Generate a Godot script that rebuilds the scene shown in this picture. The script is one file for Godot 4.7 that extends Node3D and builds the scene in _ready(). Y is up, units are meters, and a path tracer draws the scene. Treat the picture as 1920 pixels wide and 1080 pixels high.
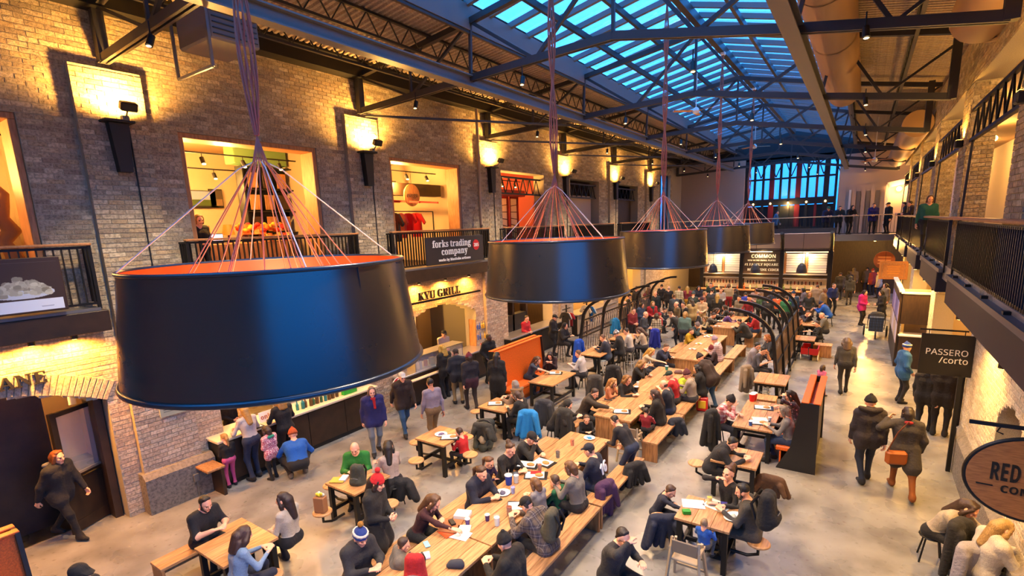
extends Node3D
# A two-storey market hall at dusk, seen from the upper gallery. x runs across the hall, -z down its length, y up, metres.

const EYE := Vector3(0, 5.2, 0)
const F := 959.2
const CX := 960.0
const CY := 613.7
const XL := -11.2
const BAY := 5.54
var cam_basis := Basis.from_euler(Vector3(deg_to_rad(-11.13), deg_to_rad(34.4), deg_to_rad(-2.134)))
var M := {}
var taken := {}
var rng := RandomNumberGenerator.new()

func _ready() -> void:
	rng.seed = 7
	view_and_light()
	make_materials()
	build_shell()
	build_roof()
	build_left_bays()
	build_right_side()
	build_far_end()
	build_pendants()
	build_furniture()
	build_props()
	build_people()

# ------------------------------------------------------------------ camera, sky, exposure
func view_and_light() -> void:
	var cam := Camera3D.new()
	cam.name = "camera"
	add_child(cam)
	cam.transform = Transform3D(cam_basis, EYE)
	cam.projection = Camera3D.PROJECTION_FRUSTUM
	cam.near = 0.1
	cam.far = 200.0
	cam.size = 1080.0 / F * 0.1
	cam.frustum_offset = Vector2(0, (CY - 540.0) / F * 0.1)
	cam.current = true
	var env := Environment.new()
	var sky := Sky.new()
	var psm := ProceduralSkyMaterial.new()
	psm.sky_top_color = Color(0.24, 0.62, 1.0)
	psm.sky_horizon_color = Color(0.06, 0.40, 0.86)
	psm.ground_bottom_color = Color(0.05, 0.07, 0.1)
	psm.ground_horizon_color = Color(0.08, 0.2, 0.36)
	psm.sky_energy_multiplier = 1.0
	psm.sun_angle_max = 0.0
	sky.sky_material = psm
	env.background_mode = Environment.BG_SKY
	env.sky = sky
	env.background_energy_multiplier = 3.8
	env.tonemap_mode = Environment.TONE_MAPPER_LINEAR
	env.tonemap_exposure = 1.3
	env.sdfgi_enabled = true
	env.ssao_enabled = true
	env.ssil_enabled = true
	var we := WorldEnvironment.new()
	we.name = "world_environment"
	we.environment = env
	add_child(we)

const WARM := Color(1.0, 0.72, 0.4)
const AMBER := Color(1.0, 0.66, 0.24)
const SOFT := Color(1.0, 0.88, 0.72)

func omni(parent: Node, at: Vector3, c: Color, e: float, r := 0.06) -> OmniLight3D:
	var l := OmniLight3D.new()
	l.name = "lamp_light"
	l.light_color = c
	l.light_energy = e
	l.light_size = r
	l.omni_range = 60.0
	l.omni_attenuation = 2.0
	l.shadow_enabled = true
	parent.add_child(l, true)
	l.position = at
	return l

func spot(parent: Node, at: Vector3, aim: Vector3, c: Color, e: float, angle: float, r := 0.06) -> SpotLight3D:
	var l := SpotLight3D.new()
	l.name = "spot_light"
	l.light_color = c
	l.light_energy = e
	l.light_size = r
	l.spot_angle = angle
	l.spot_range = 60.0
	l.spot_attenuation = 2.0
	l.spot_angle_attenuation = 0.6
	l.shadow_enabled = true
	parent.add_child(l, true)
	var d := (aim - at).normalized()
	l.transform = Transform3D(Basis.looking_at(d, Vector3.RIGHT if absf(d.y) > 0.95 else Vector3.UP), at)
	return l

# ------------------------------------------------------------------ pixel to place
func ray(x: float, y: float) -> Vector3:
	return cam_basis * Vector3((x - CX) / F, -(y - CY) / F, -1.0)
func on_h(x: float, y: float, h: float) -> Vector3:
	var d := ray(x, y)
	return EYE + d * ((h - EYE.y) / d.y)
func on_x(x: float, y: float, wx: float) -> Vector3:
	var d := ray(x, y)
	return EYE + d * (wx / d.x)
func on_z(x: float, y: float, wz: float) -> Vector3:
	var d := ray(x, y)
	return EYE + d * (wz / d.z)
func to_px(p: Vector3) -> Vector2:
	var c := cam_basis.inverse() * (p - EYE)
	return Vector2(CX + F * c.x / -c.z, CY - F * c.y / -c.z) if c.z < -0.1 else Vector2(-9999, -9999)

# ------------------------------------------------------------------ shapes
class Shape:
	var v := PackedVector3Array()
	var n := PackedVector3Array()
	var c := PackedColorArray()
	var col := Color(1, 1, 1)
	var tint := false
	func tri(a: Vector3, b: Vector3, d: Vector3) -> Shape:
		var m := (b - a).cross(d - a).normalized()
		return tri_n(a, b, d, m, m, m)
	func tri_n(a: Vector3, b: Vector3, d: Vector3, na: Vector3, nb: Vector3, nd: Vector3) -> Shape:
		v.push_back(a); v.push_back(d); v.push_back(b)
		n.push_back(na); n.push_back(nd); n.push_back(nb)
		if tint:
			c.push_back(col); c.push_back(col); c.push_back(col)
		return self
	func quad(a: Vector3, b: Vector3, d: Vector3, e: Vector3) -> Shape:
		var m := (b - a).cross(d - a).normalized()
		tri_n(a, b, d, m, m, m)
		return tri_n(a, d, e, m, m, m)
	func box(at: Vector3, size: Vector3, b := Basis.IDENTITY) -> Shape:
		var h := size * 0.5
		var p := []
		for i in 8:
			p.append(at + b * Vector3(h.x if i & 1 else -h.x, h.y if i & 2 else -h.y, h.z if i & 4 else -h.z))
		quad(p[4], p[5], p[7], p[6]); quad(p[1], p[0], p[2], p[3])
		quad(p[5], p[1], p[3], p[7]); quad(p[0], p[4], p[6], p[2])
		quad(p[6], p[7], p[3], p[2]); quad(p[0], p[1], p[5], p[4])
		return self
	# a box with its twelve edges cut off
	func bev(at: Vector3, size: Vector3, r := 0.01, b := Basis.IDENTITY) -> Shape:
		var h := size * 0.5
		r = minf(r, minf(h.x, minf(h.y, h.z)) * 0.9)
		var q := func(s: Vector3, ax: int) -> Vector3:
			var o := h - Vector3(r, r, r)
			o[ax] = h[ax]
			return at + b * (o * s)
		for ax in 3:
			var u := (ax + 1) % 3
			var w := (ax + 2) % 3
			for sg in [-1.0, 1.0]:
				var k := []
				for uv in [[-1.0, -1.0], [1.0, -1.0], [1.0, 1.0], [-1.0, 1.0]]:
					var s := Vector3()
					s[ax] = sg; s[u] = uv[0]; s[w] = uv[1]
					k.append(q.call(s, ax))
				if sg > 0: quad(k[0], k[1], k[2], k[3])
				else: quad(k[3], k[2], k[1], k[0])
			for su in [-1.0, 1.0]:
				for sw in [-1.0, 1.0]:
					var s0 := Vector3(); s0[ax] = -1.0; s0[u] = su; s0[w] = sw
					var s1 := s0; s1[ax] = 1.0
					if su * sw > 0: quad(q.call(s0, u), q.call(s1, u), q.call(s1, w), q.call(s0, w))
					else: quad(q.call(s0, w), q.call(s1, w), q.call(s1, u), q.call(s0, u))
		for i in 8:
			var s := Vector3(1.0 if i & 1 else -1.0, 1.0 if i & 2 else -1.0, 1.0 if i & 4 else -1.0)
			if s.x * s.y * s.z > 0: tri(q.call(s, 0), q.call(s, 1), q.call(s, 2))
			else: tri(q.call(s, 0), q.call(s, 2), q.call(s, 1))
		return self
	func bar(a: Vector3, b: Vector3, w: float, h := -1.0, up := Vector3.UP) -> Shape:
		var d := b - a
		var l := d.length()
		if l < 1e-5: return self
		var z := d / l
		var x := up.cross(z)
		if x.length() < 0.01: x = Vector3.RIGHT.cross(z)
		if x.length() < 0.01: x = Vector3.FORWARD.cross(z)
		x = x.normalized()
		return box((a + b) * 0.5, Vector3(w, h if h > 0 else w, l), Basis(x, z.cross(x), z))
	func tube(pts: Array, r, sides := 8, caps := true) -> Shape:
		var rings := []
		var nr := []
		var up := Vector3.UP
		for i in pts.size():
			var t: Vector3 = (pts[mini(i + 1, pts.size() - 1)] - pts[maxi(i - 1, 0)]).normalized()
			if absf(t.dot(up)) > 0.98: up = Vector3.RIGHT if absf(t.x) < 0.9 else Vector3.FORWARD
			var x := up.cross(t).normalized()
			var y := t.cross(x)
			up = y
			var rr: float = r[i] if r is Array else r
			var a := PackedVector3Array()
			var m := PackedVector3Array()
			for k in sides:
				var an := TAU * k / sides
				var o := x * cos(an) + y * sin(an)
				a.push_back(pts[i] + o * rr)
				m.push_back(o)
			rings.append(a); nr.append(m)
		for i in pts.size() - 1:
			for k in sides:
				var k2 := (k + 1) % sides
				tri_n(rings[i][k], rings[i][k2], rings[i + 1][k2], nr[i][k], nr[i][k2], nr[i + 1][k2])
				tri_n(rings[i][k], rings[i + 1][k2], rings[i + 1][k], nr[i][k], nr[i + 1][k2], nr[i + 1][k])
		if caps:
			for k in sides:
				var k2 := (k + 1) % sides
				tri(pts[0], rings[0][k2], rings[0][k])
				tri(pts[-1], rings[-1][k], rings[-1][k2])
		return self
	# profile of (radius, height) turned about the y axis through at
	func lathe(prof: Array, segs := 20, at := Vector3.ZERO, b := Basis.IDENTITY) -> Shape:
		for i in prof.size() - 1:
			var p: Vector2 = prof[i]
			var q: Vector2 = prof[i + 1]
			var e := (q - p).normalized()
			var nn := Vector2(e.y, -e.x)
			for k in segs:
				var a0 := TAU * k / segs
				var a1 := TAU * (k + 1) / segs
				var d0 := Vector3(cos(a0), 0, -sin(a0))
				var d1 := Vector3(cos(a1), 0, -sin(a1))
				var n0 := b * (d0 * nn.x + Vector3(0, nn.y, 0))
				var n1 := b * (d1 * nn.x + Vector3(0, nn.y, 0))
				var a := at + b * (d0 * p.x + Vector3(0, p.y, 0))
				var bb := at + b * (d1 * p.x + Vector3(0, p.y, 0))
				var c1 := at + b * (d1 * q.x + Vector3(0, q.y, 0))
				var dd := at + b * (d0 * q.x + Vector3(0, q.y, 0))
				if p.x > 1e-5: tri_n(a, bb, c1, n0, n1, n1)
				if q.x > 1e-5: tri_n(a, c1, dd, n0, n1, n0)
		return self
	# a flat outline in xy, pushed out by depth along z
	func prism(poly: PackedVector2Array, depth: float, xf := Transform3D.IDENTITY) -> Shape:
		if Geometry2D.is_polygon_clockwise(poly):
			poly = poly.duplicate()
			poly.reverse()
		var t := Geometry2D.triangulate_polygon(poly)
		var z0 := -depth * 0.5
		var z1 := depth * 0.5
		for i in range(0, t.size(), 3):
			var a := poly[t[i]]; var b := poly[t[i + 1]]; var d := poly[t[i + 2]]
			if (b - a).cross(d - a) < 0:
				var s := b; b = d; d = s
			tri(xf * Vector3(a.x, a.y, z1), xf * Vector3(b.x, b.y, z1), xf * Vector3(d.x, d.y, z1))
			tri(xf * Vector3(a.x, a.y, z0), xf * Vector3(d.x, d.y, z0), xf * Vector3(b.x, b.y, z0))
		for i in poly.size():
			var a := poly[i]
			var b := poly[(i + 1) % poly.size()]
			quad(xf * Vector3(a.x, a.y, z0), xf * Vector3(b.x, b.y, z0), xf * Vector3(b.x, b.y, z1), xf * Vector3(a.x, a.y, z1))
		return self
	func ball(at: Vector3, r: Vector3, seg := 10, rings := 6) -> Shape:
		for i in rings:
			var t0 := PI * i / rings
			var t1 := PI * (i + 1) / rings
			for k in seg:
				var q := []
				for tp in [[t0, k], [t1, k], [t1, k + 1], [t0, k + 1]]:
					var an: float = TAU * tp[1] / seg
					q.append(Vector3(sin(tp[0]) * cos(an), cos(tp[0]), -sin(tp[0]) * sin(an)))
				var m := []
				for e in q: m.append((e / r).normalized())
				if i < rings - 1: tri_n(at + q[0] * r, at + q[1] * r, at + q[2] * r, m[0], m[1], m[2])
				if i > 0: tri_n(at + q[0] * r, at + q[2] * r, at + q[3] * r, m[0], m[2], m[3])
		return self
	func mesh() -> ArrayMesh:
		var a := []
		a.resize(Mesh.ARRAY_MAX)
		a[Mesh.ARRAY_VERTEX] = v
		a[Mesh.ARRAY_NORMAL] = n
		if tint: a[Mesh.ARRAY_COLOR] = c
		var m := ArrayMesh.new()
		m.add_surface_from_arrays(Mesh.PRIMITIVE_TRIANGLES, a)
		return m

func numbered(s: String) -> String:
	var k: int = taken.get(s, 0)
	taken[s] = k + 1
	return s if k == 0 else "%s_%03d" % [s, k]

# one named mesh under parent; a Shape or a ready mesh
func part(called: String, shape, m: Material, parent: Node, at := Transform3D.IDENTITY) -> MeshInstance3D:
	var o := MeshInstance3D.new()
	var ms: Mesh = shape.mesh() if shape is Shape else shape
	o.mesh = ms
	if m: o.material_override = m
	o.name = numbered(called) if parent == self else called
	parent.add_child(o, true)
	o.transform = at
	return o

func thing(called: String, label: String, category: String, at := Vector3.ZERO, turn := 0.0, group := "") -> Node3D:
	var o := Node3D.new()
	o.name = numbered(called)
	add_child(o)
	o.position = at
	o.rotation.y = deg_to_rad(turn)
	return tag(o, label, category, group)

func tag(o: Node, label: String, category: String, group := "") -> Node:
	o.set_meta("label", label)
	o.set_meta("category", category)
	if group: o.set_meta("group", group)
	return o

# a thing of one mesh
func single(called: String, shape, m: Material, at: Transform3D, label: String, category: String, group := "") -> MeshInstance3D:
	var o := part(called, shape, m, self, at)
	tag(o, label, category, group)
	return o

func struct(called: String, shape, m: Material, label := "", category := "structure") -> MeshInstance3D:
	var o := part(called, shape, m, self)
	o.set_meta("kind", "structure")
	o.set_meta("label", label if label else called.replace("_", " ") + " of the market hall")
	o.set_meta("category", category)
	return o

func sh() -> Shape:
	return Shape.new()
func T(x: float, y: float, z: float, turn := 0.0) -> Transform3D:
	return Transform3D(Basis(Vector3.UP, deg_to_rad(turn)), Vector3(x, y, z))
func lettering(text: String, parent: Node, m: Material, at: Transform3D, size: float, depth := 0.03, serif := false, bold := 0) -> MeshInstance3D:
	var t := TextMesh.new()
	var f := SystemFont.new()
	f.font_names = PackedStringArray(["Droid Serif" if serif else "Droid Sans"])
	if bold: f.font_weight = bold
	t.font = f
	t.text = text
	t.font_size = 64
	t.pixel_size = size / 46.0
	t.depth = depth
	t.curve_step = 2.0
	return part("lettering", t, m, parent, at)

# ------------------------------------------------------------------ materials
func noise_tex(freq: float, ramp: Array, seed_: int, size := 512, kind := FastNoiseLite.TYPE_SIMPLEX_SMOOTH, octaves := 4, nrm := false, bump := 4.0) -> NoiseTexture2D:
	var f := FastNoiseLite.new()
	f.noise_type = kind
	f.frequency = freq
	f.fractal_octaves = octaves
	f.seed = seed_
	var t := NoiseTexture2D.new()
	t.width = size
	t.height = size
	t.seamless = true
	t.noise = f
	if nrm:
		t.as_normal_map = true
		t.bump_strength = bump
	else:
		var g := Gradient.new()
		g.offsets = PackedFloat32Array(ramp.map(func(e): return e[0]))
		g.colors = PackedColorArray(ramp.map(func(e): return e[1]))
		t.color_ramp = g
	return t

func mat(key: String, c: Color, rough := 0.6, metal := 0.0) -> StandardMaterial3D:
	if M.has(key): return M[key]
	var m := StandardMaterial3D.new()
	m.albedo_color = c
	m.roughness = rough
	m.metallic = metal
	M[key] = m
	return m

func col(c: Color, rough := 0.75, metal := 0.0) -> StandardMaterial3D:
	return mat("c%s_%.2f_%.2f" % [c.to_html(), rough, metal], c, rough, metal)

func glow(c: Color, e: float) -> StandardMaterial3D:
	var key := "g%s_%.2f" % [c.to_html(), e]
	if M.has(key): return M[key]
	var m := mat(key, c, 0.5)
	m.emission_enabled = true
	m.emission = c
	m.emission_energy_multiplier = e
	return m

func tri(m: StandardMaterial3D, scale: Vector3, world := false) -> StandardMaterial3D:
	m.uv1_triplanar = true
	m.uv1_world_triplanar = world
	m.uv1_scale = scale
	return m

func make_materials() -> void:
	var grey := func(a: float) -> Color: return Color(a, a, a)
	var t_grain := noise_tex(0.02, [[0.0, grey.call(0.62)], [0.45, grey.call(0.86)], [1.0, grey.call(1.0)]], 3)
	var t_fine := noise_tex(0.06, [[0.0, grey.call(0.7)], [1.0, grey.call(1.0)]], 5, 512, FastNoiseLite.TYPE_SIMPLEX_SMOOTH, 5)
	var n_fine := noise_tex(0.05, [], 8, 512, FastNoiseLite.TYPE_SIMPLEX_SMOOTH, 5, true, 6.0)
	M.t_fine = t_fine
	M.n_fold = noise_tex(0.012, [], 9, 512, FastNoiseLite.TYPE_SIMPLEX_SMOOTH, 3, true, 14.0)
	M.t_strand = noise_tex(0.03, [[0.0, grey.call(0.45)], [0.5, grey.call(0.8)], [1.0, grey.call(1.0)]], 11)
	var b := mat("brick", Color(1, 1, 1), 0.92)
	b.vertex_color_use_as_albedo = true
	b.albedo_texture = t_grain
	b.normal_enabled = true
	b.normal_texture = n_fine
	b.normal_scale = 0.6
	tri(b, Vector3(1.7, 1.7, 1.7), true)
	var mo := mat("mortar", Color(0.74, 0.69, 0.58), 0.95)
	mo.albedo_texture = t_fine
	tri(mo, Vector3(2, 2, 2), true)
	var st := mat("stone", Color(0.55, 0.51, 0.46), 0.9)
	st.albedo_texture = t_grain
	st.normal_enabled = true
	st.normal_texture = n_fine
	tri(st, Vector3(1.2, 1.2, 1.2), true)
	# polished concrete: worn, blotched and scuffed
	var fl := mat("floor", Color(0.76, 0.77, 0.78), 0.36)
	fl.albedo_texture = noise_tex(0.006, [[0.0, Color(0.52, 0.50, 0.48)], [0.30, Color(0.60, 0.58, 0.55)], [0.5, Color(0.66, 0.64, 0.61)], [0.75, Color(0.70, 0.68, 0.65)], [1.0, Color(0.76, 0.74, 0.71)]], 21, 1024, FastNoiseLite.TYPE_SIMPLEX_SMOOTH, 6)
	fl.roughness_texture = noise_tex(0.01, [[0.0, grey.call(0.6)], [1.0, grey.call(1.0)]], 22)
	fl.detail_enabled = true
	fl.detail_blend_mode = BaseMaterial3D.BLEND_MODE_MUL
	fl.detail_uv_layer = BaseMaterial3D.DETAIL_UV_1
	fl.detail_albedo = noise_tex(0.035, [[0.0, Color(0.66, 0.63, 0.6)], [0.16, Color(0.92, 0.91, 0.9)], [0.26, Color(1, 1, 1)], [1.0, Color(1, 1, 1)]], 23, 1024, FastNoiseLite.TYPE_CELLULAR, 3)
	tri(fl, Vector3(0.16, 0.16, 0.16), true)
	var wood := func(key: String, c0: Color, c1: Color, sc: Vector3, r: float, sd: int) -> void:
		var w := mat(key, Color(1, 1, 1), r)
		w.albedo_texture = noise_tex(0.018, [[0.0, c0], [0.5, c0.lerp(c1, 0.6)], [1.0, c1]], sd, 512, FastNoiseLite.TYPE_SIMPLEX_SMOOTH, 5)
		tri(w, sc)
	wood.call("table_wood", Color(0.47, 0.32, 0.19), Color(0.74, 0.56, 0.37), Vector3(2.2, 2.2, 0.22), 0.42, 31)
	wood.call("table_wood_b", Color(0.52, 0.37, 0.23), Color(0.79, 0.61, 0.42), Vector3(2.0, 2.0, 0.2), 0.42, 32)
	wood.call("bench_wood", Color(0.46, 0.31, 0.18), Color(0.70, 0.51, 0.32), Vector3(1.8, 0.25, 1.8), 0.5, 33)
	wood.call("frame_wood", Color(0.55, 0.36, 0.20), Color(0.74, 0.52, 0.32), Vector3(2.2, 0.3, 2.2), 0.5, 34)
	wood.call("dark_wood", Color(0.13, 0.085, 0.055), Color(0.22, 0.145, 0.09), Vector3(1.5, 0.3, 0.3), 0.5, 35)
	wood.call("sign_wood", Color(0.52, 0.33, 0.16), Color(0.72, 0.49, 0.26), Vector3(0.7, 5.0, 5.0), 0.5, 36)
	mat("iron", Color(0.075, 0.075, 0.08), 0.45, 0.3)
	mat("black", Color(0.05, 0.05, 0.055), 0.5)
	mat("truss", Color(0.21, 0.21, 0.21), 0.45, 0.1)
	mat("beam", Color(0.40, 0.40, 0.40), 0.4, 0.1)
	mat("sky_frame", Color(0.42, 0.42, 0.42), 0.5)
	mat("grey_steel", Color(0.42, 0.42, 0.43), 0.45, 0.4)
	mat("steel", Color(0.72, 0.72, 0.72), 0.3, 0.85)
	var dk := mat("deck", Color(0.78, 0.70, 0.60), 0.6)
	dk.albedo_texture = t_fine
	tri(dk, Vector3(0.6, 0.6, 0.6), true)
	mat("duct", Color(0.62, 0.50, 0.38), 0.55, 0.2)
	mat("cream", Color(0.78, 0.70, 0.58), 0.8)
	mat("white", Color(0.86, 0.85, 0.82), 0.6)
	mat("beige_wall", Color(0.70, 0.62, 0.55), 0.85)
	mat("ceiling_tan", Color(0.62, 0.5, 0.36), 0.85)
	mat("orange_paint", Color(0.85, 0.24, 0.04), 0.42)
	var og := mat("orange_seat", Color(0.93, 0.42, 0.08), 0.5)
	og.albedo_texture = t_fine
	tri(og, Vector3(1, 1, 1))
	var ls := mat("lamp_skin", Color(0.34, 0.33, 0.32), 0.3, 0.85)
	ls.roughness_texture = noise_tex(0.008, [[0.0, grey.call(0.88)], [1.0, grey.call(1.0)]], 41)
	tri(ls, Vector3(0.5, 0.5, 0.5))
	mat("lamp_rim", Color(0.30, 0.32, 0.35), 0.3, 0.8)
	mat("cord", Color(0.66, 0.40, 0.33), 0.7)
	mat("cord_pale", Color(0.78, 0.72, 0.70), 0.6)
	mat("navy_box", Color(0.07, 0.10, 0.18), 0.5)
	var gl := mat("pane", Color(0.75, 0.9, 1.0, 0.10), 0.03)
	gl.transparency = BaseMaterial3D.TRANSPARENCY_ALPHA
	var gc := mat("case_glass", Color(0.9, 0.95, 0.95, 0.14), 0.05)
	gc.transparency = BaseMaterial3D.TRANSPARENCY_ALPHA
	var pa := mat("paper", Color(0.9, 0.84, 0.7), 0.8)
	pa.backlight_enabled = true
	pa.backlight = Color(0.8, 0.7, 0.5)
	mat("chalkboard", Color(0.09, 0.085, 0.08), 0.8)

# ------------------------------------------------------------------ the shell
func truss_z(i: int) -> float:
	return -4.03 - BAY * i

func hole_at(h: Dictionary, y: float) -> Vector2:
	if y < h.lo or y > h.hi: return Vector2.ZERO
	var rise: float = h.get("rise", 0.0)
	if rise <= 0.0 or y < h.hi - rise: return Vector2(h.a, h.b)
	var w: float = (h.b - h.a) * 0.5
	var R := (w * w + rise * rise) / (2.0 * rise)
	var half := sqrt(maxf(R * R - pow(y - (h.hi - R), 2), 0.0))
	return Vector2((h.a + h.b) * 0.5 - half, (h.a + h.b) * 0.5 + half)

func solid_runs(holes: Array, a: float, b: float, y: float) -> Array:
	var runs := [Vector2(a, b)]
	for h in holes:
		var g := hole_at(h, y)
		if g.y - g.x < 0.01: continue
		var next := []
		for r in runs:
			if g.y <= r.x or g.x >= r.y:
				next.append(r)
				continue
			if g.x > r.x: next.append(Vector2(r.x, g.x))
			if g.y < r.y: next.append(Vector2(g.y, r.y))
		runs = next
	return runs

# the mass of a wall behind its bricks, cut round its openings
func wall_core(s: Shape, x0: float, x1: float, a: float, b: float, y0: float, y1: float, holes: Array) -> void:
	var cuts := [a, b]
	for h in holes:
		var n := 14 if h.get("rise", 0.0) > 0.0 else 1
		for k in n + 1: cuts.append(lerpf(h.a, h.b, float(k) / n))
	cuts.sort()
	for i in cuts.size() - 1:
		var u0 := maxf(cuts[i], a)
		var u1 := minf(cuts[i + 1], b)
		if u1 - u0 < 0.002: continue
		var um := (u0 + u1) * 0.5
		var blocks := []
		for h in holes:
			if um > h.a and um < h.b:
				var top: float = h.hi
				var rise: float = h.get("rise", 0.0)
				if rise > 0.0:
					var w: float = (h.b - h.a) * 0.5
					var R := (w * w + rise * rise) / (2.0 * rise)
					top = h.hi - R + sqrt(maxf(R * R - pow(um - (h.a + h.b) * 0.5, 2), 0.0))
				blocks.append(Vector2(h.lo, top))
		blocks.sort_custom(func(p, q): return p.x < q.x)
		var y := y0
		for bl in blocks:
			if bl.x - y > 0.01: s.box(Vector3((x0 + x1) * 0.5, (y + bl.x) * 0.5, um), Vector3(absf(x1 - x0), bl.x - y, u1 - u0))
			y = maxf(y, bl.y)
		if y1 - y > 0.01: s.box(Vector3((x0 + x1) * 0.5, (y + y1) * 0.5, um), Vector3(absf(x1 - x0), y1 - y, u1 - u0))

# lay bricks on the face x = X that looks along side (+1 or -1); returns [centre, length, tone] of each
func lay_bricks(X: float, side: float, a: float, b: float, y0: float, y1: float, holes: Array, out: Array, tones: int, course := 0.0834, len := 0.248) -> void:
	var rows := int((y1 - y0) / course)
	for r in rows:
		var y := y0 + (r + 0.5) * course
		var off := (0.5 if r % 2 else 0.0) * len + rng.randf() * 0.03
		for run in solid_runs(holes, a, b, y):
			var k := floori((run.x - off) / len)
			while off + k * len < run.y:
				var p := maxf(off + k * len, run.x)
				var q := minf(off + (k + 1) * len, run.y)
				k += 1
				if q - p < 0.05: continue
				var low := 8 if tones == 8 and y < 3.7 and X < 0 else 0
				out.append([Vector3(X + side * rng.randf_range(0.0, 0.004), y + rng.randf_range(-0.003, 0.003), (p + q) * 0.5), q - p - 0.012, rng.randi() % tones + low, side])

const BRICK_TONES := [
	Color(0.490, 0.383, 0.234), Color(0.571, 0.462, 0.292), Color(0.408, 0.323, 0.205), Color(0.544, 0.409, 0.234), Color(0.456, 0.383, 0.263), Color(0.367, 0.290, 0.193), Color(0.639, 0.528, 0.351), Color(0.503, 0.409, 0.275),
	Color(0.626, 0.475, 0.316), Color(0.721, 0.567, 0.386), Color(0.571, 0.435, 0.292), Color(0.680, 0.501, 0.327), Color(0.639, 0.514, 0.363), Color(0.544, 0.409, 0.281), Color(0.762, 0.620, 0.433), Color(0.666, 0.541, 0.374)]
const PALE_TONES := [Color(0.843, 0.699, 0.468), Color(0.900, 0.792, 0.550), Color(0.762, 0.620, 0.409), Color(0.870, 0.699, 0.468), Color(0.816, 0.699, 0.503)]

# the largest in view stand alone as parts, the rest are one joined part
func set_bricks(list: Array, parent: Node, tones: Array, alone: int) -> void:
	var ranked := []
	if alone > 0:
		for i in list.size():
			var c: Vector3 = list[i][0]
			var px := to_px(c)
			if px.x < 4 or px.y < 4 or px.x > 1916 or px.y > 1076 or list[i][1] < 0.2: continue
			if px.x > 205 and px.x < 800 and px.y > 440 and px.y < 775: continue
			ranked.append([c.distance_squared_to(EYE), i])
		ranked.sort_custom(func(p, q): return p[0] < q[0])
	var single_out := {}
	for k in mini(alone, ranked.size()): single_out[ranked[k][1]] = true
	var unit := []
	if alone > 0:
		for t in tones:
			var s := sh()
			s.tint = true
			s.col = t
			s.bev(Vector3.ZERO, Vector3(0.05, 0.0714, 1.0), 0.004)
			unit.append(s.mesh())
	var rest := sh()
	rest.tint = true
	for i in list.size():
		var e: Array = list[i]
		var c: Vector3 = e[0]
		if single_out.has(i):
			part("brick", unit[e[2] % unit.size()], M.brick, parent, Transform3D(Basis.from_scale(Vector3(1, 1, e[1])), c - Vector3(e[3] * 0.0205, 0, 0)))
			continue
		rest.col = tones[e[2] % tones.size()] * rng.randf_range(0.9, 1.1)
		var h := 0.0357
		var l: float = e[1] * 0.5
		var x0: float = c.x + e[3] * 0.0045
		var x1: float = c.x - e[3] * 0.02
		var f := 1.0 if e[3] > 0 else -1.0
		var p0 := Vector3(x0, c.y - h, c.z + l * f); var p1 := Vector3(x0, c.y - h, c.z - l * f)
		var p2 := Vector3(x0, c.y + h, c.z - l * f); var p3 := Vector3(x0, c.y + h, c.z + l * f)
		var dx := Vector3(x1 - x0, 0, 0)
		rest.quad(p0, p1, p2, p3)
		rest.quad(p3, p2, p2 + dx, p3 + dx)
		rest.quad(p1, p0, p0 + dx, p1 + dx)
		rest.quad(p0, p3, p3 + dx, p0 + dx)
		rest.quad(p2, p1, p1 + dx, p2 + dx)
	if rest.v.size():
		var o := part("brickwork", rest, M.brick, parent)
		o.set_meta("kind", "stuff")

func upper_hole(i: int) -> Dictionary:
	var c := -1.2 - 5.45 * i
	return {"a": c - 1.55, "b": c + 1.55, "lo": 4.05, "hi": 7.25}
func lower_hole(i: int) -> Dictionary:
	if i == 0: return {"a": -3.19, "b": 0.9, "lo": -0.1, "hi": 2.86, "rise": 0.5}
	var c := -1.35 - 5.5 * i
	return {"a": c - 1.75, "b": c + 1.75, "lo": -0.1, "hi": 2.8, "rise": 0.45}

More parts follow.
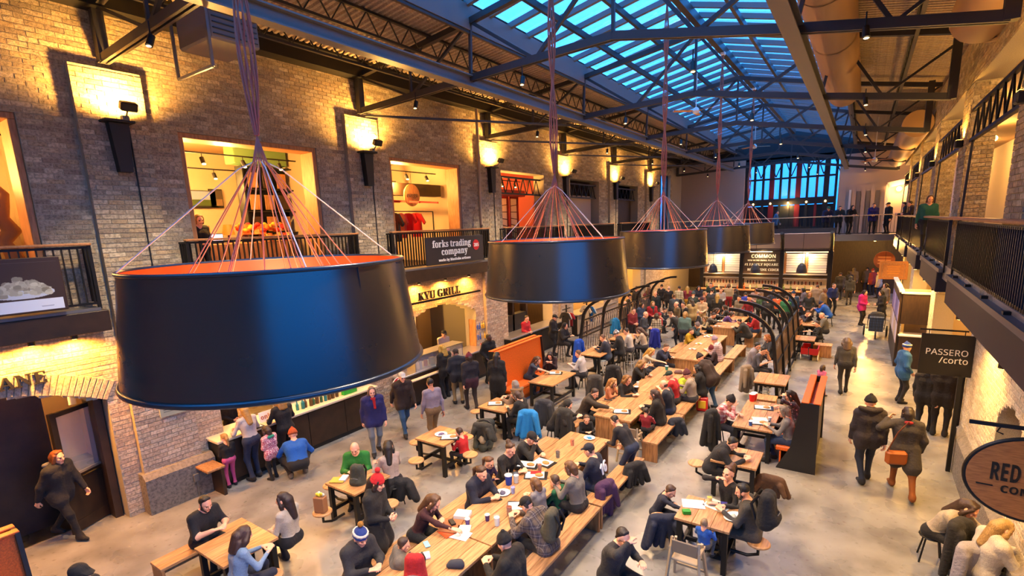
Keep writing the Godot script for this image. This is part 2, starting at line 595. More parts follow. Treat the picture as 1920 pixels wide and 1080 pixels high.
func build_shell() -> void:
	var s := sh()
	s.box(Vector3(-5, -0.15, -28), Vector3(26, 0.3, 68))
	struct("floor", s, M.floor, "worn polished concrete floor of the market hall", "floor")
	# left wall
	var holes := []
	for i in 6:
		holes.append(upper_hole(i))
		holes.append(lower_hole(i))
	holes.append({"a": -36.2, "b": -34.0, "lo": 4.4, "hi": 8.2})
	s = sh()
	wall_core(s, XL - 0.5, XL - 0.001, -41.8, 4.0, 0.0, 9.3, holes)
	var wall := struct("wall_left", s, M.mortar, "buff brick wall with tall shop openings along the hall", "wall")
	var list := []
	var face := holes.duplicate()
	for i in range(-1, 6):
		face.append({"a": truss_z(i) - 0.53, "b": truss_z(i) + 0.53, "lo": 0.0, "hi": 8.15})
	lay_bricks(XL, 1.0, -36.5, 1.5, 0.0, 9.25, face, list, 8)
	for i in range(-1, 6):
		var z := truss_z(i)
		var ps := sh()
		ps.box(Vector3(XL + 0.0545, 4.07, z), Vector3(0.13, 8.13, 1.04))
		part("pilaster", ps, M.mortar, wall)
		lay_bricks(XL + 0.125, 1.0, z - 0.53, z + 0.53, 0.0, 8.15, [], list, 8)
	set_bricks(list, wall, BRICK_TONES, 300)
	# arch of the first shop front: a ring of tall bricks set on end
	var h0 := lower_hole(0)
	var w := 2.045
	var R: float = (w * w + 0.25) / 1.0
	var cy: float = h0.hi - R
	var half_a := asin(w / R)
	var vs := sh()
	vs.tint = true
	vs.col = Color(0.50, 0.42, 0.31)
	vs.bev(Vector3.ZERO, Vector3(0.06, 0.36, 0.076), 0.006)
	var vm := vs.mesh()
	var cz: float = (h0.a + h0.b) * 0.5
	for k in 50:
		var a := lerpf(-half_a, half_a, (k + 0.5) / 50.0)
		part("arch_brick", vm, M.brick, wall, Transform3D(Basis(Vector3.RIGHT, -a * -1.0), Vector3(XL + 0.0, cy + (R + 0.19) * cos(a), cz + (R + 0.19) * sin(a))))
	# stone plinth at the foot of the pier beside the first arch
	s = sh()
	s.prism(PackedVector2Array([Vector2(0, 0), Vector2(0.30, 0), Vector2(0.30, 0.70), Vector2(0.2, 0.80), Vector2(0, 0.80)]), 1.28, Transform3D(Basis.IDENTITY, Vector3(XL, 0, -4.08)))
	for k in 3: s.box(Vector3(XL + 0.301, 0.25 + 0.2 * k, -4.08), Vector3(0.006, 0.012, 1.26))
	var pl := part("stone_plinth", s, M.stone, wall)
	var oc := sh()
	oc.bev(Vector3(XL + 0.33, 0.42, -4.3), Vector3(0.05, 0.16, 0.11), 0.01)
	oc.tube([Vector3(XL + 0.33, 0.34, -4.3), Vector3(XL + 0.33, 0.02, -4.3)], 0.014, 6)
	part("outlet_box", oc, M.grey_steel, pl)
	s = sh()
	s.bev(Vector3(XL + 0.15, 2.0, -4.15), Vector3(0.03, 0.42, 0.46), 0.006)
	var pq := single("wall_plaque", s, col(Color(0.66, 0.66, 0.55), 0.6), T(0, 0, 0), "pale square notice plaque fixed on the brick pier", "plaque")
	var pt := sh()
	for k in 7: pt.box(Vector3(XL + 0.167, 2.13 - 0.04 * k, -4.15 + 0.01 * (k % 3)), Vector3(0.002, 0.012, 0.33 - 0.04 * (k % 2)))
	part("print", pt, col(Color(0.4, 0.41, 0.36), 0.7), pq)
	# eaves: black steel along the wall head
	s = sh()
	s.box(Vector3(XL + 0.12, 9.22, -18.5), Vector3(0.5, 0.34, 44))
	s.box(Vector3(XL + 0.45, 9.5, -18.5), Vector3(0.16, 0.3, 44))
	struct("trim_1", s, M.black, "black steel eaves beam on the head of the brick wall", "beam")
	for i in range(0, 6): wall_sconce(i)
	# behind the camera and beyond the upper walls the hall is closed
	s = sh()
	s.box(Vector3(-4.4, 4.6, 4.2), Vector3(16, 9.4, 0.3))
	struct("wall_near", s, M.beige_wall, "plain end wall behind the gallery", "wall")

func wall_sconce(i: int) -> void:
	var z := truss_z(i)
	var ord: String = ["beside the first arch", "between the gift shop and clothes shop openings", "between the clothes shop and red lattice openings", "past the red lattice opening", "past the beige infill opening", "past the dark brown opening"][i]
	var t := thing("wall_sconce", "tall black wall box with floodlight, " + ord, "sconce", Vector3(XL + 0.13, 6.4, z), 0, "floodlights on the brick pilasters")
	var s := sh()
	s.prism(PackedVector2Array([Vector2(-0.1, 0), Vector2(0.1, 0), Vector2(0.15, 0.82), Vector2(-0.15, 0.82)]), 0.16, Transform3D(Basis(Vector3.UP, PI / 2), Vector3(0.1, 0, 0)))
	part("box", s, M.black, t)
	s = sh()
	s.bev(Vector3(0.12, 0.85, 0), Vector3(0.3, 0.045, 0.46), 0.01)
	part("shelf", s, M.black, t)
	s = sh()
	s.tube([Vector3(0.26, 0.87, -0.08), Vector3(0.4, 1.0, -0.08)], 0.015, 6)
	s.box(Vector3(0.24, 0.9, -0.08), Vector3(0.1, 0.07, 0.1))
	part("bracket", s, M.grey_steel, t)
	s = sh()
	s.bev(Vector3(0.46, 1.06, -0.08), Vector3(0.12, 0.15, 0.26), 0.02, Basis(Vector3.FORWARD, 0.5))
	var hd := part("floodlight", s, M.black, t)
	s = sh()
	s.box(Vector3(0.4, 1.095, -0.08), Vector3(0.006, 0.11, 0.21), Basis(Vector3.FORWARD, 0.5))
	part("lens", s, glow(Color(1.0, 0.8, 0.5), 4.0), hd)
	s = sh()
	s.tube([Vector3(0.02, 0.8, -0.2), Vector3(0.02, -2.2, -0.2)], 0.014, 6)
	part("conduit", s, M.black, t)
	spot(t, Vector3(0.34, 1.13, -0.08), Vector3(-0.25, 1.72, -0.02), Color(1.0, 0.72, 0.34), 14.0, 80.0, 0.06)

# ------------------------------------------------------------------ roof, skylight, trusses
const CHORD := [Vector2(-11.05, 8.27), Vector2(-7.4, 8.42), Vector2(-4.07, 8.55), Vector2(-1.1, 8.0), Vector2(1.35, 7.6)]
const TOP := [Vector2(-11.05, 9.12), Vector2(-7.35, 9.55), Vector2(-4.07, 10.05), Vector2(-0.85, 9.3), Vector2(1.6, 8.85)]

func roof_y(x: float) -> float:
	for i in TOP.size() - 1:
		if x <= TOP[i + 1].x: return lerpf(TOP[i].y, TOP[i + 1].y, (x - TOP[i].x) / (TOP[i + 1].x - TOP[i].x))
	return lerpf(TOP[3].y, TOP[4].y, (x - TOP[3].x) / (TOP[4].x - TOP[3].x))

func build_roof() -> void:
	# ribbed steel decks either side of the skylight: ribs run across the hall
	for side in 2:
		var xa: float = [-11.7, -0.75][side]
		var xb: float = [-7.42, 5.2][side]
		var ya := roof_y(xa) + 0.28
		var yb := roof_y(xb) + 0.28
		var s := sh()
		var pitch := 0.15
		var nrib := int(43.0 / pitch)
		for k in nrib:
			var z := 3.5 - k * pitch
			var prof := [[0.0, 0.0], [0.05, 0.0], [0.07, -0.045], [0.13, -0.045], [0.15, 0.0]]
			for j in 4:
				var z0: float = z - prof[j][0]
				var z1: float = z - prof[j + 1][0]
				var d0: float = prof[j][1]
				var d1: float = prof[j + 1][1]
				s.quad(Vector3(xa, ya + d0, z0), Vector3(xa, ya + d1, z1), Vector3(xb, yb + d1, z1), Vector3(xb, yb + d0, z0))
		s.quad(Vector3(xa, ya + 0.15, 3.6), Vector3(xb, yb + 0.15, 3.6), Vector3(xb, yb + 0.15, -39), Vector3(xa, ya + 0.15, -39))
		struct(["roof_left", "roof_right"][side], s, M.deck, ["ribbed tan steel roof deck above the brick wall", "ribbed tan steel roof deck above the gallery"][side], "roof")
	# kerbs of the skylight
	var s2 := sh()
	for e in [[-7.4, 9.62], [-0.78, 9.42]]: s2.box(Vector3(e[0], e[1], -17.5), Vector3(0.14, 0.5, 41))
	struct("trim_2", s2, M.sky_frame, "steel kerbs along both edges of the skylight", "kerb")
	skylight()
	for i in range(0, 7): truss(i)
	# long members that tie the trusses together
	for e in [[-7.4, 8.34, "long steel beam under the left roof, lit blue by the skylight", M.beam], [-1.1, 7.92, "long steel beam under the right roof beside the round duct", M.beam]]:
		var b := sh()
		b.box(Vector3(0, 0.11, 0), Vector3(0.22, 0.025, 40))
		b.box(Vector3(0, -0.11, 0), Vector3(0.22, 0.025, 40))
		b.box(Vector3.ZERO, Vector3(0.05, 0.2, 40))
		single("tie_beam", b, e[3], T(e[0], e[1], -17.2), e[2], "beam")
	for e in [[-10.0, "nearest the brick wall"], [-8.7, "between the wall joist and the skylight"], [-7.38, "along the left skylight kerb"], [-0.7, "along the right skylight kerb"], [0.6, "between the right kerb and the gallery"]]:
		var x: float = e[0]
		var yt := roof_y(x) + 0.2
		var j := sh()
		for dy in [0.0, -0.42]: j.box(Vector3(x, yt + dy, -17.2), Vector3(0.07, 0.05, 40))
		var n := 66
		for k in n:
			var z0 := 2.6 - k * 0.6
			j.bar(Vector3(x, yt - 0.42, z0), Vector3(x, yt, z0 - 0.3), 0.022)
			j.bar(Vector3(x, yt, z0 - 0.3), Vector3(x, yt - 0.42, z0 - 0.6), 0.022)
		single("bar_joist", j, M.truss, T(0, 0, 0), "dark open web steel joist " + e[1], "joist")
	# flat cross bracing between truss feet and the left tie beam
	for i in range(1, 5):
		var br := sh()
		br.bar(Vector3(-10.9, 8.15, truss_z(i)), Vector3(-7.56, 8.18, truss_z(i + 1)), 0.09, 0.05)
		single("bracing_rod", br, M.truss, T(0, 0, 0), "steel bracing bar between truss foot %s and the left steel beam" % ["one", "two", "three", "four", "five"][i], "brace")
	ducts_and_fans()

func truss(i: int) -> void:
	var z := truss_z(i)
	var which: String = ["over the gift shop end", "over the clothes shop", "over the red lattice shop", "over the beige infill bay", "over the dark brown bay", "over the drink counters", "against the glazed end"][i]
	var t := thing("roof_truss", "dark steel roof truss spanning the hall, " + which, "truss", Vector3(0, 0, z), 0, "roof trusses")
	var s := sh()
	for k in CHORD.size() - 1:
		for dz in [-0.045, 0.045]: s.bar(Vector3(CHORD[k].x, CHORD[k].y, dz), Vector3(CHORD[k + 1].x, CHORD[k + 1].y, dz), 0.05, 0.14)
	part("bottom_chord", s, M.truss, t)
	s = sh()
	for k in TOP.size() - 1: s.bar(Vector3(TOP[k].x, TOP[k].y, 0), Vector3(TOP[k + 1].x, TOP[k + 1].y, 0), 0.12, 0.12)
	part("top_chord", s, M.truss, t)
	for k in [0, 4]:
		s = sh()
		s.box(Vector3(CHORD[k].x, (CHORD[k].y + TOP[k].y) * 0.5 + 0.05, 0), Vector3(0.16, TOP[k].y - CHORD[k].y + 0.2, 0.16))
		part("end_post", s, M.truss, t)
	var webs := []
	for k in [1, 2, 3]: webs.append([CHORD[k], TOP[k], 0.06])
	webs.append([TOP[0], CHORD[0].lerp(CHORD[1], 0.5), 0.05])
	webs.append([CHORD[0].lerp(CHORD[1], 0.5), TOP[1], 0.06])
	webs.append([CHORD[0].lerp(CHORD[1], 0.5), TOP[0].lerp(TOP[1], 0.5), 0.05])
	webs.append([TOP[1], CHORD[1].lerp(CHORD[2], 0.5), 0.07])
	webs.append([CHORD[1].lerp(CHORD[2], 0.5), TOP[2], 0.07])
	webs.append([TOP[2], CHORD[2].lerp(CHORD[3], 0.5), 0.07])
	webs.append([CHORD[2].lerp(CHORD[3], 0.5), TOP[3], 0.07])
	webs.append([TOP[3], CHORD[3].lerp(CHORD[4], 0.5), 0.06])
	webs.append([CHORD[3].lerp(CHORD[4], 0.5), TOP[4], 0.05])
	for wv in webs:
		s = sh()
		s.bar(Vector3(wv[0].x, wv[0].y, 0), Vector3(wv[1].x, wv[1].y, 0), wv[2], wv[2])
		part("web", s, M.truss, t)
	# small spotlights hung under the chord
	for x in [-9.0, -6.0, -2.6, -0.2]:
		s = sh()
		var y: float = 8.38 if x < -4 else 8.0
		s.tube([Vector3(x, y, 0.1), Vector3(x, y - 0.2, 0.1)], 0.012, 5)
		s.tube([Vector3(x, y - 0.2, 0.08), Vector3(x + 0.02, y - 0.36, 0.15)], 0.05, 8)
		var hd := part("spotlight", s, M.black, t)
		var gs := sh()
		gs.ball(Vector3(x + 0.021, y - 0.365, 0.153), Vector3(0.04, 0.012, 0.04), 8, 4)
		part("lens", gs, glow(Color(1, 0.85, 0.62), 3.0), hd)
	if i < 6:
		spot(t, Vector3(-8.95, 7.98, 0.17), Vector3(-8.2, 0, -0.6), SOFT, 30.0, 54.0, 0.12)
		spot(t, Vector3(-2.55, 7.6, 0.17), Vector3(-2.6, 0, -0.6), SOFT, 26.0, 54.0, 0.12)

func skylight() -> void:
	var t := thing("skylight", "long gabled skylight of glass bars showing the blue dusk sky", "skylight")
	t.set_meta("kind", "structure")
	var A := Vector2(-7.4, 9.88)
	var B := Vector2(-4.07, 10.52)
	var C := Vector2(-0.78, 9.68)
	var n := 50
	for k in n + 1:
		var z := 2.8 - k * 0.82
		var s := sh()
		s.bar(Vector3(A.x, A.y, z), Vector3(B.x, B.y, z), 0.10, 0.12)
		s.bar(Vector3(B.x, B.y, z), Vector3(C.x, C.y, z), 0.10, 0.12)
		part("glazing_bar", s, M.sky_frame, t)
	var i := 0
	for x in [-6.3, -5.2, -4.07, -2.95, -1.85]:
		var s := sh()
		var y: float = lerpf(A.y, B.y, (x - A.x) / (B.x - A.x)) if x <= B.x else lerpf(B.y, C.y, (x - B.x) / (C.x - B.x))
		s.box(Vector3(x, y - 0.17, -17.5), Vector3(0.08 if i != 2 else 0.16, 0.14 if i != 2 else 0.22, 41))
		part("purlin", s, M.truss, t)
		i += 1
	for k in n:
		for q in [[A, B], [B, C]]:
			var z0 := 2.8 - k * 0.82 - 0.05
			var z1 := z0 - 0.72
			var up := Vector3(0, 0.14, 0)
			var a := Vector3(q[0].x, q[0].y, z0) + up
			var b := Vector3(q[1].x, q[1].y, z0) + up
			var s := sh()
			s.box((a + b) * 0.5 + Vector3(0, 0, -0.36), Vector3(a.distance_to(b), 0.012, 0.72), Basis(Vector3.BACK, (b - a).signed_angle_to(Vector3.RIGHT, Vector3.FORWARD)))
			part("pane", s, M.pane, t)

func ducts_and_fans() -> void:
	var t := thing("air_duct", "fat tan round air duct running beside the skylight", "duct", Vector3(-0.8, 8.8, 0))
	var s := sh()
	s.tube([Vector3(0, 0, 2), Vector3(0, 0, -19.3)], 0.42, 24)
	part("tube", s, M.duct, t)
	for k in 7:
		s = sh()
		s.tube([Vector3(0, 0, -1.0 - 3 * k), Vector3(0, 0, -1.06 - 3 * k)], 0.435, 24, false)
		part("seam_ring", s, M.duct, t)
	t = thing("air_duct", "large tan duct elbow turning into the gallery wall", "duct", Vector3(2.3, 8.6, -13.4))
	s = sh()
	var pts := []
	for k in 9:
		var a := PI / 2 * k / 8.0
		pts.append(Vector3(-0.9 + 0.9 * sin(a), -0.15, 0.9 * cos(a)))
	pts.push_front(Vector3(-0.9, -0.15, 5.0))
	pts.reverse()
	s.tube(pts, 0.45, 20)
	part("tube", s, M.duct, t)
	t = thing("air_duct", "short tan duct stub far along the gallery wall", "duct", Vector3(1.2, 8.0, -27))
	s = sh()
	s.tube([Vector3(0, 0, 5), Vector3(0, 0, -8)], 0.42, 18)
	part("tube", s, M.duct, t)
	t = thing("unit_heater", "grey box unit heater hung on rods above the brick wall", "heater", Vector3(-8.9, 8.45, -4.9))
	s = sh()
	s.bev(Vector3.ZERO, Vector3(1.0, 0.55, 0.8), 0.03)
	part("casing", s, col(Color(0.45, 0.43, 0.42), 0.6), t)
	s = sh()
	for k in 6: s.box(Vector3(0.51, -0.2 + 0.08 * k, 0), Vector3(0.03, 0.012, 0.7))
	part("louvres", s, M.truss, t)
	for dx in [-0.4, 0.4]:
		s = sh()
		s.tube([Vector3(dx, 0.27, 0), Vector3(dx, 0.9, 0)], 0.014, 6)
		part("hanger_rod", s, M.truss, t)
	s = sh()
	for dx in [-0.55, 0.55]: s.bar(Vector3(dx, 0.3, 0.45), Vector3(dx, -0.7, 0.45), 0.04)
	s.bar(Vector3(-0.55, -0.7, 0.45), Vector3(0.55, -0.7, 0.45), 0.04)
	part("guard_frame", s, M.beam, t)
	# ceiling fans
	for e in [[on_z(1305, 208, -18.0), 3, "with tan blades under the skylight", -20.0], [on_z(1415, 275, -30.0), 3, "with pale blades before the glazed end", 30.0], [on_z(1640, 300, -29.0), 3, "with white blades near the far gallery", 10.0]]:
		var f := thing("ceiling_fan", "ceiling fan " + e[2], "fan", e[0], e[3], "ceiling fans")
		s = sh()
		s.lathe([Vector2(0, -0.1), Vector2(0.09, -0.08), Vector2(0.12, 0.0), Vector2(0.08, 0.08), Vector2(0.02, 0.12)], 14)
		part("motor", s, M.white, f)
		s = sh()
		s.tube([Vector3(0, 0.1, 0), Vector3(0, 9.9 - e[0].y - 0.1, 0)], 0.014, 6)
		part("drop_rod", s, M.white, f)
		for k in int(e[1]):
			s = sh()
			var b := Basis(Vector3.UP, TAU * k / 3.0)
			s.box(b * Vector3(0.45, 0, 0), Vector3(0.62, 0.012, 0.14), b * Basis(Vector3.RIGHT, 0.2))
			s.box(b * Vector3(0.12, 0, 0), Vector3(0.14, 0.014, 0.04), b)
			part("blade", s, col(Color(0.75, 0.52, 0.33), 0.5), f)
	# long pale pipe that drops beside the second pilaster
	s = sh()
	s.tube([Vector3(XL + 0.3, 9.1, -14.3), Vector3(XL + 0.3, 5.3, -14.3)], 0.05, 8)
	single("drain_pipe", s, col(Color(0.62, 0.55, 0.45), 0.5), T(0, 0, 0), "pale vertical pipe on the brick wall by the third pilaster", "pipe")
	s = sh()
	var dome := Vector3(XL + 0.1, 7.7, -9.95)
	s.ball(Vector3.ZERO, Vector3(0.09, 0.09, 0.09), 10, 6)
	s.box(Vector3(-0.04, 0.08, 0), Vector3(0.1, 0.05, 0.06))
	single("security_camera", s, M.white, Transform3D(Basis.IDENTITY, dome), "small white dome security camera on the brick wall", "camera")
# ------------------------------------------------------------------ shop bays on the left
func goods(kind: String, a: Vector3, b: Vector3, n: int, pal: Array, size: float, label: String, group: String) -> void:
	for k in n:
		var p := a.lerp(b, (k + 0.5) / n) + Vector3(rng.randf_range(-0.02, 0.02), 0, rng.randf_range(-0.02, 0.02))
		var c: Color = pal[rng.randi() % pal.size()]
		var h := size * rng.randf_range(0.85, 1.2)
		var s := sh()
		match kind:
			"bottle": s.lathe([Vector2(0, 0), Vector2(h * 0.15, 0), Vector2(h * 0.16, h * 0.55), Vector2(h * 0.06, h * 0.75), Vector2(h * 0.06, h), Vector2(0, h)], 8)
			"jar": s.lathe([Vector2(0, 0), Vector2(h * 0.3, 0), Vector2(h * 0.32, h * 0.7), Vector2(h * 0.24, h * 0.82), Vector2(h * 0.26, h), Vector2(0, h)], 8)
			"garment":
				s.prism(PackedVector2Array([Vector2(-0.2, -0.75), Vector2(0.2, -0.75), Vector2(0.19, -0.2), Vector2(0.3, -0.35), Vector2(0.36, -0.28), Vector2(0.2, 0), Vector2(0.07, 0.03), Vector2(-0.07, 0.03), Vector2(-0.2, 0), Vector2(-0.36, -0.28), Vector2(-0.3, -0.35), Vector2(-0.19, -0.2)]), 0.07, Transform3D(Basis(Vector3.UP, rng.randf_range(-0.3, 0.3)).scaled(Vector3.ONE * h), Vector3.ZERO))
			_: s.bev(Vector3(0, h * 0.5, 0), Vector3(h * 0.5, h, h * rng.randf_range(0.4, 0.8)), 0.006, Basis(Vector3.UP, rng.randf_range(-0.2, 0.2)))
		single(kind, s, col(c, 0.45), Transform3D(Basis.IDENTITY, p), "%s %s, %s from the first arch side, %s" % [tone_name(c), kind, ORD[k], label], kind, group)

const ORD := ["first", "second", "third", "fourth", "fifth", "sixth", "seventh", "eighth", "ninth", "tenth", "eleventh", "twelfth", "thirteenth", "fourteenth", "fifteenth", "sixteenth", "seventeenth", "eighteenth"]
func tone_name(c: Color) -> String:
	if c.s < 0.25: return "pale" if c.v > 0.7 else ("grey" if c.v > 0.35 else "black")
	var h := c.h * 360.0
	var n := "red" if h < 18 or h > 335 else ("brown" if h < 45 and c.v < 0.65 else ("orange" if h < 38 else ("yellow" if h < 65 else ("green" if h < 165 else ("teal" if h < 200 else ("blue" if h < 265 else "purple"))))))
	return ("dark " if c.v < 0.4 else "") + n

func room(called: String, x0: float, x1: float, z0: float, z1: float, y0: float, y1: float, wall: Material, ceil: Material, flo: Material, label: String) -> Node3D:
	var t := thing(called, label, "room")
	t.set_meta("kind", "structure")
	var zc := (z0 + z1) * 0.5
	var yc := (y0 + y1) * 0.5
	var xc := (x0 + x1) * 0.5
	var parts := [["back_wall", Vector3(x0 - 0.06, yc, zc), Vector3(0.12, y1 - y0, absf(z1 - z0)), wall], ["side_wall", Vector3(xc, yc, z0), Vector3(x1 - x0, y1 - y0, 0.1), wall], ["side_wall", Vector3(xc, yc, z1), Vector3(x1 - x0, y1 - y0, 0.1), wall], ["ceiling", Vector3(xc, y1 + 0.05, zc), Vector3(x1 - x0, 0.1, absf(z1 - z0)), ceil], ["floor_slab", Vector3(xc, y0 - 0.06, zc), Vector3(x1 - x0, 0.12, absf(z1 - z0)), flo]]
	for p in parts:
		var s := sh()
		s.box(p[1], p[2])
		part(p[0], s, p[3], t)
	return t

func track_light(a: Vector3, b: Vector3, n: int, e: float, label: String) -> void:
	var t := thing("track_light", label, "light", a, 0, "track lights in the shops")
	var s := sh()
	var d := b - a
	s.bar(Vector3.ZERO, d, 0.04, 0.03)
	part("rail", s, M.black, t)
	for k in n:
		var p := d * ((k + 0.5) / n)
		s = sh()
		s.tube([p, p + Vector3(0, -0.12, 0)], 0.01, 5)
		s.tube([p + Vector3(-0.02, -0.1, 0), p + Vector3(0.05, -0.24, 0)], 0.05, 8)
		var h := part("head", s, M.black, t)
		s = sh()
		s.ball(p + Vector3(0.055, -0.25, 0), Vector3(0.045, 0.02, 0.045), 8, 5)
		part("lens", s, glow(Color(1.0, 0.86, 0.6), 9.0), h)
	omni(t, d * 0.5 + Vector3(0.05, -0.42, 0), Color(1.0, 0.74, 0.38), e * 1.8, 0.1)

func picture(at: Vector3, w: float, h: float, c: Color, c2: Color, label: String) -> void:
	var t := thing("framed_picture", label, "picture", at)
	var s := sh()
	s.bev(Vector3.ZERO, Vector3(0.04, h, w), 0.008)
	part("frame", s, col(Color(0.1, 0.08, 0.07)), t)
	s = sh()
	s.box(Vector3(0.022, h * 0.2, 0), Vector3(0.005, h * 0.5, w * 0.88))
	part("sky_print", s, col(c), t)
	s = sh()
	s.box(Vector3(0.022, -h * 0.22, 0), Vector3(0.005, h * 0.36, w * 0.88))
	part("land_print", s, col(c2), t)

func bookcase(called: String, at: Vector3, turn: float, w: float, h: float, d: float, rows: int, m: Material, label: String, cat: String) -> Node3D:
	var t := thing(called, label, cat, at, turn)
	for sx in [-1, 1]:
		var s := sh()
		s.bev(Vector3(sx * (w * 0.5 - 0.02), h * 0.5, 0), Vector3(0.04, h, d), 0.005)
		part("side_panel", s, m, t)
	var bs := sh()
	bs.box(Vector3(0, h * 0.5, -d * 0.5 + 0.01), Vector3(w, h, 0.02))
	part("back_panel", bs, m, t)
	for k in rows + 1:
		var s := sh()
		s.bev(Vector3(0, 0.05 + (h - 0.07) * k / rows, 0), Vector3(w - 0.06, 0.03, d), 0.004)
		part("shelf", s, m, t)
	return t

func balcony(i: int) -> void:
	var zc := -1.35 - 5.5 * i
	var hw: float = [1.9, 2.05, 2.25, 2.25, 2.25, 2.25][i]
	var which: String = ["with the food poster, before the first opening", "before the gift shop", "carrying the dark shop sign", "before the red lattice shop", "before the beige infill", "before the dark brown opening"][i]
	var t := thing("balcony", "black railed balcony with pale wood handrail " + which, "balcony", Vector3(-10.85, 4.05, zc), 0, "balconies on the brick wall")
	var s := sh()
	s.bev(Vector3(-0.1, -0.19, 0), Vector3(0.34, 0.36, hw * 2 + 0.2), 0.01)
	part("edge_beam", s, M.dark_wood, t)
	s = sh()
	s.box(Vector3(-0.15, 0.02, 0), Vector3(0.4, 0.05, hw * 2))
	part("floor_plate", s, M.grey_steel, t)
	s = sh()
	s.bev(Vector3(0, 1.12, 0), Vector3(0.13, 0.045, hw * 2 + 0.06), 0.012)
	part("handrail", s, M.frame_wood, t)
	s = sh()
	s.bar(Vector3(0, 1.07, -hw), Vector3(0, 1.07, hw), 0.04)
	s.bar(Vector3(0, 0.12, -hw), Vector3(0, 0.12, hw), 0.04)
	for e in [-hw, hw]:
		s.bar(Vector3(0, 1.07, e), Vector3(-0.3, 1.07, e), 0.04)
		s.bar(Vector3(0, 0.02, e), Vector3(0, 1.1, e), 0.05)
	part("rail_frame", s, M.iron, t)
	var bm := sh()
	bm.box(Vector3(0, 0.6, 0), Vector3(0.045, 0.94, 0.016))
	var bmesh := bm.mesh()
	var n := int(hw * 2 / 0.105)
	for k in n:
		part("baluster", bmesh, M.iron, t, Transform3D(Basis.IDENTITY, Vector3(0, 0, -hw + (k + 0.5) * hw * 2 / n)))
	for e in [-hw, hw]:
		for k in 3: part("baluster", bmesh, M.iron, t, Transform3D(Basis(Vector3.UP, PI / 2), Vector3(-0.08 - 0.09 * k, 0, e)))
	if i < 5:
		for dz in ([-1.5, -0.95, -0.4] if i == 0 else [-1.2, 0.0, 1.2]):
			s = sh()
			s.tube([Vector3(-0.12, -0.38, dz), Vector3(-0.12, -0.45, dz)], 0.05, 10)
			var can := part("downlight", s, M.black, t)
			s = sh()
			s.ball(Vector3(-0.12, -0.452, dz), Vector3(0.04, 0.01, 0.04), 8, 4)
			part("lens", s, glow(Color(1, 0.8, 0.45), 6.0), can)
			spot(t, Vector3(-0.12, -0.47, dz), Vector3(-0.22, -4.0, dz), AMBER, [8.0, 3.0, 6.0, 3.5, 3.0][i], 86.0, 0.06)

func jambs(i: int) -> void:
	var h := upper_hole(i)
	var t := thing("opening_frame", "warm wooden lining of the upper opening %s" % ["beside the food poster", "of the gift shop", "of the clothes shop", "of the red lattice shop", "with beige infill", "with dark brown doors"][i], "frame")
	t.set_meta("kind", "structure")
	for z in [h.a + 0.05, h.b - 0.05]:
		var s := sh()
		s.bev(Vector3(XL - 0.28, 5.6, z), Vector3(0.5, 3.1, 0.1), 0.01)
		part("jamb", s, M.frame_wood, t)
	var s2 := sh()
	s2.bev(Vector3(XL - 0.28, 7.2, (h.a + h.b) * 0.5), Vector3(0.5, 0.1, h.b - h.a), 0.01)
	part("head", s2, M.frame_wood, t)

func build_left_bays() -> void:
	for i in 6:
		balcony(i)
		if i < 3: jambs(i)
	for i in 6:
		var c := -1.2 - 5.45 * i
		var wallm: Material = [M.cream, M.cream, M.cream, col(Color(0.5, 0.16, 0.10)), M.beige_wall, M.dark_wood][i]
		room("shop_room", -16.6, XL - 0.5, c - 2.55, c + 2.55, 4.05, 7.7, wallm, M.ceiling_tan, M.dark_wood, "upper shop room behind the opening %s" % ["beside the food poster", "of the gift shop", "of the clothes shop", "with red lattice", "with beige infill", "with dark doors"][i])
		if i < 4:
			track_light(Vector3(-12.6, 7.1, c + 1.9), Vector3(-12.6, 7.1, c - 1.9), 4, 5.0, "black track light with four glowing heads by the opening of the %s" % ["food poster shop", "gift shop", "clothes shop", "red lattice shop"][i])
			track_light(Vector3(-14.6, 7.0, c + 1.9), Vector3(-14.6, 7.0, c - 1.9), 5, 6.0, "black track light with five glowing heads deep in the %s" % ["food poster shop", "gift shop", "clothes shop", "red lattice shop"][i])
	upper_shop_contents()
	# street level shops
	for i in 6:
		var c := -1.35 - 5.5 * i
		var z0 := c - 2.6
		var z1 := c + 2.6
		if i == 0: z1 = 2.0
		room("shop_room", -15.8, XL - 0.5, z0, z1, 0.0, 3.3, [M.cream, M.cream, col(Color(0.42, 0.40, 0.36)), M.dark_wood, M.cream, M.cream][i], M.cream, M.floor, "ground floor shop room %s" % ["behind the first arch", "behind the long counter", "of the grill", "past the grill", "near the drink counters", "at the far end"][i])
		track_light(Vector3(-13.2, 3.1, c + 1.6), Vector3(-13.2, 3.1, c - 1.6), 3, 5.5, "black track light on the ceiling %s" % ["behind the first arch", "behind the long counter", "over the grill", "past the grill", "of the far left shop", "at the far left end"][i])
	first_arch()
	long_counter()
	grill()
	far_left_shops()

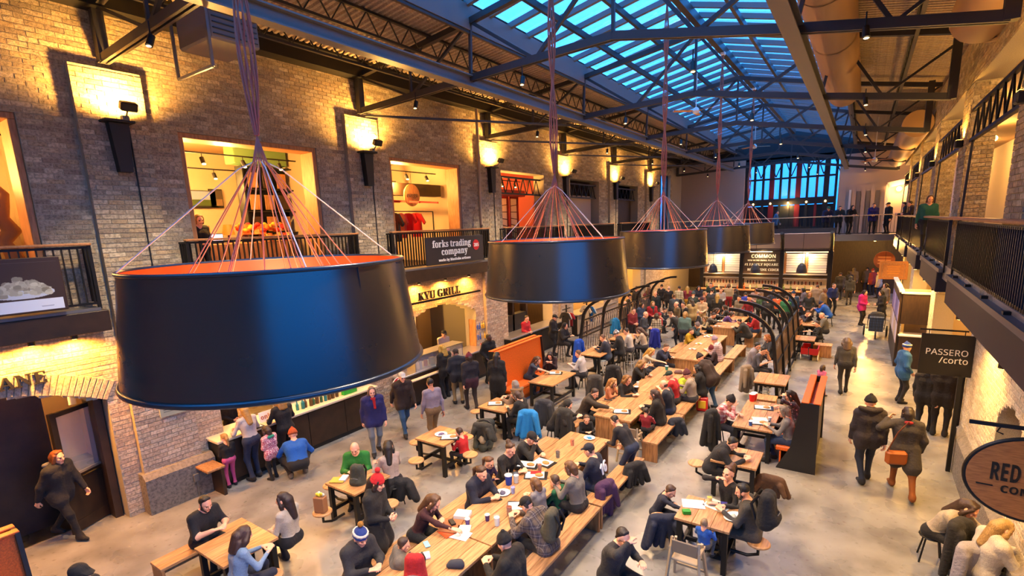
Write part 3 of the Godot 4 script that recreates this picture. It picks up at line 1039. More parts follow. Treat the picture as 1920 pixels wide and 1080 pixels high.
func board_image() -> ImageTexture:
	# print on the food poster: a heap of pale dumplings on a grey cloth, brown above, white band below
	var im := Image.create(160, 128, false, Image.FORMAT_RGB8)
	im.fill(Color(0.20, 0.14, 0.12))
	im.fill_rect(Rect2i(0, 98, 160, 30), Color(0.80, 0.84, 0.90))
	var r := RandomNumberGenerator.new()
	r.seed = 4
	for pass_ in 2:
		for k in 150 if pass_ else 1:
			var cx := 78.0 + (r.randf() - 0.5) * 112.0
			var cy := 74.0 - r.randf() * 40.0 * (1.0 - absf(cx - 78.0) / 70.0) + r.randf() * 10
			var rad := r.randf_range(3, 7)
			var cc := Color(0.72, 0.72, 0.66).lerp(Color(0.40, 0.38, 0.33), r.randf() * 0.8)
			if not pass_:
				cx = 78; cy = 78; rad = 16; cc = Color(0.7, 0.74, 0.8)
			for y in range(maxi(0, int(cy - rad)), mini(127, int(cy + rad))):
				var wx := rad * (4.2 if not pass_ else 1.4)
				for x in range(maxi(0, int(cx - wx)), mini(159, int(cx + wx))):
					if pow((x - cx) / wx, 2) + pow((y - cy) / rad, 2) < 1.0: im.set_pixel(x, y, cc)
	for k in 26: im.set_pixel(112 + k, 116 + (k % 3), Color(0.2, 0.25, 0.4))
	return ImageTexture.create_from_image(im)

func upper_shop_contents() -> void:
	# bay 1: poster board on the railing, white panel and a driftwood column inside
	var t := thing("poster_board", "dark framed poster of a heap of pale dumplings on the balcony rail", "poster", Vector3(-10.74, 4.57, -2.28))
	var s := sh()
	s.bev(Vector3(0, 0, 0), Vector3(0.05, 0.86, 1.04), 0.012)
	part("frame", s, col(Color(0.20, 0.13, 0.11), 0.5), t)
	var q := QuadMesh.new()
	q.size = Vector2(0.94, 0.76)
	var pm := mat("poster_print", Color(1, 1, 1), 0.5)
	pm.albedo_texture = board_image()
	part("print", q, pm, t, Transform3D(Basis(Vector3.UP, PI / 2), Vector3(0.027, -0.02, 0)))
	s = sh()
	s.bev(Vector3(0, 1.0, 0), Vector3(0.08, 2.0, 0.62), 0.01)
	single("notice_panel", s, col(Color(0.62, 0.60, 0.66)), T(-12.2, 4.05, -2.0), "pale lilac display panel behind the balcony rail", "panel")
	s = sh()
	var pts := []
	for k in 12: pts.append(Vector3(0.05 * sin(k * 1.7), 2.2 * k / 11.0, 0.07 * sin(k * 2.3 + 1)))
	s.tube(pts, [0.16, 0.14, 0.15, 0.11, 0.15, 0.12, 0.1, 0.14, 0.1, 0.12, 0.08, 0.04], 9)
	single("driftwood_column", s, col(Color(0.62, 0.40, 0.18), 0.8), T(-12.1, 4.05, -2.55), "gnarled driftwood column beside the wooden jamb", "sculpture")
	s = sh()
	s.bev(Vector3(0, 0, 0), Vector3(1.6, 0.55, 2.2), 0.03)
	single("air_conditioner", s, M.white, T(-14.2, 6.1, -1.7), "white box air unit high inside the first upper shop", "heater")
	# gift shop
	picture(on_x(373, 373, -16.45), 1.1, 0.5, Color(0.55, 0.6, 0.75), Color(0.25, 0.32, 0.12), "wide landscape picture on the gift shop back wall")
	picture(on_x(405, 372, -16.45), 0.4, 0.55, Color(0.3, 0.25, 0.2), Color(0.5, 0.4, 0.3), "small dark picture beside the landscape picture")
	s = sh()
	s.box(Vector3(0, 1.6, 0), Vector3(0.3, 3.2, 0.3))
	single("shop_column", s, M.cream, T(-15.2, 4.05, -6.35), "square cream column inside the gift shop", "column")
	var b := bookcase("display_shelf", Vector3(-13.9, 4.05, -8.45), 90, 1.5, 3.0, 0.35, 5, M.black, "tall black shelf of wooden boards by the gift shop jamb", "shelf")
	for k in 5:
		for j in 3:
			var bs := sh()
			bs.bev(Vector3(0, 0.2, 0), Vector3(0.03, 0.4, 0.28), 0.004)
			single("wooden_board", bs, [M.frame_wood, M.bench_wood, M.dark_wood][(k + j) % 3], T(-13.8, 4.15 + 0.586 * k, -8.0 - 0.42 * j), "wooden serving board, %s in %s row of the tall black gift shelf" % [ORD[j], ORD[k]], "board", "serving boards on the gift shop shelf")
	s = sh()
	s.bev(Vector3(0, 0.5, 0), Vector3(0.7, 1.0, 3.2), 0.02)
	single("shop_counter", s, M.frame_wood, T(-13.3, 4.05, -6.9), "wooden sales counter inside the gift shop", "counter")
	t = thing("laptop", "open laptop with bright screen on the gift shop counter", "laptop", Vector3(-13.2, 5.05, -6.6), 90)
	s = sh()
	s.bev(Vector3(0, 0.01, 0), Vector3(0.34, 0.02, 0.24), 0.004)
	part("keyboard", s, M.black, t)
	s = sh()
	s.bev(Vector3(0, 0.13, -0.13), Vector3(0.34, 0.24, 0.015), 0.004)
	var scr := part("lid", s, M.black, t)
	s = sh()
	s.box(Vector3(0, 0.13, -0.121), Vector3(0.31, 0.2, 0.004))
	part("screen", s, glow(Color(0.85, 0.8, 0.95), 0.9), scr)
	for k in 3:
		t = thing("table_lamp", "small lamp with orange shade, %s beside the laptop" % ORD[k], "lamp", Vector3(-13.4, 5.05, -6.95 - 0.42 * k), 0, "orange lamps in the gift shop")
		s = sh()
		s.lathe([Vector2(0, 0), Vector2(0.08, 0.0), Vector2(0.03, 0.05), Vector2(0.02, 0.25)], 10)
		part("base", s, M.dark_wood, t)
		s = sh()
		s.lathe([Vector2(0.16, 0.2), Vector2(0.1, 0.46)], 12)
		part("shade", s, glow(Color(0.95, 0.35, 0.08), 0.8), t)
	goods("jar", Vector3(-13.0, 5.05, -7.6), Vector3(-13.0, 5.05, -8.4), 9, [Color(0.8, 0.4, 0.1), Color(0.7, 0.2, 0.1), Color(0.85, 0.65, 0.25)], 0.2, "on the gift shop counter", "ornaments in the gift shop")
	for k in 3:
		var bc := bookcase("display_shelf", Vector3(-16.2, 4.05, -5.6 - 0.9 * k), 90, 0.8, 1.5, 0.3, 4, M.frame_wood, ["low wooden shelf under the landscape picture", "low wooden shelf beside the cream column", "low wooden shelf behind the gift shop counter"][k], "shelf")
		for r in 4: goods("box", Vector3(-16.15, 4.12 + 0.36 * r, -5.3 - 0.9 * k), Vector3(-16.15, 4.12 + 0.36 * r, -5.9 - 0.9 * k), 4, [Color(0.8, 0.75, 0.6), Color(0.4, 0.35, 0.3), Color(0.6, 0.65, 0.45)], 0.16, "%s row of low gift shelf %s" % [ORD[r], ORD[k]], "gifts on the low shelves")
	for k in 3:
		t = thing("flower_arrangement", ["orange flower arrangement beside the laptop", "crimson and orange flower arrangement on the gift shop counter", "golden flower arrangement at the shelf end of the gift shop counter"][k], "flowers", Vector3(-13.35, 5.05, -7.35 - 0.45 * k))
		s = sh()
		s.lathe([Vector2(0, 0), Vector2(0.07, 0), Vector2(0.1, 0.12), Vector2(0.06, 0.2), Vector2(0, 0.2)], 10)
		part("vase", s, M.dark_wood, t)
		for j in 9:
			s = sh()
			var a := j * 2.4
			s.ball(Vector3(cos(a) * 0.13, 0.3 + 0.05 * (j % 4), sin(a) * 0.16), Vector3(0.07, 0.06, 0.07), 7, 5)
			part("blossom", s, col([Color(0.85, 0.42, 0.08), Color(0.75, 0.12, 0.08), Color(0.88, 0.62, 0.15)][(j + k) % 3]), t)
	s = sh()
	s.bev(Vector3.ZERO, Vector3(0.5, 0.5, 1.5), 0.02)
	single("wall_cupboard", s, col(Color(0.42, 0.55, 0.34)), T(-14.0, 7.35, -8.3), "pale green cupboard above the tall black gift shelf", "cupboard")
	# clothes shop
	t = thing("hanging_sign", "round pale hanging sign with a shop name in the clothes shop", "sign", on_x(772, 366, -12.6))
	s = sh()
	s.lathe([Vector2(0, -0.02), Vector2(0.36, -0.02), Vector2(0.36, 0.02), Vector2(0, 0.02)], 24, Vector3.ZERO, Basis(Vector3.BACK, PI / 2))
	part("disc", s, M.frame_wood, t)
	lettering("evego", t, col(Color(0.25, 0.2, 0.15)), Transform3D(Basis(Vector3.UP, PI / 2), Vector3(0.025, 0, 0)), 0.14, 0.01, true)
	s = sh()
	s.bar(Vector3(0, 0.35, 0), Vector3(0, 0.75, 0), 0.01)
	part("wire", s, M.black, t)
	s = sh()
	s.box(Vector3(0, 0, 0), Vector3(0.3, 0.4, 4.6))
	single("ceiling_beam", s, M.dark_wood, T(-12.9, 6.55, -12.1), "dark wooden beam across the clothes shop", "beam")
	for k in 4:
		s = sh()
		s.bar(Vector3(-14.5, 6.3, -10.4 - 0.9 * k), Vector3(-12.2, 6.1, -10.9 - 0.9 * k), 0.06)
		single("red_rafter", s, col(Color(0.62, 0.13, 0.07)), T(0, 0, 0), "red painted rafter, %s under the clothes shop ceiling" % ORD[k], "rafter", "red rafters in the clothes shop")
	s = sh()
	s.bar(Vector3(0, 1.75, -1.4), Vector3(0, 1.75, 1.4), 0.03)
	for e in [-1.4, 1.4]: s.bar(Vector3(0, 0, e), Vector3(0, 1.75, e), 0.03)
	single("clothes_rail", s, M.black, T(-12.2, 4.05, -11.9), "black clothes rail behind the dark shop sign", "rack")
	goods("garment", Vector3(-12.2, 5.72, -10.75), Vector3(-12.2, 5.72, -12.6), 6, [Color(0.75, 0.05, 0.08), Color(0.08, 0.13, 0.28), Color(0.7, 0.1, 0.1), Color(0.1, 0.1, 0.12)], 1.0, "on the black clothes rail", "shirts in the clothes shop")
	for k in 3:
		bookcase("display_shelf", Vector3(-15.8, 4.05, -10.6 - 1.1 * k), 90, 1.0, 2.2, 0.35, 5, M.white, ["white shelf at the left of the clothes shop back wall", "white shelf in the middle of the clothes shop back wall", "white shelf at the right of the clothes shop back wall"][k], "shelf")
		for r in 5: goods("box", Vector3(-15.75, 4.12 + 0.43 * r, -10.2 - 1.1 * k), Vector3(-15.75, 4.12 + 0.43 * r, -11.0 - 1.1 * k), 4, [Color(0.85, 0.8, 0.7), Color(0.7, 0.2, 0.15), Color(0.3, 0.3, 0.35), Color(0.75, 0.6, 0.3)], 0.18, "%s row of white clothes shelf %s" % [ORD[r], ORD[k]], "goods on the white shelves")
	# dark sign board on the third balcony
	t = thing("shop_sign", "dark sign board with white lettering on the balcony rail of the clothes shop", "sign", Vector3(-10.77, 4.55, -12.72))
	s = sh()
	s.bev(Vector3.ZERO, Vector3(0.06, 0.84, 2.8), 0.012)
	part("board", s, col(Color(0.13, 0.125, 0.15), 0.5), t)
	var tw := col(Color(0.92, 0.92, 0.9))
	var rot := Basis(Vector3.UP, PI / 2)
	lettering("forks trading", t, tw, Transform3D(rot, Vector3(0.035, 0.2, 0.2)), 0.2, 0.012, true, 700)
	lettering("company", t, tw, Transform3D(rot, Vector3(0.035, -0.04, 0.1)), 0.2, 0.012, true, 700)
	lettering("works by Manitoba artisans", t, tw, Transform3D(rot, Vector3(0.035, -0.29, 0.1)), 0.08, 0.012, true, 700)
	s = sh()
	s.lathe([Vector2(0, 0.0), Vector2(0.17, 0.0), Vector2(0.17, 0.012), Vector2(0, 0.012)], 24, Vector3(0.03, 0.1, -1.0), Basis(Vector3.FORWARD, PI / 2))
	part("red_seal", s, col(Color(0.70, 0.08, 0.1)), t)
	lettering("205", t, tw, Transform3D(rot, Vector3(0.048, 0.1, -1.0)), 0.11, 0.008, true, 700)
	# red lattice shop
	for k in 4:
		var zz := -16.3 - 0.75 * k
		t = thing("lattice_screen", ["first red lattice screen beside the left jamb", "second red lattice screen in the red shop", "third red lattice screen in the red shop", "last red lattice screen beside the right jamb"][k], "screen", Vector3(-12.4, 4.05, zz))
		s = sh()
		for e in [-0.3, 0.3]: s.box(Vector3(0, 1.2, e), Vector3(0.08, 2.4, 0.08))
		for y in [0.1, 2.35]: s.box(Vector3(0, y, 0), Vector3(0.08, 0.09, 0.6))
		part("frame", s, col(Color(0.66, 0.08, 0.04), 0.4), t)
		s = sh()
		s.box(Vector3(-0.02, 1.2, 0), Vector3(0.02, 2.2, 0.52))
		part("paper_panel", s, M.paper, t)
		for r in 7:
			s = sh()
			s.bar(Vector3(0.02, 0.25 + 0.3 * r, -0.25), Vector3(0.02, 0.5 + 0.25 * r, 0.25), 0.025)
			part("slat", s, col(Color(0.25, 0.18, 0.08)), t)
	s = sh()
	s.box(Vector3.ZERO, Vector3(0.3, 0.25, 3.1))
	single("red_beam", s, col(Color(0.62, 0.08, 0.04), 0.4), T(-12.2, 6.55, -17.4), "red beam over the lattice screens", "beam")
	# open web girders across the last openings
	for i in range(3, 6):
		var c := -1.2 - 5.45 * i
		t = thing("lintel_girder", "black open web girder across the upper opening, %s" % ["red lattice bay", "beige infill bay", "dark brown bay"][i - 3], "girder", Vector3(XL - 0.2, 6.45, c))
		s = sh()
		for y in [0.0, 0.6]: s.box(Vector3(0, y, 0), Vector3(0.08, 0.06, 3.1))
		part("chords", s, M.iron, t)
		for k in 6:
			s = sh()
			var z0 := -1.5 + 0.5 * k
			s.bar(Vector3(0, 0, z0), Vector3(0, 0.6, z0 + 0.25), 0.03)
			s.bar(Vector3(0, 0.6, z0 + 0.25), Vector3(0, 0, z0 + 0.5), 0.03)
			part("web", s, M.iron, t)
		if i > 3:
			s = sh()
			s.box(Vector3(XL - 0.45, 5.3, c - 0.3), Vector3(0.1, 2.5, 2.3))
			struct("wall_infill", s, [M.beige_wall, M.dark_wood][i - 4], ["beige infill wall in the upper opening", "dark brown double door in the last upper opening"][i - 4], "wall")
	# tall blue window near the end of the brick wall
	t = thing("window_1", "tall narrow window showing blue dusk near the end of the brick wall", "window", Vector3(XL - 0.25, 4.4, -35.1))
	t.set_meta("kind", "structure")
	for k in 4:
		s = sh()
		s.box(Vector3(0, 1.9, -1.1 + 0.73 * k), Vector3(0.12, 3.8, 0.1))
		part("mullion", s, M.iron, t)
	for k in 3:
		s = sh()
		s.box(Vector3(0, 1.9, -0.73 + 0.73 * k), Vector3(0.012, 3.7, 0.62))
		part("pane", s, M.pane, t)

func first_arch() -> void:
	var t := thing("arch_letters", "black raised shop letters above the first arch", "sign")
	lettering("ANE", t, M.black, Transform3D(Basis(Vector3.UP, PI / 2), Vector3(XL + 0.06, 3.03, -2.13)), 0.2, 0.05, true, 700)
	t = thing("door_1", "dark framed glass door standing open under the first arch", "door", Vector3(-11.65, 0, -2.85), 25)
	t.set_meta("kind", "structure")
	var s := sh()
	for e in [-0.45, 0.45]: s.box(Vector3(0, 1.15, e), Vector3(0.06, 2.3, 0.1))
	for y in [0.12, 1.05, 2.25]: s.box(Vector3(0, y, 0), Vector3(0.06, 0.2 if y < 1 else 0.08, 0.9))
	part("door_frame", s, M.dark_wood, t)
	s = sh()
	s.box(Vector3(0, 1.65, 0), Vector3(0.012, 1.1, 0.8))
	part("pane", s, M.case_glass, t)
	s = sh()
	s.bar(Vector3(0.07, 1.1, -0.35), Vector3(0.07, 1.1, 0.35), 0.04)
	part("push_bar", s, M.steel, t)
	s = sh()
	s.box(Vector3(0, 0.58, 0), Vector3(0.04, 0.8, 0.8))
	part("kick_panel", s, M.dark_wood, t)
	s = sh()
	s.box(Vector3(-11.72, 1.3, -3.1), Vector3(0.6, 2.6, 0.12))
	struct("trim_3", s, M.dark_wood, "dark door jamb under the first arch", "frame")
	s = sh()
	s.box(Vector3(0, 1.3, 0), Vector3(0.14, 2.6, 1.15))
	single("dark_partition", s, M.dark_wood, T(-12.3, 0, -1.95), "tall dark brown partition panel inside the first arch", "panel")
	s = sh()
	s.box(Vector3(0, 1.3, 0), Vector3(0.1, 2.6, 1.4))
	single("yellow_partition", s, col(Color(0.85, 0.55, 0.12)), T(-13.4, 0, -1.0), "yellow painted partition inside the first arch", "panel")
	t = thing("track_spot", "white cylinder spotlight behind the open glass door", "light", Vector3(-12.4, 2.15, -3.0))
	s = sh()
	s.tube([Vector3(0, 0.25, 0), Vector3(0.05, 0, 0.02)], 0.06, 12)
	part("can", s, M.white, t)
	s = sh()
	s.bar(Vector3(0, 0.2, 0), Vector3(0, 1.1, 0), 0.012)
	part("stem", s, M.black, t)

func counter_run(label: String, z0: float, z1: float, h: float, front: Material, top: Material) -> Node3D:
	var t := thing("shop_counter", label, "counter", Vector3(-11.0, 0, (z0 + z1) * 0.5))
	var l := absf(z1 - z0)
	var s := sh()
	s.box(Vector3(-0.15, h * 0.5, 0), Vector3(0.72, h - 0.1, l))
	part("body", s, M.black, t)
	var n := int(ceil(l / 1.2))
	for k in n:
		s = sh()
		s.bev(Vector3(0.22, h * 0.5 + 0.02, -l * 0.5 + (k + 0.5) * l / n), Vector3(0.03, h - 0.16, l / n - 0.012), 0.004)
		part("front_panel", s, front, t)
	s = sh()
	s.bev(Vector3(-0.13, h, 0), Vector3(0.84, 0.06, l + 0.06), 0.012)
	part("worktop", s, top, t)
	s = sh()
	s.box(Vector3(0.2, 0.05, 0), Vector3(0.04, 0.1, l))
	part("kick_board", s, M.black, t)
	return t

func long_counter() -> void:
	counter_run("long brown fronted counter with pale worktop beside the first brick pier", -4.75, -9.0, 1.02, M.dark_wood, col(Color(0.80, 0.74, 0.62), 0.35))
	var t := thing("counter_end_shelf", "low wooden end shelf at the near end of the long counter", "shelf", Vector3(-10.66, 0, -4.5))
	var s := sh()
	s.bev(Vector3(0, 0.62, 0), Vector3(0.5, 0.05, 0.36), 0.01)
	part("board", s, M.bench_wood, t)
	s = sh()
	s.box(Vector3(0, 0.3, -0.12), Vector3(0.44, 0.6, 0.06))
	part("upright", s, M.dark_wood, t)
	goods("bottle", Vector3(-10.95, 1.05, -6.7), Vector3(-10.95, 1.05, -7.9), 11, [Color(0.15, 0.35, 0.2), Color(0.5, 0.15, 0.1), Color(0.35, 0.25, 0.1), Color(0.1, 0.45, 0.45)], 0.26, "on the long counter", "bottles on the long counter")
	goods("box", Vector3(-10.9, 1.05, -8.0), Vector3(-10.9, 1.05, -8.4), 3, [Color(0.15, 0.65, 0.2)], 0.26, "past the bottles on the long counter", "green cartons on the counter")
	t = thing("menu_card", "white menu card standing on the long counter", "card", Vector3(-10.95, 1.05, -5.95), 90)
	s = sh()
	s.bev(Vector3(0, 0.12, 0), Vector3(0.34, 0.24, 0.015), 0.004, Basis(Vector3.RIGHT, -0.2))
	part("card", s, M.white, t)
	lettering("only", t, col(Color(0.7, 0.4, 0.2)), Transform3D(Basis(Vector3.RIGHT, -0.2), Vector3(0, 0.12, 0.012)), 0.1, 0.004, false, 700)
	for k in 3:
		s = sh()
		s.box(Vector3(0, 0.22, 0), Vector3(0.012, 0.44, 0.9))
		single("sneeze_guard", s, M.case_glass, T(-10.98, 1.05, -6.6 - 1.0 * k), "clear glass guard, %s along the long counter" % ORD[k], "glass", "glass guards on the long counter")
	t = thing("card_tray", "black framed tray mat beside the menu card", "tray", Vector3(-10.85, 1.055, -5.55))
	s = sh()
	s.bev(Vector3.ZERO, Vector3(0.32, 0.014, 0.42), 0.004)
	part("mat", s, M.black, t)
	s = sh()
	s.box(Vector3(0, 0.009, 0), Vector3(0.24, 0.004, 0.34))
	part("paper", s, M.white, t)
	bookcase("back_shelf", Vector3(-15.4, 0, -6.2), 90, 2.4, 2.2, 0.4, 4, M.frame_wood, "wooden back shelf behind the long counter", "shelf")
	for r in 4: goods("jar", Vector3(-15.35, 0.1 + 0.53 * r, -5.2), Vector3(-15.35, 0.1 + 0.53 * r, -7.2), 8, [Color(0.7, 0.65, 0.5), Color(0.4, 0.5, 0.3), Color(0.6, 0.35, 0.2)], 0.2, "%s row behind the long counter" % ORD[r], "jars on the back shelf")

func grill() -> void:
	counter_run("dark grill counter with steel top under the grill sign", -9.9, -14.6, 1.0, M.dark_wood, M.steel)
	var t := thing("tray_rail", "white tray rail along the front of the grill counter", "rail", Vector3(-10.62, 0.86, -11.0))
	var s := sh()
	s.bev(Vector3.ZERO, Vector3(0.16, 0.04, 2.6), 0.01)
	part("ledge", s, M.cream, t)
	for k in 3:
		s = sh()
		s.bar(Vector3(0, -0.02, -1.1 + 1.1 * k), Vector3(-0.12, -0.2, -1.1 + 1.1 * k), 0.03)
		part("bracket", s, M.steel, t)
	t = thing("glass_case", "glass food case on the grill counter", "case", Vector3(-11.0, 1.03, -11.7))
	s = sh()
	s.box(Vector3(0.2, 0.22, 0), Vector3(0.012, 0.44, 2.2))
	part("front_glass", s, M.case_glass, t)
	s = sh()
	s.box(Vector3(0.0, 0.45, 0), Vector3(0.5, 0.02, 2.24))
	part("top", s, M.steel, t)
	for k in 3:
		s = sh()
		s.box(Vector3(0.19, 0.22, -1.1 + 1.1 * k), Vector3(0.02, 0.44, 0.02))
		part("post", s, M.steel, t)
	goods("box", Vector3(-11.0, 1.03, -10.8), Vector3(-11.0, 1.03, -12.7), 7, [Color(0.75, 0.4, 0.2), Color(0.6, 0.2, 0.12), Color(0.75, 0.65, 0.3), Color(0.8, 0.76, 0.68)], 0.2, "inside the grill's glass case", "food tubs in the glass case")
	t = thing("grill_sign", "black serif letters of the grill standing on a beam above the arch", "sign", Vector3(XL + 0.35, 3.1, -12.3))
	s = sh()
	s.box(Vector3(0, -0.03, 0), Vector3(0.08, 0.06, 3.3))
	part("beam", s, M.iron, t)
	lettering("KYU GRILL", t, M.black, Transform3D(Basis(Vector3.UP, PI / 2), Vector3(0, 0.14, 0.38)), 0.25, 0.05, true, 700)
	t = thing("flower_roundel", "round red sign with white flower on the grill counter front", "sign", Vector3(-10.55, 0.92, -9.62))
	s = sh()
	s.lathe([Vector2(0, -0.012), Vector2(0.235, -0.012), Vector2(0.235, 0.012), Vector2(0, 0.012)], 32, Vector3.ZERO, Basis(Vector3.FORWARD, PI / 2))
	part("rim", s, M.white, t)
	s = sh()
	s.lathe([Vector2(0, -0.016), Vector2(0.215, -0.016), Vector2(0.215, 0.016), Vector2(0, 0.016)], 32, Vector3.ZERO, Basis(Vector3.FORWARD, PI / 2))
	part("disc", s, col(Color(0.78, 0.05, 0.1), 0.5), t)
	for k in 5:
		s = sh()
		var a := TAU * k / 5.0 + PI / 2
		s.ball(Vector3(0.016, sin(a) * 0.105, -cos(a) * 0.105), Vector3(0.012, 0.085, 0.058), 12, 8)
		var o := part("petal", s, M.white, t)
		o.transform = Transform3D(Basis.IDENTITY, Vector3.ZERO)
	# grill back: hood, steel doors, menu screens, price sheets
	s = sh()
	s.box(Vector3(0, 1.4, 0), Vector3(0.5, 2.8, 1.5))
	single("steel_cold_room", s, col(Color(0.45, 0.38, 0.30), 0.4, 0.4), T(-13.6, 0, -13.3), "brown steel cold room behind the grill counter", "cold room")
	for k in 3:
		t = thing("menu_screen", ["blue menu screen nearest the long counter", "middle blue menu screen over the grill", "last blue menu screen over the grill"][k], "screen", Vector3(-12.2, 2.55, -9.95 - 0.62 * k))
		s = sh()
		s.bev(Vector3.ZERO, Vector3(0.05, 0.5, 0.58), 0.01)
		part("bezel", s, M.black, t)
		for r in 4:
			s = sh()
			s.box(Vector3(0.027, 0.17 - 0.11 * r, 0.04 * (r % 2)), Vector3(0.004, 0.07, 0.42))
			part("print_row", s, glow([Color(0.15, 0.2, 0.75), Color(0.6, 0.62, 0.8), Color(0.2, 0.25, 0.7), Color(0.75, 0.3, 0.3)][(r + k) % 4], 0.7), t)
	for k in 4:
		s = sh()
		s.box(Vector3.ZERO, Vector3(0.01, [0.42, 0.3, 0.5, 0.5][k], 0.28))
		single("price_sheet", s, M.white, T([-12.9, -12.9, -13.33, -13.33][k], [1.7, 2.0, 2.0, 1.95][k], [-10.6, -11.3, -12.75, -13.1][k]), ["white price sheet low on the grill back wall", "small white sheet beside the grill hood", "left white notice on the cold room", "right white notice on the cold room"][k], "notice")
	s = sh()
	s.prism(PackedVector2Array([Vector2(-0.5, 0), Vector2(0.5, 0), Vector2(0.5, 0.25), Vector2(0.2, 0.6), Vector2(-0.5, 0.6)]), 1.8, T(0, 0, 0))
	single("cooker_hood", s, col(Color(0.25, 0.24, 0.22), 0.35, 0.6), T(-13.2, 2.2, -11.2), "dark steel cooker hood over the grill", "hood")
	var b := bookcase("drink_shelf", Vector3(-11.35, 0, -14.35), 90, 0.6, 2.0, 0.3, 5, M.frame_wood, "narrow shelf of bottles beside the grill arch", "shelf")
	for r in 5: goods("bottle", Vector3(-11.2, 0.1 + 0.38 * r, -14.12), Vector3(-11.2, 0.1 + 0.38 * r, -14.58), 4, [Color(0.7, 0.2, 0.2), Color(0.2, 0.3, 0.6), Color(0.75, 0.6, 0.2), Color(0.4, 0.2, 0.4)], 0.24, "%s row of the narrow grill shelf" % ORD[r], "bottles beside the grill")

func far_left_shops() -> void:
	# black serving booth past the grill, then lit far shops
	counter_run("dark counter of the kitchen past the grill", -15.6, -20.2, 1.0, M.black, M.steel)
	counter_run("pale counter of the far left shop", -21.2, -25.8, 1.0, M.cream, M.steel)
	var t := thing("kitchen_front", "black panelled kitchen front with serving hatch past the grill", "kiosk", Vector3(-11.62, 0, -16.6))
	var s := sh()
	s.box(Vector3(0, 0.85, 0), Vector3(0.3, 1.7, 2.6))
	part("lower_panel", s, M.black, t)
	for e in [-1.3, -0.3, 1.3]:
		s = sh()
		s.box(Vector3(0, 1.5, e), Vector3(0.3, 3.0, 0.12))
		part("post", s, M.dark_wood, t)
	s = sh()
	s.box(Vector3(0, 2.85, 0), Vector3(0.3, 0.3, 2.7))
	part("lintel", s, M.black, t)
	var names := ["knit cap stand", "scarf stand"]
	for k in 2:
		s = sh()
		s.bar(Vector3(0, 0, 0), Vector3(0, 1.8, 0), 0.05)
		for j in 5: s.bar(Vector3(-0.35, 0.5 + 0.28 * j, 0), Vector3(0.35, 0.5 + 0.28 * j, 0), 0.03)
		single("coat_stand", s, M.black, T(-10.4, 0, -19.4 - 2.0 * k, 90), "black coat stand hung with wraps by the far left wall, " + ["first", "second"][k], "stand")
		goods("garment", Vector3(-10.35, 1.5, -19.1 - 2.0 * k), Vector3(-10.35, 1.35, -19.8 - 2.0 * k), 4, [Color(0.6, 0.1, 0.12), Color(0.1, 0.1, 0.12), Color(0.7, 0.68, 0.6), Color(0.1, 0.4, 0.6)], 0.8, "on the %s black coat stand" % ORD[k], "wraps on the coat stands")
	bookcase("wall_shelf", Vector3(-15.3, 0, -23.4), 90, 3.2, 2.6, 0.4, 5, M.white, "white back shelf of the far left shop", "shelf")
	for r in 5: goods("box", Vector3(-15.2, 0.1 + 0.5 * r, -22.0), Vector3(-15.2, 0.1 + 0.5 * r, -24.8), 7, [Color(0.8, 0.7, 0.5), Color(0.7, 0.3, 0.25), Color(0.3, 0.5, 0.6)], 0.26, "%s row in the far left shop" % ORD[r], "packets in the far left shop")
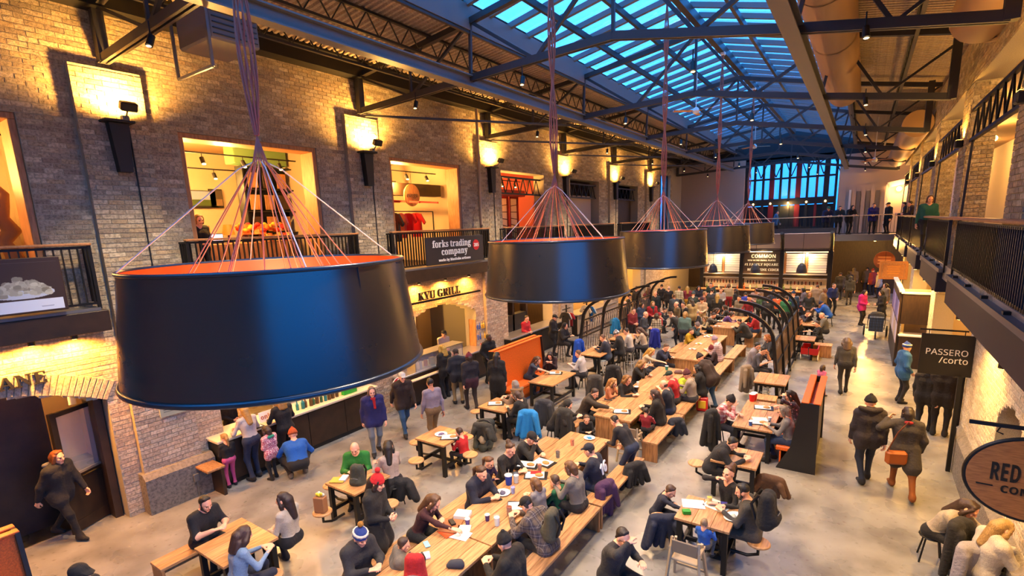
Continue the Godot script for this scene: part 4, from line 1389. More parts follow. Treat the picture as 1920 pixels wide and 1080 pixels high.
# ------------------------------------------------------------------ gallery and shops on the right
func build_right_side() -> void:
	var X := 2.0
	var holes := [{"a": -20.2, "b": -13.7, "lo": -0.1, "hi": 3.2, "rise": 0.5}, {"a": -28.6, "b": -21.4, "lo": -0.1, "hi": 3.2, "rise": 0.5}, {"a": -35.6, "b": -30.2, "lo": -0.1, "hi": 3.2, "rise": 0.5}, {"a": -10.6, "b": -9.0, "lo": 0.9, "hi": 2.35, "rise": 0.35}]
	var s := sh()
	wall_core(s, X + 0.001, X + 0.5, -36.5, -5.0, 0.0, 3.72, holes)
	s.box(Vector3(X + 0.4, 1.6, -9.8), Vector3(0.1, 1.8, 1.8))
	var wall := struct("wall_right", s, M.mortar, "pale brick wall with arched openings under the gallery", "wall")
	var list := []
	lay_bricks(X, -1.0, -36.5, -5.0, 0.8, 3.7, holes, list, 5)
	set_bricks(list, wall, PALE_TONES, 240)
	s = sh()
	s.prism(PackedVector2Array([Vector2(0, 0), Vector2(-0.14, 0), Vector2(-0.14, 0.72), Vector2(-0.02, 0.84), Vector2(0, 0.84)]), 8.4, T(X, 0, -9.2))
	part("stone_plinth", s, M.stone, wall)
	# shop rooms under and behind the gallery
	room_right("shop_room", 5.6, -21.0, -13.2, 0.0, 3.5, "lit shop room behind the hanging black sign")
	room_right("shop_room", 5.6, -29.4, -21.1, 0.0, 3.5, "lit shop room behind the dark kiosk")
	room_right("shop_room", 5.6, -36.4, -29.6, 0.0, 3.5, "lit shop room at the end of the right aisle")
	# gallery slab, its wall and roof
	s = sh()
	s.box(Vector3(3.2, 3.9, -21.5), Vector3(3.4, 0.3, 31))
	struct("gallery_floor", s, M.floor, "concrete floor of the right gallery", "floor")
	s = sh()
	s.box(Vector3(4.85, 6.3, -21), Vector3(0.2, 4.7, 32))
	struct("wall_gallery", s, M.cream, "cream inner wall of the right gallery", "wall")
	s = sh()
	s.box(Vector3(3.4, 8.0, -21), Vector3(2.7, 0.15, 32))
	struct("ceiling_gallery", s, M.ceiling_tan, "tan ceiling over the right gallery", "ceiling")
	var pw := sh()
	pw.box(Vector3(1.86, 8.3, -21.5), Vector3(0.42, 1.1, 31))
	var piers := struct("wall_piers", pw, M.mortar, "brick piers and lintel above the right gallery", "wall")
	list = []
	lay_bricks(1.64, -1.0, -36.5, -6.0, 7.75, 8.8, [], list, 8)
	for i in range(1, 6):
		var z := truss_z(i)
		s = sh()
		s.box(Vector3(1.86, 6.0, z), Vector3(0.42, 4.0, 1.06))
		part("pier", s, M.mortar, piers)
		lay_bricks(1.64, -1.0, z - 0.54, z + 0.54, 4.05, 7.75, [], list, 8)
		# near face of the pier
		var bs := sh()
		bs.tint = true
		for r in 44:
			for k in 3:
				var x0 := maxf(1.645, 1.55 + 0.215 * k - (0.1 if r % 2 else 0.0))
				var x1 := minf(2.075, 1.755 + 0.215 * k - (0.1 if r % 2 else 0.0))
				if x1 - x0 < 0.04: continue
				bs.col = BRICK_TONES[rng.randi() % 8]
				bs.box(Vector3((x0 + x1) * 0.5, 4.1 + 0.0834 * r, z + 0.53), Vector3(x1 - x0, 0.0714, 0.03))
		part("brickwork", bs, M.brick, piers).set_meta("kind", "stuff")
		pier_light(i)
	set_bricks(list, piers, BRICK_TONES, 60)
	for i in range(1, 6):
		var c := truss_z(i) + BAY * 0.5
		var g := thing("gallery_girder", "black open web girder across gallery bay, %s from the near end" % ["first", "second", "third", "fourth", "fifth"][i - 1], "girder", Vector3(1.7, 6.6, c - BAY))
		for e in [[0.0, -2.2], [0.6, -2.2]]:
			s = sh()
			s.box(Vector3(0, e[0], 0), Vector3(0.07, 0.06, 4.4))
			part("chord", s, M.iron, g)
		for k in 7:
			s = sh()
			var z0 := -2.1 + 0.6 * k
			s.bar(Vector3(0, 0, z0), Vector3(0, 0.6, z0 + 0.3), 0.03)
			s.bar(Vector3(0, 0.6, z0 + 0.3), Vector3(0, 0, z0 + 0.6), 0.03)
			part("web", s, M.iron, g)
		s = sh()
		s.bar(Vector3(0, 0.0, -2.0), Vector3(-0.05, -2.4, -2.0), 0.04)
		part("hanger", s, M.iron, g)
		var lt := thing("gallery_lamp", "small globe lamp on the gallery ceiling, %s bay" % ["first", "second", "third", "fourth", "fifth"][i - 1], "lamp", Vector3(3.3, 7.45, c - BAY), 0, "globe lamps over the gallery")
		s = sh()
		s.ball(Vector3.ZERO, Vector3(0.1, 0.1, 0.1), 12, 8)
		part("globe", s, glow(Color(1.0, 0.82, 0.5), 5.0), lt)
		s = sh()
		s.tube([Vector3(0, 0.1, 0), Vector3(0, 0.48, 0)], 0.012, 6)
		part("stem", s, M.black, lt)
		omni(lt, Vector3(0, 0, 0), Color(1.0, 0.76, 0.42), 5.5, 0.1)
	# railings in sections, each on a navy edge beam
	var secs := [[-6.2, -13.0], [-14.2, -18.6], [-19.8, -24.2], [-25.3, -29.7], [-30.8, -35.0]]
	for i in secs.size():
		var z0: float = secs[i][0]
		var z1: float = secs[i][1]
		var l := z0 - z1
		var t := thing("gallery_railing", "black baluster railing on a navy beam along the gallery, %s section" % ["nearest pier", "second", "third", "fourth", "farthest"][i], "railing", Vector3(1.5, 4.0, (z0 + z1) * 0.5), 0, "railings of the right gallery")
		s = sh()
		s.bev(Vector3(0.05, -0.32, 0), Vector3(0.3, 0.46, l - 0.5), 0.012)
		part("edge_beam", s, M.navy_box, t)
		s = sh()
		s.box(Vector3(0.1, -0.06, 0), Vector3(0.4, 0.08, l))
		part("floor_plate", s, M.grey_steel, t)
		s = sh()
		for y in [0.1, 0.97]: s.bar(Vector3(0, y, -l * 0.5), Vector3(0, y, l * 0.5), 0.04)
		for e in [-l * 0.5, l * 0.5]: s.bar(Vector3(0, -0.1, e), Vector3(0, 1.0, e), 0.06)
		part("rail_frame", s, M.iron, t)
		var bm := sh()
		bm.box(Vector3(0, 0.53, 0), Vector3(0.05, 0.9, 0.018))
		var bmesh := bm.mesh()
		var n := int(l / 0.11)
		for k in n: part("baluster", bmesh, M.iron, t, Transform3D(Basis.IDENTITY, Vector3(0, 0, -l * 0.5 + (k + 0.5) * l / n)))
		for k in int(l / 1.4):
			s = sh()
			s.box(Vector3(-0.04, -0.05, -l * 0.5 + 0.7 + 1.4 * k), Vector3(0.07, 0.14, 0.1))
			part("bracket", s, M.black, t)
		for dz in ([-l * 0.25, l * 0.25] if i < 3 else [0.0]):
			s = sh()
			s.tube([Vector3(-0.02, -0.56, dz), Vector3(-0.02, -0.62, dz)], 0.06, 10)
			var can := part("downlight", s, M.black, t)
			s = sh()
			s.ball(Vector3(-0.02, -0.622, dz), Vector3(0.05, 0.01, 0.05), 8, 4)
			part("lens", s, glow(Color(1, 0.82, 0.5), 6.0), can)
			spot(t, Vector3(-0.02, -0.64, dz), Vector3(-0.25, -4.0, dz), Color(1.0, 0.76, 0.4), 12.0, 66.0, 0.08)
	s = sh()
	s.bev(Vector3(1.5, 5.04, -20.6), Vector3(0.16, 0.05, 29.4), 0.014)
	single("gallery_handrail", s, M.frame_wood, T(0, 0, 0), "long pale wooden handrail of the right gallery", "handrail")
	s = sh()
	for k in 3: s.bev(Vector3(1.95, 4.25, -11.2 - 0.95 * k), Vector3(0.5, 0.4, 0.85), 0.02)
	single("planter_box", s, col(Color(0.5, 0.5, 0.52)), T(0, 0, 0), "row of pale grey boxes behind the near gallery railing", "box")
	signs_right()

func room_right(called: String, x1: float, z0: float, z1: float, y0: float, y1: float, label: String) -> void:
	var t := thing(called, label, "room")
	t.set_meta("kind", "structure")
	var zc := (z0 + z1) * 0.5
	for p in [["back_wall", Vector3(x1, 1.75, zc), Vector3(0.12, 3.5, z1 - z0)], ["side_wall", Vector3(4.0, 1.75, z0), Vector3(3.3, 3.5, 0.1)], ["side_wall", Vector3(4.0, 1.75, z1), Vector3(3.3, 3.5, 0.1)], ["ceiling", Vector3(4.0, 3.6, zc), Vector3(3.3, 0.1, z1 - z0)]]:
		var s := sh()
		s.box(p[1], p[2])
		part(p[0], s, M.cream, t)
	var lt := thing("ceiling_lamp", "round flush lamp in the " + label, "lamp", Vector3(3.4, 3.4, zc))
	var s2 := sh()
	s2.lathe([Vector2(0, -0.06), Vector2(0.12, -0.04), Vector2(0.16, 0.06), Vector2(0, 0.06)], 16)
	part("bowl", s2, glow(Color(1, 0.84, 0.55), 4.0), lt)
	omni(lt, Vector3(-0.1, -0.15, 0), Color(1.0, 0.74, 0.38), 9.0, 0.15)

func pier_light(i: int) -> void:
	var z := truss_z(i)
	var t := thing("pier_uplight", "small black uplight on the gallery pier, %s" % ["", "nearest", "second", "third", "fourth", "fifth"][i], "light", Vector3(1.565, 6.6, z), 0, "uplights on the gallery piers")
	var s := sh()
	s.bev(Vector3(0, 0, 0), Vector3(0.14, 0.16, 0.2), 0.02)
	part("housing", s, M.black, t)
	s = sh()
	s.box(Vector3(0, 0.082, 0), Vector3(0.1, 0.006, 0.16))
	part("lens", s, glow(Color(1, 0.8, 0.4), 5.0), t)
	spot(t, Vector3(-0.02, 0.12, 0), Vector3(0.1, 1.2, 0), Color(1.0, 0.72, 0.3), 3.4, 74.0, 0.06)

func signs_right() -> void:
	var t := thing("hanging_sign", "black hanging cafe sign with white lettering on an iron bar", "sign", Vector3(1.56, 2.37, -13.0))
	var s := sh()
	s.bev(Vector3.ZERO, Vector3(0.83, 0.83, 0.05), 0.008)
	part("board", s, col(Color(0.045, 0.035, 0.03), 0.45), t)
	var tw := col(Color(0.92, 0.9, 0.85))
	lettering("PASSERO", t, tw, Transform3D(Basis.IDENTITY, Vector3(0.0, 0.06, 0.03)), 0.118, 0.012)
	lettering("/corto", t, tw, Transform3D(Basis.IDENTITY, Vector3(0.12, -0.1, 0.03)), 0.118, 0.012)
	s = sh()
	s.bar(Vector3(-0.45, 0.5, 0), Vector3(0.3, 0.5, 0), 0.03)
	for e in [-0.3, 0.25]: s.bar(Vector3(e, 0.41, 0), Vector3(e, 0.5, 0), 0.014)
	part("iron_bar", s, M.iron, t)
	t = thing("oval_sign", "large oval wooden sign with dark lettering and black rim", "sign", Vector3(1.62, 2.5, -6.8))
	s = sh()
	var poly := PackedVector2Array()
	for k in 48: poly.append(Vector2(cos(TAU * k / 48) * 0.53, sin(TAU * k / 48) * 0.43))
	s.prism(poly, 0.04)
	part("board", s, M.sign_wood, t)
	var ring := []
	for k in 49: ring.append(Vector3(cos(TAU * k / 48) * 0.535, sin(TAU * k / 48) * 0.435, 0))
	s = sh()
	s.tube(ring, 0.025, 6, false)
	part("rim", s, M.iron, t)
	var ink := col(Color(0.06, 0.05, 0.05))
	lettering("RED EMBER", t, ink, Transform3D(Basis.from_scale(Vector3(0.48, 1, 1)), Vector3(0.0, 0.05, 0.024)), 0.19, 0.008, false, 800)
	lettering("COMMON", t, ink, Transform3D(Basis.IDENTITY, Vector3(0.0, -0.13, 0.024)), 0.075, 0.008, false, 600)
	s = sh()
	for e in [-0.37, 0.37]: s.box(Vector3(e, -0.11, 0.024), Vector3(0.13, 0.012, 0.008))
	part("dash", s, ink, t)
	s = sh()
	s.bar(Vector3(-0.55, 0.54, 0), Vector3(0.3, 0.54, 0), 0.035)
	s.tube([Vector3(-0.3, 0.54, 0), Vector3(-0.33, 0.47, 0), Vector3(-0.28, 0.45, 0)], 0.008, 5)
	part("iron_bar", s, M.iron, t)
	t = thing("door_frame", "slim black metal frame leaning out beside the hanging black sign", "frame", Vector3(1.8, 0, -12.85))
	for e in [[0.0, 0.0], [0.14, -0.7]]:
		s = sh()
		s.box(Vector3(e[0], 1.0, e[1]), Vector3(0.07, 2.0, 0.07))
		part("post", s, M.iron, t)
	s = sh()
	s.bar(Vector3(0, 0.75, 0), Vector3(0.14, 0.75, -0.7), 0.05)
	part("cross_bar", s, M.iron, t)
	# dark kiosk with posters in the right aisle
	t = thing("cafe_kiosk", "dark brown cafe kiosk with white top and poster side in the right aisle", "kiosk", Vector3(1.9, 0, -21.4))
	s = sh()
	s.box(Vector3(0, 2.0, 0), Vector3(1.25, 1.0, 0.1))
	part("front_panel", s, M.dark_wood, t)
	s = sh()
	s.box(Vector3(0, 0.55, -0.1), Vector3(1.25, 1.1, 0.5))
	part("counter", s, M.dark_wood, t)
	s = sh()
	s.bev(Vector3(0, 1.12, -0.1), Vector3(1.3, 0.05, 0.6), 0.01)
	part("counter_top", s, M.white, t)
	s = sh()
	s.box(Vector3(-0.66, 1.28, -2.2), Vector3(0.08, 2.56, 4.4))
	part("side_wall", s, M.dark_wood, t)
	s = sh()
	s.box(Vector3(-0.66, 2.6, -2.2), Vector3(0.14, 0.06, 4.5))
	s.box(Vector3(0, 2.55, 0), Vector3(1.35, 0.05, 0.16))
	part("white_edge", s, M.white, t)
	for k in 8:
		s = sh()
		s.box(Vector3(-0.705, 1.9 - 0.75 * (k % 2), -0.4 - 1.05 * (k / 2)), Vector3(0.01, 0.65, 0.9))
		part("poster", s, col([Color(0.6, 0.55, 0.72), Color(0.75, 0.7, 0.75), Color(0.45, 0.4, 0.6), Color(0.7, 0.62, 0.55)][k % 4]), t)
	for k in 2:
		s = sh()
		s.box(Vector3(0, 1.25, -0.9 - 1.4 * k), Vector3(0.9, 2.3, 0.08))
		part("rear_panel", s, M.cream, t)
	t = thing("wood_sign", "wooden crate style sign hanging over the far right aisle", "sign", on_z(1675, 507, -35.3))
	s = sh()
	s.bev(Vector3.ZERO, Vector3(1.3, 1.0, 0.08), 0.02)
	part("board", s, M.sign_wood, t)
	s = sh()
	for e in [-0.36, 0.36]: s.box(Vector3(0, e, 0.05), Vector3(1.0, 0.06, 0.03))
	for e in [-0.5, 0.5]: s.box(Vector3(e, 0, 0.05), Vector3(0.06, 0.7, 0.03))
	part("border", s, M.bench_wood, t)
	s = sh()
	for k in 4: s.box(Vector3(0, 0.2 - 0.12 * k, 0.045), Vector3(0.6 - 0.1 * (k % 2), 0.05, 0.01))
	part("print", s, col(Color(0.75, 0.5, 0.2)), t)
	for e in [-0.4, 0.4]:
		s = sh()
		s.bar(Vector3(e, 0.42, 0), Vector3(e, 3.7 - t.position.y, 0), 0.015)
		part("chain", s, M.iron, t)
	t = thing("round_sign", "round wooden sign hanging beside the crate style sign", "sign", on_z(1658, 488, -35.8))
	s = sh()
	s.lathe([Vector2(0, -0.03), Vector2(0.5, -0.03), Vector2(0.5, 0.03), Vector2(0, 0.03)], 24, Vector3.ZERO, Basis(Vector3.RIGHT, PI / 2))
	part("disc", s, col(Color(0.6, 0.33, 0.16)), t)
	s = sh()
	for k in 3: s.box(Vector3(0, 0.18 - 0.18 * k, 0.035), Vector3(0.6, 0.05, 0.01))
	part("print", s, col(Color(0.85, 0.6, 0.35)), t)
	s = sh()
	s.bar(Vector3(0, 0.48, 0), Vector3(0, 3.7 - t.position.y, 0), 0.015)
	part("chain", s, M.iron, t)

# ------------------------------------------------------------------ far end: drink stand, bridge, glazed wall
func build_far_end() -> void:
	var s := sh()
	s.box(Vector3(-3.2, 3.88, -37.2), Vector3(16, 0.34, 4.6))
	struct("bridge_floor", s, M.grey_steel, "floor of the bridge across the far end of the hall", "floor")
	var t := thing("bridge_railing", "slim pale topped railing of the far bridge", "railing", Vector3(-3.2, 4.05, -34.95), 0)
	s = sh()
	s.bev(Vector3(0, 1.05, 0), Vector3(15.4, 0.05, 0.09), 0.01)
	part("handrail", s, M.cream, t)
	s = sh()
	s.box(Vector3(0, 0.08, 0), Vector3(15.4, 0.04, 0.05))
	part("foot_rail", s, M.iron, t)
	var bm := sh()
	bm.box(Vector3(0, 0.55, 0), Vector3(0.02, 0.95, 0.03))
	var bmesh := bm.mesh()
	for k in 96: part("baluster", bmesh, M.iron, t, T(-7.6 + 0.16 * k, 0, 0))
	s = sh()
	s.box(Vector3(0, 0, 0), Vector3(5.6, 0.5, 0.1))
	single("navy_fascia", s, M.navy_box, T(-4.1, 4.22, -34.86), "navy fascia board above the drink stand", "fascia")
	s = sh()
	s.box(Vector3(-9.1, 6.5, -38.9), Vector3(4.3, 5.0, 0.25))
	struct("wall_end_left", s, M.beige_wall, "beige end wall left of the glazed end", "wall")
	s = sh()
	s.box(Vector3(1.6, 6.4, -38.9), Vector3(6.2, 4.8, 0.25))
	struct("wall_end_right", s, M.beige_wall, "beige end wall right of the glazed end", "wall")
	s = sh()
	s.box(Vector3(-3.2, 1.85, -41.5), Vector3(16, 3.7, 0.25))
	struct("wall_end_low", s, M.dark_wood, "dark end wall under the bridge", "wall")
	# doors and white frame in the right end wall
	t = thing("door_2", "pale folding shutter doors in the right end wall", "door", Vector3(0.1, 4.05, -38.7))
	t.set_meta("kind", "structure")
	for k in 7:
		s = sh()
		s.box(Vector3(-0.75 + 0.24 * k, 1.25, 0), Vector3(0.2, 2.5, 0.06))
		part("slat", s, col(Color(0.42, 0.39, 0.36)) if k % 2 else M.beige_wall, t)
	s = sh()
	s.box(Vector3(0.9, 1.4, 0.05), Vector3(0.14, 2.8, 0.12))
	s.box(Vector3(-0.95, 1.3, 0.05), Vector3(0.12, 2.6, 0.12))
	s.bar(Vector3(0.9, 2.75, 0.05), Vector3(3.5, 3.25, 0.05), 0.12, 0.3)
	part("frame", s, M.white, t)
	# glazed middle
	t = thing("window_2", "tall glazed end wall in dark teal steel showing blue dusk", "window", Vector3(-4.25, 4.05, -39.0))
	t.set_meta("kind", "structure")
	var teal := col(Color(0.045, 0.10, 0.115), 0.5)
	var red := col(Color(0.40, 0.07, 0.10), 0.5)
	for k in 11:
		s = sh()
		s.box(Vector3(-2.6 + 0.52 * k, 2.6, 0), Vector3(0.14 if k % 3 else 0.3, 5.2, 0.16))
		part("mullion", s, red if k in [3, 6, 8] else teal, t)
	for y in [0.4, 2.1, 3.6, 4.9]:
		s = sh()
		s.box(Vector3(0, y, 0.02), Vector3(5.3, 0.42 if y == 2.1 else 0.12, 0.16))
		part("transom", s, teal, t)
	s = sh()
	s.box(Vector3(0, 1.0, -0.1), Vector3(5.2, 1.7, 0.08))
	part("lower_panel", s, teal, t)
	for k in 10:
		for j in 2:
			s = sh()
			s.box(Vector3(-2.34 + 0.52 * k, [2.85, 4.25][j], 0), Vector3(0.4, [1.35, 1.15][j], 0.012))
			part("pane", s, M.pane, t)
	for k in 6:
		s = sh()
		s.bar(Vector3(-2.6 + 0.9 * k, 3.7, 0.15), Vector3(-2.15 + 0.9 * k, 4.9, 0.15), 0.06)
		s.bar(Vector3(-2.15 + 0.9 * k, 4.9, 0.15), Vector3(-1.7 + 0.9 * k, 3.7, 0.15), 0.06)
		part("brace", s, teal, t)
	t = thing("bulb_string", "string of small warm bulbs across the glazed end", "lights", Vector3(-4.25, 6.1, -38.82))
	s = sh()
	s.bar(Vector3(-2.4, 0.06, 0), Vector3(2.4, 0.06, 0), 0.02)
	part("wire", s, M.black, t)
	for k in 5:
		s = sh()
		s.ball(Vector3(-2.1 + 1.05 * k, -0.03, 0), Vector3(0.06, 0.07, 0.06), 8, 6)
		part("bulb", s, glow(Color(1, 0.75, 0.45), 7.0), t)
	omni(t, Vector3(0, -0.2, 0.2), WARM, 2.5, 0.1)
	t = thing("globe_lamp", "single warm globe lamp on the right end wall", "lamp", Vector3(1.55, 6.55, -38.6))
	s = sh()
	s.ball(Vector3.ZERO, Vector3(0.14, 0.14, 0.14), 12, 8)
	part("globe", s, glow(Color(1, 0.85, 0.55), 6.0), t)
	omni(t, Vector3(0, 0, 0.05), WARM, 9.0, 0.14)
	for k in 3:
		s = sh()
		s.bev(Vector3(0, 0.35, 0), Vector3(0.9, 0.7, 0.5), 0.03)
		single("stacked_carton", s, col([Color(0.62, 0.60, 0.62), Color(0.7, 0.64, 0.56), Color(0.55, 0.55, 0.6)][k]), T(-8.6 + 1.2 * k, 4.05, -36.6), ["grey carton stacked nearest the brick wall on the bridge", "cream carton in the middle of the bridge stack", "blue grey carton at the end of the bridge stack"][k], "box")
	s = sh()
	s.box(Vector3(-4.2, 9.7, -39.0), Vector3(14.6, 2.2, 0.2))
	struct("wall_gable", s, col(Color(0.07, 0.11, 0.13)), "dark gable above the glazed end", "wall")
	s = sh()
	s.box(Vector3(-3.2, 4.0, -40.4), Vector3(16, 0.2, 2.4))
	struct("floor_landing", s, M.dark_wood, "landing floor behind the far bridge", "floor")
	for k in 3:
		var bl := thing("bridge_downlight", "small downlight under the far bridge, %s" % ["by the left shops", "behind the drink stand", "over the right aisle"][k], "light", Vector3([-9.6, -4.5, 0.6][k], 3.66, -36.4), 0, "downlights under the bridge")
		s = sh()
		s.tube([Vector3(0, 0.05, 0), Vector3(0, -0.04, 0)], 0.09, 12)
		part("can", s, M.black, bl)
		s = sh()
		s.ball(Vector3(0, -0.042, 0), Vector3(0.07, 0.012, 0.07), 10, 4)
		part("lens", s, glow(Color(1, 0.82, 0.5), 6.0), bl)
		omni(bl, Vector3(0, -0.2, 0.2), Color(1.0, 0.74, 0.38), 12.0, 0.1)
	drink_stand()

func drink_stand() -> void:
	var t := thing("drink_stand", "black framed drink stand with lit shelves and chalkboard under the bridge", "stand", Vector3(0, 0, -33.0))
	var s := sh()
	var posts := [-8.1, -5.85, -3.72, -1.35]
	for x in posts:
		s = sh()
		s.box(Vector3(x, 1.65, 0), Vector3(0.2, 3.3, 0.24))
		s.tube([Vector3(x, 3.3, 0), Vector3(x, 3.7, 0.08), Vector3(x, 4.1, 0.45), Vector3(x, 4.3, 0.9)], 0.09, 8)
		part("post", s, M.iron, t)
	for k in 3:
		var x0: float = posts[k]
		var x1: float = posts[k + 1]
		var xm := (x0 + x1) * 0.5
		var w := x1 - x0 - 0.2
		s = sh()
		s.box(Vector3(xm, 3.85, 0.35), Vector3(w, 0.9, 0.05), Basis(Vector3.RIGHT, 0.45))
		part("canopy_panel", s, col(Color(0.55, 0.5, 0.5), 0.6), t)
		s = sh()
		s.box(Vector3(xm, 3.3, 0), Vector3(w, 0.14, 0.2))
		part("header", s, M.dark_wood, t)
		s = sh()
		s.box(Vector3(xm, 2.2, -0.5), Vector3(w + 0.2, 2.4, 0.06))
		part("back_board", s, M.dark_wood, t)
		if k == 1:
			s = sh()
			s.box(Vector3(xm, 2.55, 0.02), Vector3(w, 1.25, 0.05))
			var cb := part("chalkboard", s, col(Color(0.22, 0.15, 0.08)), t)
			var ck := col(Color(0.95, 0.92, 0.82))
			var added_bar := sh()
			added_bar.box(Vector3(xm, 3.26, 0.5), Vector3(1.2, 0.03, 0.05))
			part("light_bar", added_bar, glow(Color(1, 0.86, 0.6), 6.0), t)  # light bar and its spot are added to brighten the chalk lettering
			spot(t, Vector3(xm, 3.22, 0.5), Vector3(xm, 2.5, 0.05), Color(1, 0.86, 0.6), 1.6, 80.0, 0.12)
			lettering("COMMON", cb, ck, T(xm + 0.1, 2.98, 0.06), 0.2, 0.01, false, 700)
			lettering("NEW MENU SMALL PLATES", cb, ck, T(xm, 2.74, 0.06), 0.085, 0.01, false, 700)
			lettering("#1 FAMILY SQUARE", cb, ck, T(xm, 2.5, 0.06), 0.13, 0.01, true, 700)
			lettering("BEER WINE CIDER", cb, ck, T(xm + 0.1, 2.2, 0.06), 0.13, 0.01, true, 700)
		else:
			for j in 2:
				var xx := xm + (j - 0.5) * w * 0.5
				for r in 8:
					s = sh()
					s.bev(Vector3(xx, 2.08 + 0.135 * r, -0.44), Vector3(w * 0.42, 0.12, 0.04), 0.01)
					part("white_board", s, M.white, t)
				s = sh()
				s.box(Vector3(xx - w * 0.24, 2.55, -0.4), Vector3(0.12, 1.15, 0.08))
				part("wood_post", s, M.frame_wood, t)
			s = sh()
			s.box(Vector3(xm, 3.2, -0.25), Vector3(w - 0.1, 0.04, 0.06))
			part("light_bar", s, glow(Color(1, 0.86, 0.6), 6.0), t)
			spot(t, Vector3(xm, 3.16, -0.25), Vector3(xm, 1.5, -0.48), Color(1, 0.82, 0.55), 5.0, 84.0, 0.12)
		for y in [1.72, 1.95]:
			s = sh()
			s.box(Vector3(xm, y, -0.15), Vector3(w, 0.05, 0.5))
			part("shelf", s, M.steel, t)
		s = sh()
		s.box(Vector3(xm, 1.35, -0.46), Vector3(w, 0.55, 0.04))
		part("splash_back", s, col(Color(0.75, 0.74, 0.72)), t)
		for j in 10:
			s = sh()
			s.box(Vector3(x0 + 0.3 + (w - 0.3) * j / 10.0, 1.42, -0.42), Vector3(0.05, 0.2, 0.05))
			part("tap", s, [M.navy_box, M.black, col(Color(0.5, 0.1, 0.1))][j % 3], t)
		s = sh()
		s.box(Vector3(xm, 0.5, 0.35), Vector3(w + 0.2, 1.0, 0.4))
		part("counter_front", s, M.dark_wood, t)
		s = sh()
		s.bev(Vector3(xm, 1.03, 0.35), Vector3(w + 0.2, 0.06, 0.6), 0.01)
		part("counter_top", s, M.frame_wood, t)
	for k in 3:
		var p := on_z([1337, 1416, 1503][k], 505, -32.3)
		var l := thing("dome_lamp", "dark bell shaped pendant over the drink stand counter, %s" % ["by the left shelves", "before the chalkboard", "by the right shelves"][k], "lamp", p, 0, "dome lamps over the drink stand")
		s = sh()
		s.lathe([Vector2(0.27, -0.2), Vector2(0.25, 0.0), Vector2(0.18, 0.22), Vector2(0.07, 0.34), Vector2(0.0, 0.35)], 18)
		part("shade", s, M.navy_box, l)
		s = sh()
		s.tube([Vector3(0, 0.34, 0), Vector3(0, 4.3 - p.y, 0)], 0.012, 6)
		part("cable", s, M.black, l)
		s = sh()
		s.ball(Vector3(0, -0.1, 0), Vector3(0.07, 0.07, 0.07), 8, 6)
		part("bulb", s, glow(Color(1, 0.85, 0.55), 6.0), l)
		omni(l, Vector3(0, -0.2, 0), WARM, 2.2, 0.08)
	goods("bottle", Vector3(-7.9, 1.06, -32.7), Vector3(-1.6, 1.06, -32.7), 18, [Color(0.6, 0.3, 0.1), Color(0.8, 0.75, 0.6), Color(0.3, 0.4, 0.2)], 0.3, "on the drink stand", "glasses on the drink stand")

